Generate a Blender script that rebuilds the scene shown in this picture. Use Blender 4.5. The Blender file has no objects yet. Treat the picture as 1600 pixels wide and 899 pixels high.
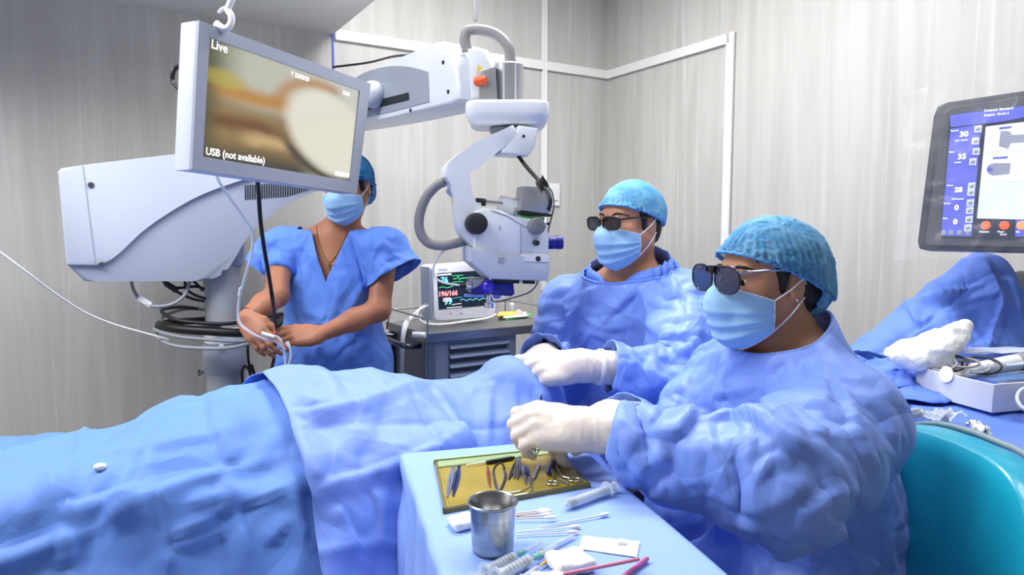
import bpy, bmesh, math, random
import numpy as np
from mathutils import Vector, Matrix, Euler

# ---------------------------------------------------------------- camera, world, lights, exposure
SC = bpy.context.scene
COL = SC.collection
FPX = 1067.0                      # focal length in pixels of the 1600 wide frame (24 mm lens)
PITCH = math.radians(4.9)
CAMZ = 1.30
cam_data = bpy.data.cameras.new('camera')
cam_data.sensor_width = 36.0
cam_data.lens = 36.0 * FPX / 1600.0
cam_data.clip_start = 0.02
cam = bpy.data.objects.new('camera', cam_data)
cam.location = (0, 0, CAMZ)
cam.rotation_euler = (math.radians(90) - PITCH, 0, 0)
COL.objects.link(cam)
SC.camera = cam

world = bpy.data.worlds.new('world')
SC.world = world
world.use_nodes = True
world.node_tree.nodes['Background'].inputs[0].default_value = (0.80, 0.88, 1.0, 1)
world.node_tree.nodes['Background'].inputs[1].default_value = 0.3

SC.view_settings.view_transform = 'Standard'
SC.view_settings.look = 'None'
SC.view_settings.exposure = 0.08
SC.view_settings.gamma = 1.0
SC.view_settings.use_curve_mapping = False

CEIL = 2.85
def area_light(name, loc, sx, sy, power, col=(1, 0.985, 0.97), rz=0.0):
    l = bpy.data.lights.new(name, 'AREA')
    l.shape = 'RECTANGLE'; l.size = sx; l.size_y = sy
    l.energy = power; l.color = col
    o = bpy.data.objects.new(name, l)
    o.location = loc; o.rotation_euler = (0, 0, rz)
    COL.objects.link(o)
    return o
# recessed ceiling panels (each has a luminaire frame built further down)
PANELS = [((0.05, 2.45, CEIL - 0.035), 1.15, 0.55, 46), ((0.95, 1.35, CEIL - 0.035), 1.15, 0.55, 15), ((-1.25, 1.05, CEIL - 0.035), 1.15, 0.55, 30), ((-2.35, 0.95, CEIL - 0.035), 1.15, 0.55, 40)]  # last panel is an added fill light that brightens the left wall
for i_, (l_, sx_, sy_, p_) in enumerate(PANELS):
    area_light('ceiling_lamp', l_, sx_, sy_, p_, (0.98, 0.985, 1.0), math.radians(0))

# ---------------------------------------------------------------- pixel helpers: where a sight line meets a plane of the room
_cp, _sp = math.cos(PITCH), math.sin(PITCH)
def ray(px, py):
    a = (px - 800.0) / FPX; b = -(py - 449.5) / FPX
    return Vector((a, _cp + b * _sp, -_sp + b * _cp))
def P(px, py, Y):
    d = ray(px, py); t = Y / d.y
    return Vector((0, 0, CAMZ)) + d * t
def Pz(px, py, z):
    d = ray(px, py); t = (z - CAMZ) / d.z
    return Vector((0, 0, CAMZ)) + d * t
def Pp(px, py, o, n):
    d = ray(px, py); c = Vector((0, 0, CAMZ))
    t = (Vector(o) - c).dot(Vector(n)) / d.dot(Vector(n))
    return c + d * t
def V(*a): return Vector(a)
RNG = np.random.default_rng(7)
random.seed(7)

# ---------------------------------------------------------------- materials
def lin(c):
    return tuple(((x / 255.0) / 12.92 if x / 255.0 <= 0.04045 else ((x / 255.0 + 0.055) / 1.055) ** 2.4) for x in c)
MATS = {}
def mat(name, rgb, rough=0.5, metal=0.0, spec=0.5, alpha=1.0, trans=0.0, noise=0.0, nscale=20.0, bump=0.0, bscale=60.0, bdist=0.002,
        coat=0.0, emit=None, estr=0.0, sss=0.0, sheen=0.0, rgb2=None, stretch=(1, 1, 1), ior=1.45, crease=None):
    m = bpy.data.materials.new(name); m.use_nodes = True
    nt = m.node_tree; b = nt.nodes['Principled BSDF']
    c = (*lin(rgb), 1)
    b.inputs['Base Color'].default_value = c
    b.inputs['Roughness'].default_value = rough
    b.inputs['Metallic'].default_value = metal
    b.inputs['Specular IOR Level'].default_value = spec
    b.inputs['Alpha'].default_value = alpha
    b.inputs['Transmission Weight'].default_value = trans
    b.inputs['Coat Weight'].default_value = coat
    b.inputs['IOR'].default_value = ior
    b.inputs['Sheen Weight'].default_value = sheen
    if sss:
        b.inputs['Subsurface Weight'].default_value = sss
        b.inputs['Subsurface Radius'].default_value = (0.012, 0.005, 0.003)
        b.inputs['Subsurface Scale'].default_value = 0.6
    if emit:
        b.inputs['Emission Color'].default_value = (*lin(emit), 1)
        b.inputs['Emission Strength'].default_value = estr
    if noise or rgb2 or bump:
        tc = nt.nodes.new('ShaderNodeTexCoord'); mp = nt.nodes.new('ShaderNodeMapping')
        mp.inputs['Scale'].default_value = stretch
        nt.links.new(tc.outputs['Object'], mp.inputs['Vector'])
    if noise or rgb2:
        n = nt.nodes.new('ShaderNodeTexNoise'); n.inputs['Scale'].default_value = nscale; n.inputs['Detail'].default_value = 4
        nt.links.new(mp.outputs[0], n.inputs['Vector'])
        mx = nt.nodes.new('ShaderNodeMix'); mx.data_type = 'RGBA'
        mx.inputs[6].default_value = c
        d2 = rgb2 if rgb2 else tuple(max(0, x * (1 - noise)) for x in rgb)
        mx.inputs[7].default_value = (*lin(d2), 1)
        rp = nt.nodes.new('ShaderNodeMapRange'); rp.inputs[1].default_value = 0.35; rp.inputs[2].default_value = 0.65
        nt.links.new(n.outputs[0], rp.inputs[0]); nt.links.new(rp.outputs[0], mx.inputs[0])
        nt.links.new(mx.outputs[2], b.inputs['Base Color'])
    if bump:
        n2 = nt.nodes.new('ShaderNodeTexNoise'); n2.inputs['Scale'].default_value = bscale; n2.inputs['Detail'].default_value = 5
        nt.links.new(mp.outputs[0], n2.inputs['Vector'])
        bp = nt.nodes.new('ShaderNodeBump'); bp.inputs['Strength'].default_value = bump; bp.inputs['Distance'].default_value = bdist
        nt.links.new(n2.outputs[0], bp.inputs['Height']); nt.links.new(bp.outputs[0], b.inputs['Normal'])
    if crease:                                                      # creased nonwoven sheet: fine relief only
        sc_, st_, di_ = crease
        tc = nt.nodes.new('ShaderNodeTexCoord')
        nz = nt.nodes.new('ShaderNodeTexNoise'); nz.inputs['Scale'].default_value = sc_ * .8; nz.inputs['Detail'].default_value = 2
        nt.links.new(tc.outputs['Object'], nz.inputs['Vector'])
        ad = nt.nodes.new('ShaderNodeVectorMath'); ad.operation = 'MULTIPLY_ADD'; ad.inputs[1].default_value = (.16,) * 3
        nt.links.new(nz.outputs[1], ad.inputs[0]); nt.links.new(tc.outputs['Object'], ad.inputs[2])
        prev = None
        for k_, (q_, w_) in enumerate(((1.0, 1.0), (2.1, .28))):
            vo = nt.nodes.new('ShaderNodeTexVoronoi'); vo.feature = 'F2' if k_ == 0 else 'DISTANCE_TO_EDGE'; vo.inputs['Scale'].default_value = sc_ * q_
            nt.links.new(ad.outputs[0], vo.inputs['Vector'])
            bp = nt.nodes.new('ShaderNodeBump'); bp.inputs['Strength'].default_value = st_ * w_; bp.inputs['Distance'].default_value = di_
            nt.links.new(vo.outputs['Distance'], bp.inputs['Height'])
            if prev: nt.links.new(prev, bp.inputs['Normal'])
            prev = bp.outputs[0]
        nt.links.new(prev, b.inputs['Normal'])
    MATS[name] = m
    return m

def wall_mat(name, base, streak, dark):
    """light grey laminate with a vertical grain"""
    m = bpy.data.materials.new(name); m.use_nodes = True
    nt = m.node_tree; b = nt.nodes['Principled BSDF']; L = nt.links.new
    tc = nt.nodes.new('ShaderNodeTexCoord')
    def noise(scale, sc, det, dist, rough=0.6):
        mp = nt.nodes.new('ShaderNodeMapping'); mp.inputs['Scale'].default_value = sc
        L(tc.outputs['Object'], mp.inputs['Vector'])
        n = nt.nodes.new('ShaderNodeTexNoise'); n.inputs['Scale'].default_value = scale; n.inputs['Detail'].default_value = det
        n.inputs['Distortion'].default_value = dist; n.inputs['Roughness'].default_value = rough
        L(mp.outputs[0], n.inputs['Vector'])
        return n.outputs[0]
    def ramp(src, a, c):
        r = nt.nodes.new('ShaderNodeMapRange'); r.inputs[1].default_value = a; r.inputs[2].default_value = c
        L(src, r.inputs[0]); return r.outputs[0]
    def mix(f, a, c):
        x = nt.nodes.new('ShaderNodeMix'); x.data_type = 'RGBA'
        L(f, x.inputs[0])
        for i, v in ((6, a), (7, c)):
            if isinstance(v, tuple): x.inputs[i].default_value = (*lin(v), 1)
            else: L(v, x.inputs[i])
        return x.outputs[2]
    c1 = mix(ramp(noise(1.0, (9, 9, 0.55), 6, 0.6), 0.38, 0.66), base, dark)
    c2 = mix(ramp(noise(1.0, (14, 14, 0.6), 5, 1.2), 0.56, 0.80), c1, streak)
    c3 = mix(ramp(noise(1.0, (90, 90, 2.5), 3, 0.2), 0.55, 0.9), c2, dark)
    L(c3, b.inputs['Base Color'])
    b.inputs['Roughness'].default_value = 0.45
    b.inputs['Specular IOR Level'].default_value = 0.35
    MATS[name] = m
    return m

wall_mat('laminate', (199, 197, 192), (214, 212, 208), (184, 181, 176))
mat('ceiling_paint', (206, 204, 200), 0.7)
mat('floor_vinyl', (150, 152, 152), 0.35, noise=0.12, nscale=6)
mat('white_pvc', (232, 232, 230), 0.4)
mat('blue_line', (70, 90, 190), 0.5)
mat('lamp_diffuser', (250, 250, 250), 0.5, emit=(255, 255, 255), estr=3.0)

# ---------------------------------------------------------------- object helpers
def link(name, me, parent=None, material=None, smooth=False):
    o = bpy.data.objects.new(name, me)
    COL.objects.link(o)
    if parent is not None: o.parent = parent
    if material: me.materials.append(MATS[material])
    if smooth:
        for p in me.polygons: p.use_smooth = True
    return o
def obj(name, bm, material=None, parent=None, smooth=False):
    me = bpy.data.meshes.new(name)
    bmesh.ops.recalc_face_normals(bm, faces=bm.faces[:]) if not getattr(bm, 'keep', False) else None
    bm.to_mesh(me); bm.free()
    return link(name, me, parent, material, smooth)
def tag(o, label, cat, group=None):
    o['label'] = label; o['category'] = cat
    if group: o['group'] = group
    return o
def thing(name, label, cat, group=None, loc=(0, 0, 0)):
    o = bpy.data.objects.new(name, None); o.empty_display_size = 0.05
    COL.objects.link(o); o.location = loc
    return tag(o, label, cat, group)
def struct(o):
    o['kind'] = 'structure'; return o
def autosmooth(o, deg=35):
    me = o.data
    for p in me.polygons: p.use_smooth = True
    me.set_sharp_from_angle(angle=math.radians(deg))
    return o
def frame(n):
    """two unit vectors across n"""
    n = Vector(n).normalized()
    a = Vector((0, 0, 1)) if abs(n.z) < 0.9 else Vector((1, 0, 0))
    u = n.cross(a).normalized(); v = n.cross(u).normalized()
    return u, v
def b_box(bm, c, s, M=None, bev=0.0, seg=2):
    """box with centre c and full size s; M is a 3x3 whose columns are the box axes"""
    r = bmesh.ops.create_cube(bm, size=1.0)
    vs = r['verts']
    M = M if M is not None else Matrix.Identity(3)
    for v in vs:
        v.co = Vector(c) + M @ Vector((v.co.x * s[0], v.co.y * s[1], v.co.z * s[2]))
    if bev:
        es = list({e for v in vs for e in v.link_edges})
        bmesh.ops.bevel(bm, geom=es, offset=bev, segments=seg, profile=0.5, affect='EDGES')
def b_lathe(bm, prof, origin=(0, 0, 0), axis=(0, 0, 1), seg=24, caps=True):
    """prof: list of (radius, height) along axis"""
    ax = Vector(axis).normalized(); u, v = frame(ax); o = Vector(origin)
    rings = []
    for r, h in prof:
        rings.append([bm.verts.new(o + ax * h + (u * math.cos(t) + v * math.sin(t)) * r) for t in [2 * math.pi * k / seg for k in range(seg)]])
    for a, c in zip(rings[:-1], rings[1:]):
        for k in range(seg):
            bm.faces.new((a[k], a[(k + 1) % seg], c[(k + 1) % seg], c[k]))
    if caps:
        bm.faces.new(rings[0][::-1]); bm.faces.new(rings[-1])
def smooth_path(pts, n=6):
    """Catmull-Rom through points"""
    pts = [Vector(p) for p in pts]
    if len(pts) < 3: return pts
    q = [pts[0] * 2 - pts[1]] + pts + [pts[-1] * 2 - pts[-2]]
    out = []
    for i in range(1, len(q) - 2):
        p0, p1, p2, p3 = q[i - 1], q[i], q[i + 1], q[i + 2]
        for k in range(n):
            t = k / n
            out.append(0.5 * ((2 * p1) + (p2 - p0) * t + (2 * p0 - 5 * p1 + 4 * p2 - p3) * t * t + (3 * p1 - p0 - 3 * p2 + p3) * t ** 3))
    out.append(pts[-1])
    return out
def b_tube(bm, pts, r, seg=8, n=6, closed=False, smooth=True):
    """tube along a path; r a number or one radius per given point"""
    ps = smooth_path(pts, n) if smooth else [Vector(p) for p in pts]
    m = len(ps)
    if isinstance(r, (int, float)): rs = [r] * m
    else:
        rs = [float(np.interp(i / (m - 1) * (len(r) - 1), range(len(r)), r)) for i in range(m)]
    t0 = (ps[1] - ps[0]).normalized(); u, v = frame(t0)
    rings = []
    for i in range(m):
        t = (ps[min(i + 1, m - 1)] - ps[max(i - 1, 0)])
        if t.length < 1e-9: t = t0
        t = t.normalized()
        u = (u - t * u.dot(t))
        if u.length < 1e-6: u, v = frame(t)
        u.normalize(); v = t.cross(u)
        rings.append([bm.verts.new(ps[i] + (u * math.cos(a) + v * math.sin(a)) * rs[i]) for a in [2 * math.pi * k / seg for k in range(seg)]])
    for a, c in zip(rings[:-1], rings[1:]):
        for k in range(seg):
            bm.faces.new((a[k], a[(k + 1) % seg], c[(k + 1) % seg], c[k]))
    bm.faces.new(rings[0][::-1]); bm.faces.new(rings[-1])
def tube(name, pts, r, material, parent=None, seg=8, n=6, smooth=True):
    bm = bmesh.new(); b_tube(bm, pts, r, seg, n, smooth=smooth)
    o = obj(name, bm, material, parent); return autosmooth(o, 50)
def lathe(name, prof, origin, axis, material, parent=None, seg=24, caps=True, ang=35):
    bm = bmesh.new(); b_lathe(bm, prof, origin, axis, seg, caps)
    return autosmooth(obj(name, bm, material, parent), ang)
def box(name, c, s, material, parent=None, M=None, bev=0.0, seg=2):
    bm = bmesh.new(); b_box(bm, c, s, M, bev, seg)
    o = obj(name, bm, material, parent)
    return autosmooth(o, 40) if bev else o
def rotz(a): return Matrix.Rotation(a, 3, 'Z')
def axes(x, y, z):
    """3x3 with the given columns"""
    return Matrix((x, y, z)).transposed()
def b_prism(bm, pts, nvec, thick, bev=0.0, seg=3):
    """extrude a closed outline (3D points in a plane) by thick along nvec, centred on the outline's plane"""
    nvec = Vector(nvec).normalized()
    a = [bm.verts.new(Vector(p) - nvec * thick * 0.5) for p in pts]
    c = [bm.verts.new(Vector(p) + nvec * thick * 0.5) for p in pts]
    f1 = bm.faces.new(a[::-1]); f2 = bm.faces.new(c)
    k = len(pts)
    for i in range(k):
        bm.faces.new((a[i], a[(i + 1) % k], c[(i + 1) % k], c[i]))
    if bev:
        es = list(set(f1.edges) | set(f2.edges))
        bmesh.ops.bevel(bm, geom=es, offset=bev, segments=seg, profile=0.5, affect='EDGES', clamp_overlap=True)
def prism(name, pts, nvec, thick, material, parent=None, bev=0.0, seg=3, ang=30):
    bm = bmesh.new(); b_prism(bm, pts, nvec, thick, bev, seg)
    bmesh.ops.triangulate(bm, faces=[f for f in bm.faces if len(f.verts) > 4])
    return autosmooth(obj(name, bm, material, parent), ang)
def text(name, s, size, origin, xdir, ydir, material, parent=None, align='LEFT', ext=0.0004, bold=0.0):
    cu = bpy.data.curves.new(name, 'FONT'); cu.body = s; cu.size = size; cu.align_x = align; cu.extrude = ext; cu.offset = bold
    cu.resolution_u = 3
    t = bpy.data.objects.new(name + '_tmp', cu); COL.objects.link(t)
    bpy.context.view_layer.update()
    dg = bpy.context.evaluated_depsgraph_get()
    me = bpy.data.meshes.new_from_object(t.evaluated_get(dg))
    bpy.data.objects.remove(t); bpy.data.curves.remove(cu)
    me.name = name
    x = Vector(xdir).normalized(); y = Vector(ydir).normalized(); z = x.cross(y)
    me.transform(Matrix.Translation(Vector(origin)) @ axes(x, y, z).to_4x4())
    me.materials.clear()
    return link(name, me, parent, material)
def copy_tree(o, parent=None):
    c = o.copy(); COL.objects.link(c)
    if parent is not None: c.parent = parent
    for ch in o.children: copy_tree(ch, c)
    return c
# ---------------------------------------------------------------- the room
YC = 4.2
C0 = P(950, 118, YC); HC = C0.z                              # corner of the two walls at the conduit's height
_l = Pz(520, 48, HC) - C0; _r = Pz(1145, 55, HC) - C0
_al = math.atan2(_l.y, _l.x); _ar = math.atan2(_r.y, _r.x)
_mid = 0.5 * ((_al % (2 * math.pi)) + (_ar % (2 * math.pi)))
E1 = Vector((math.cos(_mid - math.pi / 4), math.sin(_mid - math.pi / 4), 0))
E2 = Vector((math.cos(_mid + math.pi / 4), math.sin(_mid + math.pi / 4), 0))
if E1.x > 0: E1, E2 = E2, E1                                 # E1 runs along the back wall to the left, E2 along the right wall to the viewer
C0 = Vector((C0.x, C0.y, 0))
def R(a, c, z): return C0 + E1 * a + E2 * c + Vector((0, 0, z))
RM = axes(E1, E2, Vector((0, 0, 1)))
def rbox(name, a0, a1, c0, c1, z0, z1, material, parent=None, bev=0.0):
    return box(name, R((a0 + a1) / 2, (c0 + c1) / 2, (z0 + z1) / 2), (a1 - a0, c1 - c0, z1 - z0), material, parent, RM, bev)
def on_back(px, py): return Pp(px, py, C0, E2)
def on_right(px, py): return Pp(px, py, C0, E1)
L1, L2 = 5.0, 5.0
struct(rbox('floor', -0.1, L1 + .1, -0.1, L2 + .1, -0.1, 0, 'floor_vinyl'))
struct(rbox('ceiling', -0.1, L1 + .1, -0.1, L2 + .1, CEIL, CEIL + .1, 'ceiling_paint'))
struct(rbox('wall_back', -0.1, L1 + .1, -0.1, 0, 0, CEIL, 'laminate'))
struct(rbox('wall_right', -0.1, 0, 0, L2 + .1, 0, CEIL, 'laminate'))
struct(rbox('wall_left', L1, L1 + .1, 0, L2 + .1, 0, CEIL, 'laminate'))
struct(rbox('wall_front', 0, L1, L2, L2 + .1, 0, CEIL, 'laminate'))
# lowered ceiling over the left of the room
_s = on_back(520, 48) - C0
SOF = _s.dot(E1)
struct(rbox('trim_1', SOF, L1, 0, 0.75, HC, CEIL, 'ceiling_paint'))
o = rbox('trim_2', SOF - .002, SOF + .006, -0.004, 0.006, HC - 0.22, HC, 'blue_line'); struct(o)
# white conduits on the walls
a849 = (on_back(849, 200) - C0).dot(E1)
c1143 = (on_right(1144, 70) - C0).dot(E2)
zk = HC
struct(rbox('trim_3', 0.0, SOF - 0.01, 0.0, 0.018, zk - .02, zk + .02, 'white_pvc', bev=.004))
struct(rbox('trim_4', 0.0, 0.018, 0.018, c1143, zk - .02, zk + .02, 'white_pvc', bev=.004))
struct(rbox('trim_5', 0.0, 0.018, c1143 - .02, c1143 + .02, 0.0, zk + .02, 'white_pvc', bev=.004))
struct(rbox('trim_6', a849 - .012, a849 + .012, 0.0, 0.016, 0.95, CEIL, 'white_pvc', bev=.004))
struct(rbox('baseboard_back', 0.02, L1, 0.0, 0.014, 0, 0.09, 'white_pvc'))
struct(rbox('baseboard_right', 0.0, 0.014, 0.02, L2, 0, 0.09, 'white_pvc'))
# wall socket beside the vertical conduit
so = on_back(862, 304); a = (so - C0).dot(E1)
t = thing('wall_socket', 'white square wall socket at the foot of the vertical conduit behind the microscope', 'socket', loc=R(a, 0, so.z))
def loc_parent(o, par):
    """keep world place under a parent that sits at its own location"""
    o.data.transform(Matrix.Translation(-par.location)); o.parent = par; return o
loc_parent(rbox('cover_plate', a - .045, a + .045, 0, .012, so.z - .06, so.z + .06, 'white_pvc', bev=.004), t)
loc_parent(rbox('socket_face', a - .025, a + .025, .012, .02, so.z - .03, so.z + .03, 'white_pvc', bev=.003), t)
# ceiling luminaires around the lamps, the last one around the added light
LN_ = ['recessed white ceiling light panel above the microscope', 'recessed white ceiling light panel above the teal chair', "recessed white ceiling light panel above the patient's legs", 'recessed white ceiling light panel added to brighten the left wall']
for (l_, sx_, sy_, p_) in PANELS:
    t = thing('ceiling_light', LN_.pop(0), 'lamp', 'ceiling light panels', loc=(l_[0], l_[1], CEIL))
    bm = bmesh.new()
    for dx, dy, w, d in ((0, sy_ / 2 + .03, sx_ + .12, .05), (0, -sy_ / 2 - .03, sx_ + .12, .05), (sx_ / 2 + .035, 0, .05, sy_ + .01), (-sx_ / 2 - .035, 0, .05, sy_ + .01)):
        b_box(bm, (dx, dy, -.015), (w, d, .03))
    obj('frame', bm, 'white_pvc', t)
    box('diffuser', (0, 0, -.008), (sx_, sy_, .012), 'lamp_diffuser', t)
# ---------------------------------------------------------------- implicit surfaces for bodies and cloth
def A(v): return np.array(v, dtype=np.float64)
def nrm(v): v = A(v); return v / np.linalg.norm(v)
class Sdf:
    """smooth union of tapered limbs and ellipsoids, in order"""
    def __init__(s): s.p = []
    def cone(s, a, b, ra, rb, k=0.02, op=1): s.p.append(('c', A(a), A(b), ra, rb, k, op)); return s
    def ell(s, c, r, M=None, k=0.02, op=1): s.p.append(('e', A(c), A(r), np.eye(3) if M is None else A(M), 0, k, op)); return s
    def box(s, c, h, M=None, rad=0.01, k=0.01, op=1): s.p.append(('b', A(c), A(h), np.eye(3) if M is None else A(M), rad, k, op)); return s
    def one(s, q, P):
        if q[0] == 'c':
            a, b, ra, rb = q[1:5]; ab = b - a; pa = P - a
            t = np.clip(pa @ ab / max(ab @ ab, 1e-12), 0, 1)
            d = pa - t[:, None] * ab
            return np.sqrt(np.einsum('ij,ij->i', d, d)) - (ra + (rb - ra) * t)
        if q[0] == 'e':
            x = (P - q[1]) @ q[3]; r = q[2]
            k0 = np.sqrt(((x / r) ** 2).sum(1)); k1 = np.sqrt(((x / r ** 2) ** 2).sum(1))
            return np.where(k1 > 1e-9, k0 * (k0 - 1) / np.maximum(k1, 1e-9), -r.min())
        x = np.abs((P - q[1]) @ q[3]) - (q[2] - q[4])
        return np.sqrt((np.maximum(x, 0) ** 2).sum(1)) + np.minimum(x.max(1), 0) - q[4]
    def __call__(s, P):
        d = None
        for q in s.p:
            e = s.one(q, P); k, op = q[5], q[6]
            if d is None: d = e; continue
            if op == 1:
                h = np.maximum(k - np.abs(d - e), 0) / k
                d = np.minimum(d, e) - h * h * k * 0.25
            else:
                h = np.maximum(k - np.abs(d + e), 0) / k
                d = np.maximum(d, -e) + h * h * k * 0.25
        return d
    def bounds(s, pad):
        lo, hi = [], []
        for q in s.p:
            if q[6] < 0: continue
            if q[0] == 'c':
                r = max(q[3], q[4]); lo += [q[1] - r, q[2] - r]; hi += [q[1] + r, q[2] + r]
            else:
                r = np.linalg.norm(q[2]) if q[0] == 'b' else q[2].max(); lo.append(q[1] - r); hi.append(q[1] + r)
        return np.min(lo, 0) - pad, np.max(hi, 0) + pad
    def near(s, c, rad):
        """only the pieces that can matter within rad of c"""
        c = A(c)[None]; t = Sdf(); d = [float(s.one(q, c)[0]) for q in s.p]
        best = min(x for x, q in zip(d, s.p) if q[6] > 0)
        t.p = [q for x, q in zip(d, s.p) if x < 1.3 * rad + q[5] * .6 or x <= best + 1e-9]
        if t.p[0][6] < 0: return s
        return t
def by_region(f, P, cell=.14):
    """evaluate f piecewise so that each region only meets its own primitives"""
    if not isinstance(f, Sdf) or len(f.p) < 12 or len(P) < 3000: return f(P)
    key = np.floor(P / cell).astype(np.int64); k = (key[:, 0] * 4099 + key[:, 1]) * 4099 + key[:, 2]
    o = np.argsort(k, kind='stable'); ks = k[o]; cut = np.flatnonzero(np.diff(ks)) + 1
    out = np.empty(len(P))
    for g in np.split(o, cut):
        Q = P[g]; lo_, hi_ = Q.min(0), Q.max(0); c = (lo_ + hi_) / 2
        out[g] = f.near(c, np.linalg.norm(hi_ - lo_) / 2 + .03)(Q)
    return out
def grad(f, P, e=5e-4):
    g = np.empty_like(P)
    for i in range(3):
        d = np.zeros(3); d[i] = e
        g[:, i] = by_region(f, P + d) - by_region(f, P - d)
    return g / np.maximum(np.linalg.norm(g, axis=1, keepdims=True), 1e-9)
def surfnet(f, lo, hi, h, project=1):
    """dual surface of f = 0 on a grid of step h: vertices and quads"""
    lo, hi = A(lo), A(hi)
    n = np.ceil((hi - lo) / h).astype(int) + 1
    B = 6
    nb = (n + B - 1) // B
    bi = np.stack(np.meshgrid(*[np.arange(k) for k in nb], indexing='ij'), -1).reshape(-1, 3)
    d = f(lo + (bi * B + (B - 1) / 2) * h)
    act = np.abs(d) < B * h * 1.25
    N = nb * B
    D = np.empty(N, dtype=np.float32)
    D.reshape(nb[0], B, nb[1], B, nb[2], B)[:] = np.where(d < 0, -1, 1).reshape(nb[0], 1, nb[1], 1, nb[2], 1)
    off = np.stack(np.meshgrid(*[np.arange(B)] * 3, indexing='ij'), -1).reshape(-1, 3)
    idx = (bi[act][:, None, :] * B + off[None]).reshape(-1, 3)
    D[idx[:, 0], idx[:, 1], idx[:, 2]] = by_region(f, lo + idx * h)
    S = D < 0
    c = np.zeros(tuple(N - 1), dtype=np.int8)
    for dx in (0, 1):
        for dy in (0, 1):
            for dz in (0, 1):
                c += S[dx:N[0] - 1 + dx, dy:N[1] - 1 + dy, dz:N[2] - 1 + dz]
    cells = np.argwhere((c > 0) & (c < 8))
    vid = -np.ones(tuple(N - 1), dtype=np.int64)
    vid[cells[:, 0], cells[:, 1], cells[:, 2]] = np.arange(len(cells))
    acc = np.zeros((len(cells), 3)); cnt = np.zeros(len(cells))
    for ax in range(3):
        o1, o2 = [a for a in range(3) if a != ax]
        for i in (0, 1):
            for j in (0, 1):
                p = cells.copy(); p[:, o1] += i; p[:, o2] += j
                q = p.copy(); q[:, ax] += 1
                a = D[p[:, 0], p[:, 1], p[:, 2]]; b = D[q[:, 0], q[:, 1], q[:, 2]]
                m = (a < 0) != (b < 0)
                t = np.where(m, a / np.where(m, a - b, 1), 0)
                pt = p.astype(float); pt[:, ax] += t
                acc[m] += pt[m]; cnt[m] += 1
    Vt = lo + acc / cnt[:, None] * h
    quads = []
    for ax in range(3):
        o1, o2 = (ax + 1) % 3, (ax + 2) % 3
        sl0 = [slice(None)] * 3; sl1 = [slice(None)] * 3
        sl0[ax] = slice(0, N[ax] - 1); sl1[ax] = slice(1, N[ax])
        m = S[tuple(sl0)] != S[tuple(sl1)]
        e = np.argwhere(m)
        e = e[(e[:, o1] > 0) & (e[:, o2] > 0) & (e[:, o1] < N[o1] - 1) & (e[:, o2] < N[o2] - 1)]
        ins = S[e[:, 0], e[:, 1], e[:, 2]]
        def g(a, b):
            q = e.copy(); q[:, o1] -= a; q[:, o2] -= b
            return vid[q[:, 0], q[:, 1], q[:, 2]]
        q = np.stack([g(1, 1), g(0, 1), g(0, 0), g(1, 0)], 1)
        q[~ins] = q[~ins][:, ::-1]
        quads.append(q)
    F = np.concatenate(quads)
    for _ in range(project):
        gg = grad(f, Vt); dd = np.clip(by_region(f, Vt), -h, h)
        Vt = Vt - gg * dd[:, None] * 0.9
    return Vt, F
def mesh_np(name, Vt, F, material=None, parent=None, smooth=True):
    me = bpy.data.meshes.new(name)
    F = np.asarray(F)
    me.vertices.add(len(Vt)); me.vertices.foreach_set('co', np.asarray(Vt, dtype=np.float32).ravel())
    k = F.shape[1]
    me.loops.add(F.size); me.loops.foreach_set('vertex_index', F.astype(np.int32).ravel())
    me.polygons.add(len(F)); me.polygons.foreach_set('loop_start', np.arange(0, F.size, k, dtype=np.int32))
    me.update(calc_edges=True); me.validate()
    return link(name, me, parent, material, smooth)
def vnormals(Vt, F):
    n = np.zeros_like(Vt)
    a, b, c = Vt[F[:, 0]], Vt[F[:, 1]], Vt[F[:, 2]]
    fn = np.cross(b - a, c - a)
    if F.shape[1] == 4: fn = fn + np.cross(c - a, Vt[F[:, 3]] - a)
    for i in range(F.shape[1]):
        for j in range(3): n[:, j] += np.bincount(F[:, i], fn[:, j], len(Vt))
    return n / np.maximum(np.linalg.norm(n, axis=1, keepdims=True), 1e-12)
def edges_of(F, diag=True):
    k = F.shape[1]
    E = [F[:, [i, (i + 1) % k]] for i in range(k)]
    if diag and k == 4: E += [F[:, [0, 2]], F[:, [1, 3]]]
    E = np.sort(np.concatenate(E), 1)
    return np.unique(E, axis=0)
# value noise, smooth and repeatable
_NT = RNG.random((32, 32, 32))
def vnoise(P):
    i = np.floor(P).astype(int); f = P - i; f = f * f * (3 - 2 * f)
    r = 0
    for dx in (0, 1):
        for dy in (0, 1):
            for dz in (0, 1):
                w = (f[:, 0] if dx else 1 - f[:, 0]) * (f[:, 1] if dy else 1 - f[:, 1]) * (f[:, 2] if dz else 1 - f[:, 2])
                r = r + w * _NT[(i[:, 0] + dx) % 32, (i[:, 1] + dy) % 32, (i[:, 2] + dz) % 32]
    return r * 2 - 1
def fbm(P, o=3): return sum(vnoise(P * 2 ** i + 7.3 * i) / 2 ** i for i in range(o))
def ridge(P, o=2):
    return sum((1 - 2 * np.abs(vnoise(P * 2 ** i + 3.7 * i))) / 2 ** i for i in range(o))
def facets(P, seed=0.0, period=.10, n=5):
    """stiff sheet bends: flat facets meeting in sharp local creases, roughly -1..1"""
    r = np.random.default_rng(int(seed * 10) + 3); h = np.zeros(len(P))
    for k in range(n):
        d = r.normal(size=3); d[2] *= .55; d /= np.linalg.norm(d)
        x = P @ d / (period * (.8 + .7 * r.random())) + .30 * vnoise(P * 5 + 3.1 * k + seed) + r.random()
        tri = 2 * np.abs(x - np.floor(x) - .5)
        m = np.clip(vnoise(P * 4.5 + 5.7 * k + seed * 1.3) * 2.2 + .25, 0, 1)
        h += (tri - .5) * m
    return h
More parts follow.
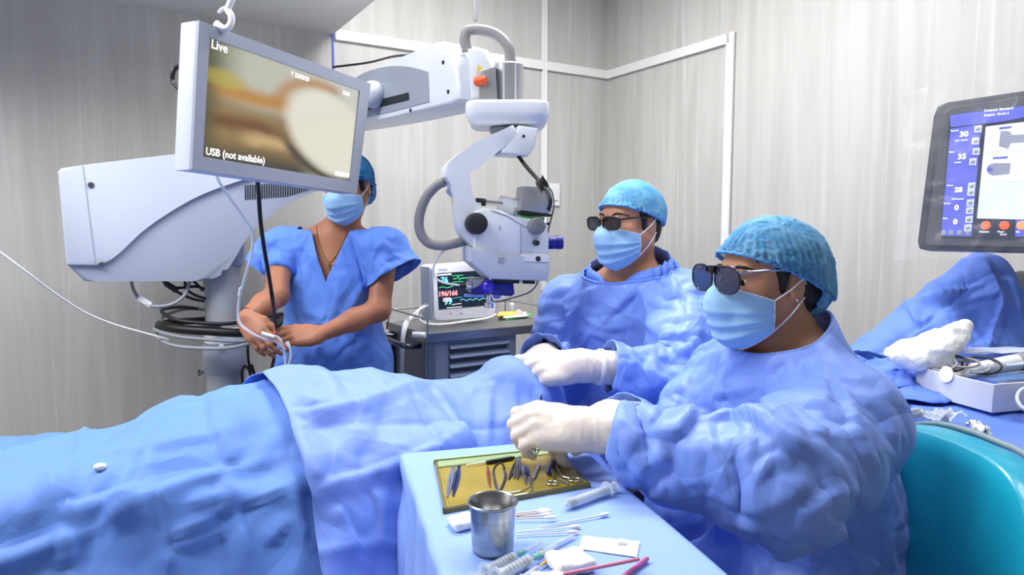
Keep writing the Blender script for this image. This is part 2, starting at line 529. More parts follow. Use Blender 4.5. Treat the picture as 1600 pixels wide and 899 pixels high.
def to_px(X):
    y = X[:, 1] * _cp - (X[:, 2] - CAMZ) * _sp; z = X[:, 1] * _sp + (X[:, 2] - CAMZ) * _cp
    return np.stack([800 + FPX * X[:, 0] / y, 449.5 - FPX * z / y], 1)
def pressed_folds(X, N, lines, amp=.010, w1=.009, w2=.032, seed=0):
    """long sharp fabric folds along lines found on the sheet: steep on one side, flat on the other"""
    px = to_px(X); h = np.zeros(len(X)); r_ = np.random.default_rng(seed)
    for ln in lines:
        k = 1.0
        if isinstance(ln, tuple): ln, k = ln
        pts = []
        for q in ln:
            d = np.hypot(px[:, 0] - q[0], px[:, 1] - q[1])
            c = np.flatnonzero(d < 11)
            pts.append(X[c[np.argmin(X[c, 1])]] if len(c) else X[np.argmin(d)])
        pts = np.array(pts)
        ok = [0] + [i for i in range(1, len(pts)) if np.linalg.norm(pts[i] - pts[0]) < 1.0]
        pts = np.array([tuple(p) for p in smooth_path([Vector(p) for p in pts[ok]], 5)])
        if len(pts) < 2: continue
        best = np.full(len(X), 9.0); sd = np.zeros(len(X)); tt_ = np.zeros(len(X)); n = len(pts) - 1
        near_ = np.min([np.abs(X - p_).max(1) for p_ in pts[::2]], 0) < max(w1, w2) + .02 
        I = np.flatnonzero(near_)
        for i in range(n):
            a, b = pts[i], pts[i + 1]; ab = b - a; L = np.linalg.norm(ab)
            if L < 1e-5: continue
            u = ab / L; r = X[I] - a; t = np.clip(r @ u, 0, L); q = r - t[:, None] * u
            qn = (q * N[I]).sum(1); q = q - qn[:, None] * N[I]
            d = np.linalg.norm(q, axis=1) + np.where(np.abs(qn) > .07, 9, 0)
            m = d < best[I]
            J = I[m]; best[J] = d[m]; sd[J] = (np.cross(N[J], u) * q[m]).sum(1); tt_[J] = (i + t[m] / L) / n
        flip = 1 if r_.random() < .5 else -1
        w = np.where(sd * flip > 0, w1, w2)
        tap = np.clip(np.minimum(tt_, 1 - tt_) * 5 + .25, 0, 1)
        h = np.maximum(h, amp * k * tap * np.clip(1 - best / w, 0, 1))
    return h
def relax_cloth(X, F, collide, pin, stretch, steps=60, inner=4, g=0.0006, thick=0.004, bend=0.08, damp=0.92, fric=0.4, floor=None):
    """position-based cloth: edges grow to their new rest length, gravity pulls, the body holds"""
    E = edges_of(F); a, b = E[:, 0], E[:, 1]
    L0 = np.linalg.norm(X[a] - X[b], axis=1) * stretch(0.5 * (X[a] + X[b]), X[b] - X[a])
    n = len(X)
    w = np.where(pin, 0.0, 1.0)
    val = np.bincount(a, minlength=n) + np.bincount(b, minlength=n)
    inv = 1.0 / np.maximum(val, 1)
    wa, wb = w[a], w[b]; ws = np.maximum(wa + wb, 1e-9)
    X = X.copy(); Xp = X.copy()
    L1_ = np.linalg.norm(X[a] - X[b], axis=1)
    for s in range(steps):
        vel = (X - Xp) * damp
        Xp = X.copy()
        X = X + vel * w[:, None]
        X[:, 2] -= g * w
        t = min(1.0, (s + 1) / (0.5 * steps))
        L = L1_ + (L0 - L1_) * t
        for _ in range(inner):
            d = X[b] - X[a]; l = np.linalg.norm(d, axis=1)
            c = ((l - L) / np.maximum(l, 1e-9) / ws)[:, None] * d
            ca, cb = c * wa[:, None], -c * wb[:, None]
            for j in range(3):
                X[:, j] += (np.bincount(a, ca[:, j], n) + np.bincount(b, cb[:, j], n)) * inv * 1.5
        if bend:
            m = np.stack([np.bincount(a, X[b][:, j], n) + np.bincount(b, X[a][:, j], n) for j in range(3)], 1) * inv[:, None]
            X += (m - X) * bend * w[:, None]
        dd = collide(X)
        h = (dd < thick) & (w > 0)
        if h.any():
            G = grad(collide, X[h], 1e-3)
            X[h] += G * (thick - dd[h])[:, None]
            Xp[h] = Xp[h] * (1 - fric) + X[h] * fric
        if floor is not None: X[:, 2] = np.maximum(X[:, 2], floor)
    return X
def cloth_grid(origin, U, W, nu, nw, collide, steps=90, inner=10, g=0.0011, thick=0.006, pin=None, damp=0.97, fric=0.5, floor=0.25, bend=0.05, shape=None, grow=1.0):
    """a flat sheet spanned by U and W dropped on what lies below; returns (nu, nw, 3)"""
    u = np.linspace(0, 1, nu)[:, None, None]; v = np.linspace(0, 1, nw)[None, :, None]
    X = A(origin) + u * A(U) + v * A(W)
    if shape is not None: X = shape(X)
    lu = np.linalg.norm(A(U)) / (nu - 1) * grow; lw = np.linalg.norm(A(W)) / (nw - 1) * grow
    ld = math.hypot(lu, lw)
    w = np.ones((nu, nw, 1))
    if pin is not None: w[pin] = 0
    Xp = X.copy()
    def sat(A_, B_, wa, wb, L, k):
        d = B_ - A_; l = np.sqrt((d * d).sum(-1, keepdims=True))
        c = d * ((l - L) / np.maximum(l, 1e-9) / np.maximum(wa + wb, 1e-9)) * k
        A_ += c * wa; B_ -= c * wb
    for s in range(steps):
        vel = (X - Xp) * damp; Xp = X.copy()
        X = X + vel * w; X[..., 2] -= g * w[..., 0]
        for _ in range(inner):
            for st in (0, 1):
                k = (nu - st) // 2
                sat(X[st:st + 2 * k:2], X[st + 1:st + 1 + 2 * k:2], w[st:st + 2 * k:2], w[st + 1:st + 1 + 2 * k:2], lu, 1.0)
                k = (nw - st) // 2
                sat(X[:, st:st + 2 * k:2], X[:, st + 1:st + 1 + 2 * k:2], w[:, st:st + 2 * k:2], w[:, st + 1:st + 1 + 2 * k:2], lw, 1.0)
            for st in (0, 1):
                k = (nu - st) // 2
                sat(X[st:st + 2 * k:2, :-1], X[st + 1:st + 1 + 2 * k:2, 1:], w[st:st + 2 * k:2, :-1], w[st + 1:st + 1 + 2 * k:2, 1:], ld, 0.25)
                sat(X[st:st + 2 * k:2, 1:], X[st + 1:st + 1 + 2 * k:2, :-1], w[st:st + 2 * k:2, 1:], w[st + 1:st + 1 + 2 * k:2, :-1], ld, 0.25)
        if bend:
            m = X.copy()
            m[1:-1] += (0.5 * (X[2:] + X[:-2]) - X[1:-1]) * bend * w[1:-1]
            m[:, 1:-1] += (0.5 * (X[:, 2:] + X[:, :-2]) - X[:, 1:-1]) * bend * w[:, 1:-1]
            X = m
        Q = X.reshape(-1, 3); Qp = Xp.reshape(-1, 3)
        dd = collide(Q); h = (dd < thick) & (w.reshape(-1) > 0)
        if h.any():
            G = grad(collide, Q[h], 1e-3)
            Q[h] += G * np.minimum(thick - dd[h], 0.03)[:, None]
            Qp[h] = Qp[h] * (1 - fric) + Q[h] * fric
        X[..., 2] = np.maximum(X[..., 2], floor)
    return X
def grid_faces(nu, nw):
    i = np.arange(nu * nw).reshape(nu, nw)
    return np.stack([i[:-1, :-1], i[1:, :-1], i[1:, 1:], i[:-1, 1:]], -1).reshape(-1, 4)
def upsample(X):
    """twice as fine, smooth"""
    def up(Y):
        n = Y.shape[0]
        Z = np.empty((2 * n - 1,) + Y.shape[1:]); Z[::2] = Y
        Yp = np.concatenate([2 * Y[:1] - Y[1:2], Y, 2 * Y[-1:] - Y[-2:-1]])
        Z[1::2] = (9 * (Y[:-1] + Y[1:]) - Yp[:-3] - Yp[3:]) / 16
        return Z
    return np.swapaxes(up(np.swapaxes(up(X), 0, 1)), 0, 1)
def solid(o, t, off=-1.0):
    m = o.modifiers.new('thickness', 'SOLIDIFY'); m.thickness = t; m.offset = off
    return o
def cut_open(o, cuts):
    """cuts: list of (list of (point, normal)), region predicate); faces on the normal side of every plane inside the region are removed"""
    bm = bmesh.new(); bm.from_mesh(o.data)
    for planes, region in cuts:
        for co, no in planes:
            fs = [f for f in bm.faces if region(f.calc_center_median())]
            es = {e for f in fs for e in f.edges}; vs = {v for f in fs for v in f.verts}
            bmesh.ops.bisect_plane(bm, geom=list(fs) + list(es) + list(vs), plane_co=Vector(co), plane_no=Vector(no))
        dead = [f for f in bm.faces if region(f.calc_center_median()) and all((f.calc_center_median() - Vector(co)).dot(Vector(no)) > 0 for co, no in planes)]
        bmesh.ops.delete(bm, geom=dead, context='FACES')
    # keep the largest connected piece
    seen = set(); best = []
    for f0 in bm.faces:
        if f0 in seen: continue
        st = [f0]; seen.add(f0); comp = []
        while st:
            f = st.pop(); comp.append(f)
            for e in f.edges:
                for g_ in e.link_faces:
                    if g_ not in seen: seen.add(g_); st.append(g_)
        if len(comp) > len(best): best = comp
    bs = set(best)
    bmesh.ops.delete(bm, geom=[f for f in bm.faces if f not in bs], context='FACES')
    for f in bm.faces: f.smooth = True
    bm.to_mesh(o.data); bm.free()
    return o
def boundary_loops(me):
    bm = bmesh.new(); bm.from_mesh(me)
    es = {e for e in bm.edges if len(e.link_faces) == 1}
    loops = []
    while es:
        e = es.pop(); lp = [e.verts[0], e.verts[1]]
        while True:
            nx = [x for x in lp[-1].link_edges if x in es]
            if not nx: break
            es.discard(nx[0]); lp.append(nx[0].other_vert(lp[-1]))
        loops.append([v.co.copy() for v in lp])
    bm.free()
    return loops
# ---------------------------------------------------------------- people: materials
mat('skin_surgeon', (204, 148, 118), 0.5, sss=0.08, noise=0.08, nscale=9, bump=0.15, bscale=220)
mat('skin_assistant', (196, 142, 112), 0.5, sss=0.08, noise=0.08, nscale=9, bump=0.15, bscale=220)
mat('skin_nurse', (178, 118, 88), 0.5, sss=0.08, noise=0.08, nscale=9, bump=0.12, bscale=220)
mat('hair_black', (22, 17, 15), 0.55, bump=0.5, bscale=120, stretch=(1, 1, .2))
mat('gown_blue', (118, 150, 230), 0.46, spec=0.45, sheen=0.1, crease=(5.6, .42, .06))
mat('scrub_blue', (94, 138, 228), 0.55, spec=0.3, sheen=0.15, crease=(5.6, .36, .06))
mat('tie_blue', (96, 132, 220), 0.6)
mat('glove_latex', (226, 214, 204), 0.45, spec=0.35, bump=0.25, bscale=90, bdist=0.003)
mat('glove_cuff', (238, 233, 228), 0.55, bump=0.3, bscale=160)
mat('mask_blue', (160, 203, 240), 0.8, spec=0.15, bump=0.1, bscale=600)
mat('mask_band', (214, 230, 246), 0.8, spec=0.15)
mat('mask_loop', (236, 240, 246), 0.7)
mat('eye_white', (225, 220, 215), 0.2)
mat('iris_dark', (25, 16, 12), 0.15)
mat('frame_tortoise', (52, 30, 20), 0.25, coat=0.4, noise=0.5, nscale=60)
mat('frame_black', (18, 18, 22), 0.25, coat=0.4)
mat('frame_silver', (190, 190, 195), 0.25, metal=1)
mat('lens_dark', (22, 24, 34), 0.08, spec=0.7, alpha=0.86, coat=0.6)
mat('lens_blue', (30, 44, 84), 0.08, spec=0.7, alpha=0.72, coat=0.6)
mat('gold', (212, 170, 90), 0.25, metal=1)
mat('silver', (205, 205, 205), 0.22, metal=1)
mat('nail_red', (214, 60, 84), 0.3, coat=0.5)
mat('teal_bead', (30, 120, 120), 0.3)
def cap_mat(name, rgb, rgb2, alpha):
    m = mat(name, rgb, 0.75, spec=0.2, rgb2=rgb2, nscale=26, bump=0.25, bscale=300)
    m.node_tree.nodes['Principled BSDF'].inputs['Alpha'].default_value = alpha
cap_mat('cap_light', (96, 168, 218), (136, 200, 238), 0.82)
cap_mat('cap_teal', (84, 152, 204), (124, 184, 226), 0.76)
cap_mat('cap_deep', (44, 112, 164), (64, 134, 186), 0.88)
mat('cap_edge', (92, 158, 224), 0.75, spec=0.2, bump=0.4, bscale=200)

class Head:
    """a head's own axes: x to its right, y forward, z up; origin between the ears at eye height"""
    def __init__(s, pos, fwd, sc=1.0, roll=0.0):
        s.o = A(pos); s.s = sc
        f = nrm(fwd); r = nrm(np.cross(f, (0, 0, 1))); u = np.cross(r, f)
        if roll:
            r, u = r * math.cos(roll) + u * math.sin(roll), u * math.cos(roll) - r * math.sin(roll)
        s.M = np.stack([r, f, u], 1)
    def w(s, *p): return s.o + s.M @ (A(p) * s.s)
    def wa(s, P): return s.o + (np.asarray(P) * s.s) @ s.M.T
    def l(s, P): return ((np.asarray(P) - s.o) @ s.M) / s.s
    def d(s, *p): return s.M @ A(p)
def head_prims(S, H, slim=1.0):
    k = H.s
    e = lambda c, r, kk, op=1: S.ell(H.w(*c), A(r) * k, H.M, kk * k, op)
    c = lambda a, b, ra, rb, kk, op=1: S.cone(H.w(*a), H.w(*b), ra * k, rb * k, kk * k, op)
    e((0, -.015, .035), (.075, .096, .084), .01)
    e((0, .028, -.045), (.058 * slim, .064, .074), .04)
    c((-.02, .058, -.1), (.02, .058, -.1), .02, .02, .03)
    c((.056 * slim, .0, -.05), (.025, .05, -.095), .016, .016, .03)
    c((-.056 * slim, .0, -.05), (-.025, .05, -.095), .016, .016, .03)
    c((-.034, .072, .02), (.034, .072, .02), .012, .012, .02)
    for s in (-1, 1):
        e((s * .04, .056, -.034), (.024, .024, .024), .025)
        e((s * .032, .1, -.003), (.017, .018, .013), .012, -1)
    c((0, .085, .004), (0, .106, -.036), .007, .012, .014)
    for s in (-1, 1): c((s * .010, .094, -.041), (s * .012, .09, -.041), .008, .007, .008)
    c((-.018, .086, -.066), (.018, .086, -.066), .007, .007, .01)
    c((-.015, .083, -.077), (.015, .083, -.077), .008, .008, .01)
    for s in (-1, 1):
        e((s * .076, -.012, -.012), (.008, .017, .031), .008)
        e((s * .084, -.006, -.008), (.006, .009, .018), .006, -1)
def fingers(S, wrist, fdir, dorsal, side, curl, sc=1.0, thumb=None, grow=0.0, spread=1.0, only=None):
    """hand at wrist: fdir to the fingers, dorsal out of its back, side +1 right hand / -1 left hand; curl: three joint angles for each of four fingers"""
    x = nrm(fdir); z = A(dorsal) - x * np.dot(dorsal, x); z = nrm(z); y = np.cross(z, x) * side
    w = lambda p: A(wrist) + (x * p[0] + y * p[1] + z * p[2]) * sc
    mcp = [(.092, .030, .002), (.096, .009, .006), (.090, -.012, .004), (.080, -.031, -.001)]
    ln = [(.043, .025, .020), (.047, .029, .021), (.043, .027, .021), (.034, .020, .018)]
    rr = [.0098, .0100, .0095, .0085]
    G = grow
    for i, m in enumerate(mcp):
        S.cone(w((.004, m[1] * .62, -.002)), w((m[0] - .012, m[1], m[2] - .003)), .0165 * sc + G, .0128 * sc + G, .014)
    S.cone(w((.02, .012, -.008)), w((.05, .036, -.016)), .017 * sc + G, .015 * sc + G, .018)
    S.cone(w((.03, -.026, -.008)), w((.07, -.028, -.008)), .014 * sc + G, .012 * sc + G, .016)
    tips = []
    for i, m in enumerate(mcp):
        p = A(m); a = 0.0; r0 = rr[i]
        sp = (-(i - 1.4) * 0.075) * spread
        for j in range(3):
            a += curl[i][j]
            d = A((math.cos(a) * math.cos(sp), math.sin(sp) * math.cos(a), -math.sin(a)))
            q = p + d * ln[i][j]
            r1 = r0 - .0009
            S.cone(w(p), w(q), r0 * sc + G, r1 * sc + G, .007 if j else .010)
            p = q; r0 = r1
        tips.append(w(p))
    th = thumb or [(.052, .046, -.016), (.082, .056, -.024), (.106, .056, -.032)]
    p0 = (.026, .024, -.010)
    rs = [.0145, .0118, .0108, .0090]
    pts = [p0] + list(th)
    for j in range(3):
        S.cone(w(pts[j]), w(pts[j + 1]), rs[j] * sc + G, rs[j + 1] * sc + G, .010)
    tips.append(w(pts[-1]))
    return tips
def limb_r(a, b, t): return A(a) + (A(b) - A(a)) * t

def face_bits(H, S, par, skin, brow='hair_black'):
    for s in (-1, 1):
        bm = bmesh.new()
        r = bmesh.ops.create_uvsphere(bm, u_segments=16, v_segments=10, radius=.0105 * H.s)
        bmesh.ops.translate(bm, verts=bm.verts, vec=Vector(H.w(s * .032, .0690, -.003)))
        e = obj('eye', bm, 'eye_white', par, True)
        lathe('iris', [(.0001, .0012 * H.s), (.0058 * H.s, .0006 * H.s), (.006 * H.s, -.001 * H.s)], H.w(s * .032, .0792, -.004), H.d(0, 1, -.05), 'iris_dark', e, 14)
        pts = np.array([[s * x, .15, z] for x, z in ((.014, .020), (.028, .027), (.042, .026), (.054, .018))])
        Q = H.wa(pts)
        fd = H.d(0, 1, 0)
        for _ in range(14): Q = Q - fd * (S(Q) * .8)[:, None]
        tube('eyebrow', [Vector(q) for q in Q], [.002 * H.s, .0036 * H.s, .0032 * H.s, .0012 * H.s], brow, par, 6, 4)
def make_mask(H, S, par, ears, seed=0):
    k = H.s
    T = Sdf(); T.p = list(S.p)
    for a, b, ra, rb in (((0, .086, -.012), (0, .1035, -.042), .014, .020), ((0, .100, -.045), (0, .078, -.104), .024, .026)):
        T.cone(H.w(*a), H.w(*b), ra * k, rb * k, .03 * k)
    T.ell(H.w(0, .036, -.062), A((.066, .066, .062)) * k, H.M, .03 * k)
    nu, nv = 49, 33
    u = np.linspace(-1, 1, nu)[:, None]; v = np.linspace(0, 1, nv)[None, :]
    th = u * math.radians(66) + 0 * v
    up = np.radians(25 - 11 * np.abs(u) ** 1.6); lo = np.radians(-51 + 22 * np.abs(u) ** 1.8)
    ph = up + (lo - up) * v
    D = np.stack([np.sin(th) * np.cos(ph), np.cos(th) * np.cos(ph), np.sin(ph)], -1).reshape(-1, 3)
    c = A((0, .006, -.058)); r = np.full(len(D), .2)
    for _ in range(40):
        r -= (T(H.wa(c + D * r[:, None])) - .004 * k) / k * .7
    r = r.reshape(nu, nv)
    w = 1 - np.abs(u) ** 3 * 0.6
    for vc in (.36, .54, .72):                                       # three pleats pressed into the front
        r = r + w * .0058 * np.clip(1 - np.abs(v - vc) / .09, 0, 1) * np.where(v < vc, 1, .2)
    Q = c + D * r.reshape(-1)[:, None]
    Q = Q + D * (fbm(Q * 38 + seed * 5.1, 2) * .0022)[:, None]
    Wd = H.wa(Q)
    o = solid(mesh_np('face_mask', Wd, grid_faces(nu, nv)[:, ::-1], 'mask_blue', par), .0016, 0)
    G = Wd.reshape(nu, nv, 3)
    tube('top_seam', [Vector(G[i, 0]) for i in range(0, nu, 3)], .0019 * k, 'mask_band', o, 6, 2)
    tube('bottom_seam', [Vector(G[i, -1]) for i in range(0, nu, 3)], .0016 * k, 'mask_band', o, 6, 2)
    for s, i in ((-1, 0), (1, nu - 1)):
        tube('side_seam', [Vector(G[i, j]) for j in range(0, nv, 4)], .002 * k, 'mask_band', o, 6, 2)
        if s in ears:
            for j, e in ((0, (s * .083, -.024, .006)), (nv - 1, (s * .080, -.026, -.034))):
                a = H.l(G[i, j][None])[0]
                m = (a + A(e)) / 2; m[0] += s * .006
                tube('ear_loop', [Vector(H.wa(q)) for q in (a, m, A(e))], .0015 * k, 'mask_loop', o, 6, 4)
    return o
def make_cap(H, par, material, puff=(0.0, 0.0, 0.0), bun=None, front=.054, slope=.43, stretch=1.2, h=.0045):
    k = H.s
    S = Sdf(); S.ell(H.w(0, -.018, .040), (A((.082, .105, .090)) + A(puff)) * k, H.M)
    if bun is not None: S.ell(H.w(*bun[:3]), A(bun[3:]) * k, H.M, .05 * k)
    core = Sdf(); core.ell(H.w(0, -.015, .036), A((.077, .098, .086)) * k, H.M)
    if bun is not None: core.ell(H.w(bun[0], bun[1] + .005, bun[2] + .004), A(bun[3:]) * .8 * k, H.M, .05 * k)
    lo, hi = S.bounds(.02)
    X, F = surfnet(S, lo, hi, h * k)
    L = H.l(X)
    X = X + vnormals(X, F) * (ridge(L * A((14, 14, 9)) + 3, 2) * .0022 * k)[:, None]
    pl = L[:, 2] - (front - slope * (.09 - L[:, 1]))
    pin = pl < .006
    # gathers: radiating pleats towards the band
    ang = np.arctan2(L[:, 0], L[:, 1])
    wv = np.exp(-np.clip(pl, 0, None) / .08)
    X = X + vnormals(X, F) * (np.sin(ang * 38 + 3 * fbm(L * 12, 2)) * .0030 * k * wv)[:, None]
    X = relax_cloth(X, F, core, pin, lambda m, d: np.full(len(m), stretch), steps=26, inner=3, g=.0001, thick=.002, bend=.03)
    o = mesh_np('surgical_cap', X, F, material, par)
    co = H.w(0, .09, front); no = -H.d(0, -slope, 1) if False else -(H.M @ nrm(A((0, -slope, 1.0))))
    cut_open(o, [([(co, no)], lambda c: H.l(A(c)[None])[0][1] > (-.20 if bun is None else -.082))])
    lp = max(boundary_loops(o.data), key=len)
    pts = [p + Vector(H.M @ A((0, 0, .0))) for p in lp[::2]]
    nz = [.0030 * k * (1 + .5 * math.sin(i * 2.1)) for i in range(len(pts))]
    bm = bmesh.new(); b_tube(bm, pts + [pts[0]], nz + [nz[0]], 6, smooth=False)
    autosmooth(obj('elastic_edge', bm, 'cap_edge', o), 80)
    return o
def make_hair(H, par, nape=-.06, burn=True, bun=None):
    k = H.s
    core = Sdf(); core.ell(H.w(0, -.016, .036), A((.0765, .0965, .0845)) * k, H.M); core.ell(H.w(0, -.058, -.03), A((.056, .048, .055)) * k, H.M, .03 * k)
    if burn:
        for s in (-1, 1): core.cone(H.w(s * .073, .016, .02), H.w(s * .0665, .014, -.022), .009 * k, .005 * k, .008 * k)
    if bun is not None: core.ell(H.w(*bun[:3]), A(bun[3:]) * .8 * k, H.M, .03 * k)
    def f(P_):
        L = H.l(P_)
        front = np.maximum(L[:, 1] - (.055 + .5 * np.clip(L[:, 2], -1, .08)), 0)
        return np.maximum(core(P_), np.where(np.abs(L[:, 0]) > .05, L[:, 1] - .03, L[:, 1] - (.045 + .45 * L[:, 2])) * k)
    lo, hi = core.bounds(.01)
    X, F = surfnet(f, lo, hi, .005 * k)
    X = X + vnormals(X, F) * (ridge(H.l(X) * A((60, 60, 14)), 2) * .0012 * k)[:, None]
    return mesh_np('hair', X, F, 'hair_black', par)
def make_glasses(H, par, frame_m, lens_m, w=.052, h=.040, y=.104, z=-.004, thick=.0032, temple_m=None, rim=.0024, wrap=.16, drop=0.0, rnd=2.6, gap=.0345):
    k = H.s
    g = None
    for s in (-1, 1):
        pts = []
        for t in np.linspace(0, 2 * math.pi, 40, endpoint=False):
            cx, cz = math.cos(t), math.sin(t)
            px = np.sign(cx) * abs(cx) ** (2 / rnd) * w / 2; pz = np.sign(cz) * abs(cz) ** (2 / rnd) * h / 2
            if pz < 0: px *= 1 - .22 * (pz / (h / 2)) ** 2
            X_ = s * gap + px
            pts.append((X_, y - wrap * max(0, abs(X_) - .006) ** 1.0 * 1.0 - .0, z + pz + drop))
        W = [Vector(H.w(*p)) for p in pts]
        bm = bmesh.new(); b_tube(bm, W + [W[0]], rim * k, 8, smooth=False)
        if g is None:
            g = autosmooth(obj('glasses', bm, frame_m, par), 60)
        else: autosmooth(obj('lens_rim', bm, frame_m, g), 60)
        n = Vector(H.d(s * wrap, 1, 0))
        prism('lens', W, n, .0016 * k, lens_m, g)
    tube('bridge', [Vector(H.w(x, y + .001 - .0 * abs(x), z + h * .22)) for x in (-.011, 0, .011)], .0026 * k, frame_m, g, 8, 3)
    for s in (-1, 1):
        x0 = s * (gap + w / 2 + .001); y0 = y - wrap * abs(x0)
        pts = [(x0, y0, z + h * .3), (s * .0765, y0 - .012, z + h * .32), (s * .0805, .03, z + h * .33), (s * .081, -.01, z + .008), (s * .079, -.03, z - .012)]
        bm = bmesh.new(); b_tube(bm, [Vector(H.w(*p)) for p in pts], [.0030 * k, .0030 * k, .0028 * k, .0022 * k, .0018 * k], 6)
        autosmooth(obj('temple_arm', bm, temple_m or frame_m, g), 60)
    return g
def body_mesh(S, par, skin, h, name='body'):
    lo, hi = S.bounds(.03)
    X, F = surfnet(S, lo, hi, h)
    return mesh_np(name, X, F, skin, par)
def glove(par, wrist, fdir, dorsal, side, curl, elbow, length, thumb=None, sc=1.0, spread=1.0, rw=.031, name='glove'):
    S = Sdf()
    tips = fingers(S, wrist, fdir, dorsal, side, curl, sc, thumb, .0014, spread)
    ax = nrm(A(elbow) - A(wrist)); end = A(wrist) + ax * length
    S.cone(A(wrist) + nrm(fdir) * .02 * sc, A(wrist) - nrm(fdir) * .01, .027 * sc, rw, .02)
    S.cone(wrist, A(wrist) + ax * (length + .02), rw, rw + .008, .02)
    lo, hi = S.bounds(.01)
    X, F = surfnet(S, lo, hi, .0031)
    q = X - A(wrist); t = q @ ax
    wr = np.clip((t + .03) / .05, 0, 1)
    nn = vnormals(X, F)
    X = X + nn * (wr * ridge(X * 26 + (t * 30)[:, None], 2) * .0016 + fbm(X * 60, 2) * .0006)[:, None]
    o = mesh_np(name, X, F, 'glove_latex', par)
    cut_open(o, [([(end, ax)], lambda c: (A(c) - A(wrist)) @ ax > length - .03)])
    b = lathe('glove_cuff', [(rw + .0085, 0), (rw + .0105, .004), (rw + .0105, .010), (rw + .0085, .014)], end - ax * .012, ax, 'glove_cuff', o, 24)
    return o, tips
def gown_mesh(S, body, par, name, material, h, cuts, pinf, armdirs, along=1.10, base=1.03, steps=26, bend=.004, g=.00012, seed=0.0, thick=.008, amp=.004, sub=0, sleeve_amp=.003, crease=.003, fold=.013, fw=(.011, .060), lines=(), grain=(9, 9, 3.2)):
    lo, hi = S.bounds(.03)
    X, F = surfnet(S, lo, hi, h)
    n = vnormals(X, F)
    pin = pinf(X)
    soft = np.ones(len(X))
    # fabric folds: sharp bends running down the body, and around the sleeves
    Q = np.stack([X[:, 0] * grain[0] + X[:, 2] * 3, X[:, 1] * grain[1] - X[:, 2] * 2.5, X[:, 2] * grain[2]], 1) + seed
    Q = Q + .35 * np.stack([vnoise(X * 7 + seed), vnoise(X * 7 + seed + 4), vnoise(X * 7 + seed + 8)], 1)
    d_t = ridge(Q, 1) * .6 - np.abs(vnoise(Q * 1.3 + 5)) * .8 + .5 * ridge(Q * 2.3 + 2, 1) * .5
    d_s = np.zeros(len(X)); ws = np.zeros(len(X))
    for k, (a, b, rad) in enumerate(armdirs):
        a, b = A(a), A(b); ab = b - a; L = np.linalg.norm(ab); ab = ab / L
        u = nrm(np.cross(ab, (0.1, .2, 1))); v = np.cross(ab, u)
        r = X - a; t = r @ ab
        q = r - np.clip(t, 0, L)[:, None] * ab; dist = np.linalg.norm(q, axis=1)
        cu, cv = (q @ u) / np.maximum(dist, 1e-6), (q @ v) / np.maximum(dist, 1e-6)
        inn = np.clip((rad - dist) / .025, 0, 1) * np.clip((t + .02) / .06, 0, 1)
        Qs = np.stack([t * 15 + cu * 1.3 + cv * .5, cu * .9 + 3 * k, cv * .9 + t * 3], 1) + seed + k * 2.3
        dd = ridge(Qs, 1) * .8 - np.abs(vnoise(Qs * 1.15 + 6)) * .7 + .3 * ridge(Qs * 2.1, 1)
        m = inn > ws
        d_s = np.where(m, dd, d_s); ws = np.maximum(ws, inn)
    d = d_t * amp * (1 - ws) + d_s * sleeve_amp * ws
    f_ = np.where(pin, .15, 1.0)
    X = X + n * (d * f_)[:, None]
    def stretch(m, d):
        d = d / np.maximum(np.linalg.norm(d, axis=1, keepdims=True), 1e-9)
        r = np.full(len(m), base)
        for a, b, rad in armdirs:
            a, b = A(a), A(b); ab = b - a; L = np.linalg.norm(ab); ab = ab / L
            t = (m - a) @ ab; dist = np.linalg.norm(m - a - np.clip(t, 0, L)[:, None] * ab, axis=1)
            inn = np.clip((rad - dist) / .02, 0, 1)
            r = np.maximum(r, base + inn * (along - base) * np.abs(d @ ab) ** 2)
        return r
    X = relax_cloth(X, F, body, pin, stretch, steps=steps, inner=4, g=g, thick=thick, bend=bend)
    o = mesh_np(name, X, F, material, par)
    cut_open(o, cuts)
    m = o.modifiers.new('smooth', 'SUBSURF'); m.levels = 1; m.render_levels = 1
    bpy.context.view_layer.update()
    me = bpy.data.meshes.new_from_object(o.evaluated_get(bpy.context.evaluated_depsgraph_get()))
    o.modifiers.clear(); me.name = name; o.data = me
    n_ = len(me.vertices); X = np.empty(n_ * 3); me.vertices.foreach_get('co', X); X = X.reshape(-1, 3)
    N_ = np.empty(n_ * 3); me.vertex_normals.foreach_get('vector', N_); N_ = N_.reshape(-1, 3)
    pn = pinf(X)
    X = X + N_ * (facets(X, seed, .15) * crease * np.where(pn, 0.1, 1.0))[:, None]
    X = X + N_ * pressed_folds(X, N_, lines, fold, fw[0], fw[1], seed=int(seed * 7))[:, None]
    for _ in range(2):
        b_ = body(X); m_ = (b_ < .005)
        if m_.any(): X[m_] += grad(body, X[m_], 1e-3) * (.006 - b_[m_])[:, None]
    me.vertices.foreach_set('co', X.astype(np.float32).ravel()); me.update()
    for p in me.polygons: p.use_smooth = True
    solid(o, .003, 1)
    return o
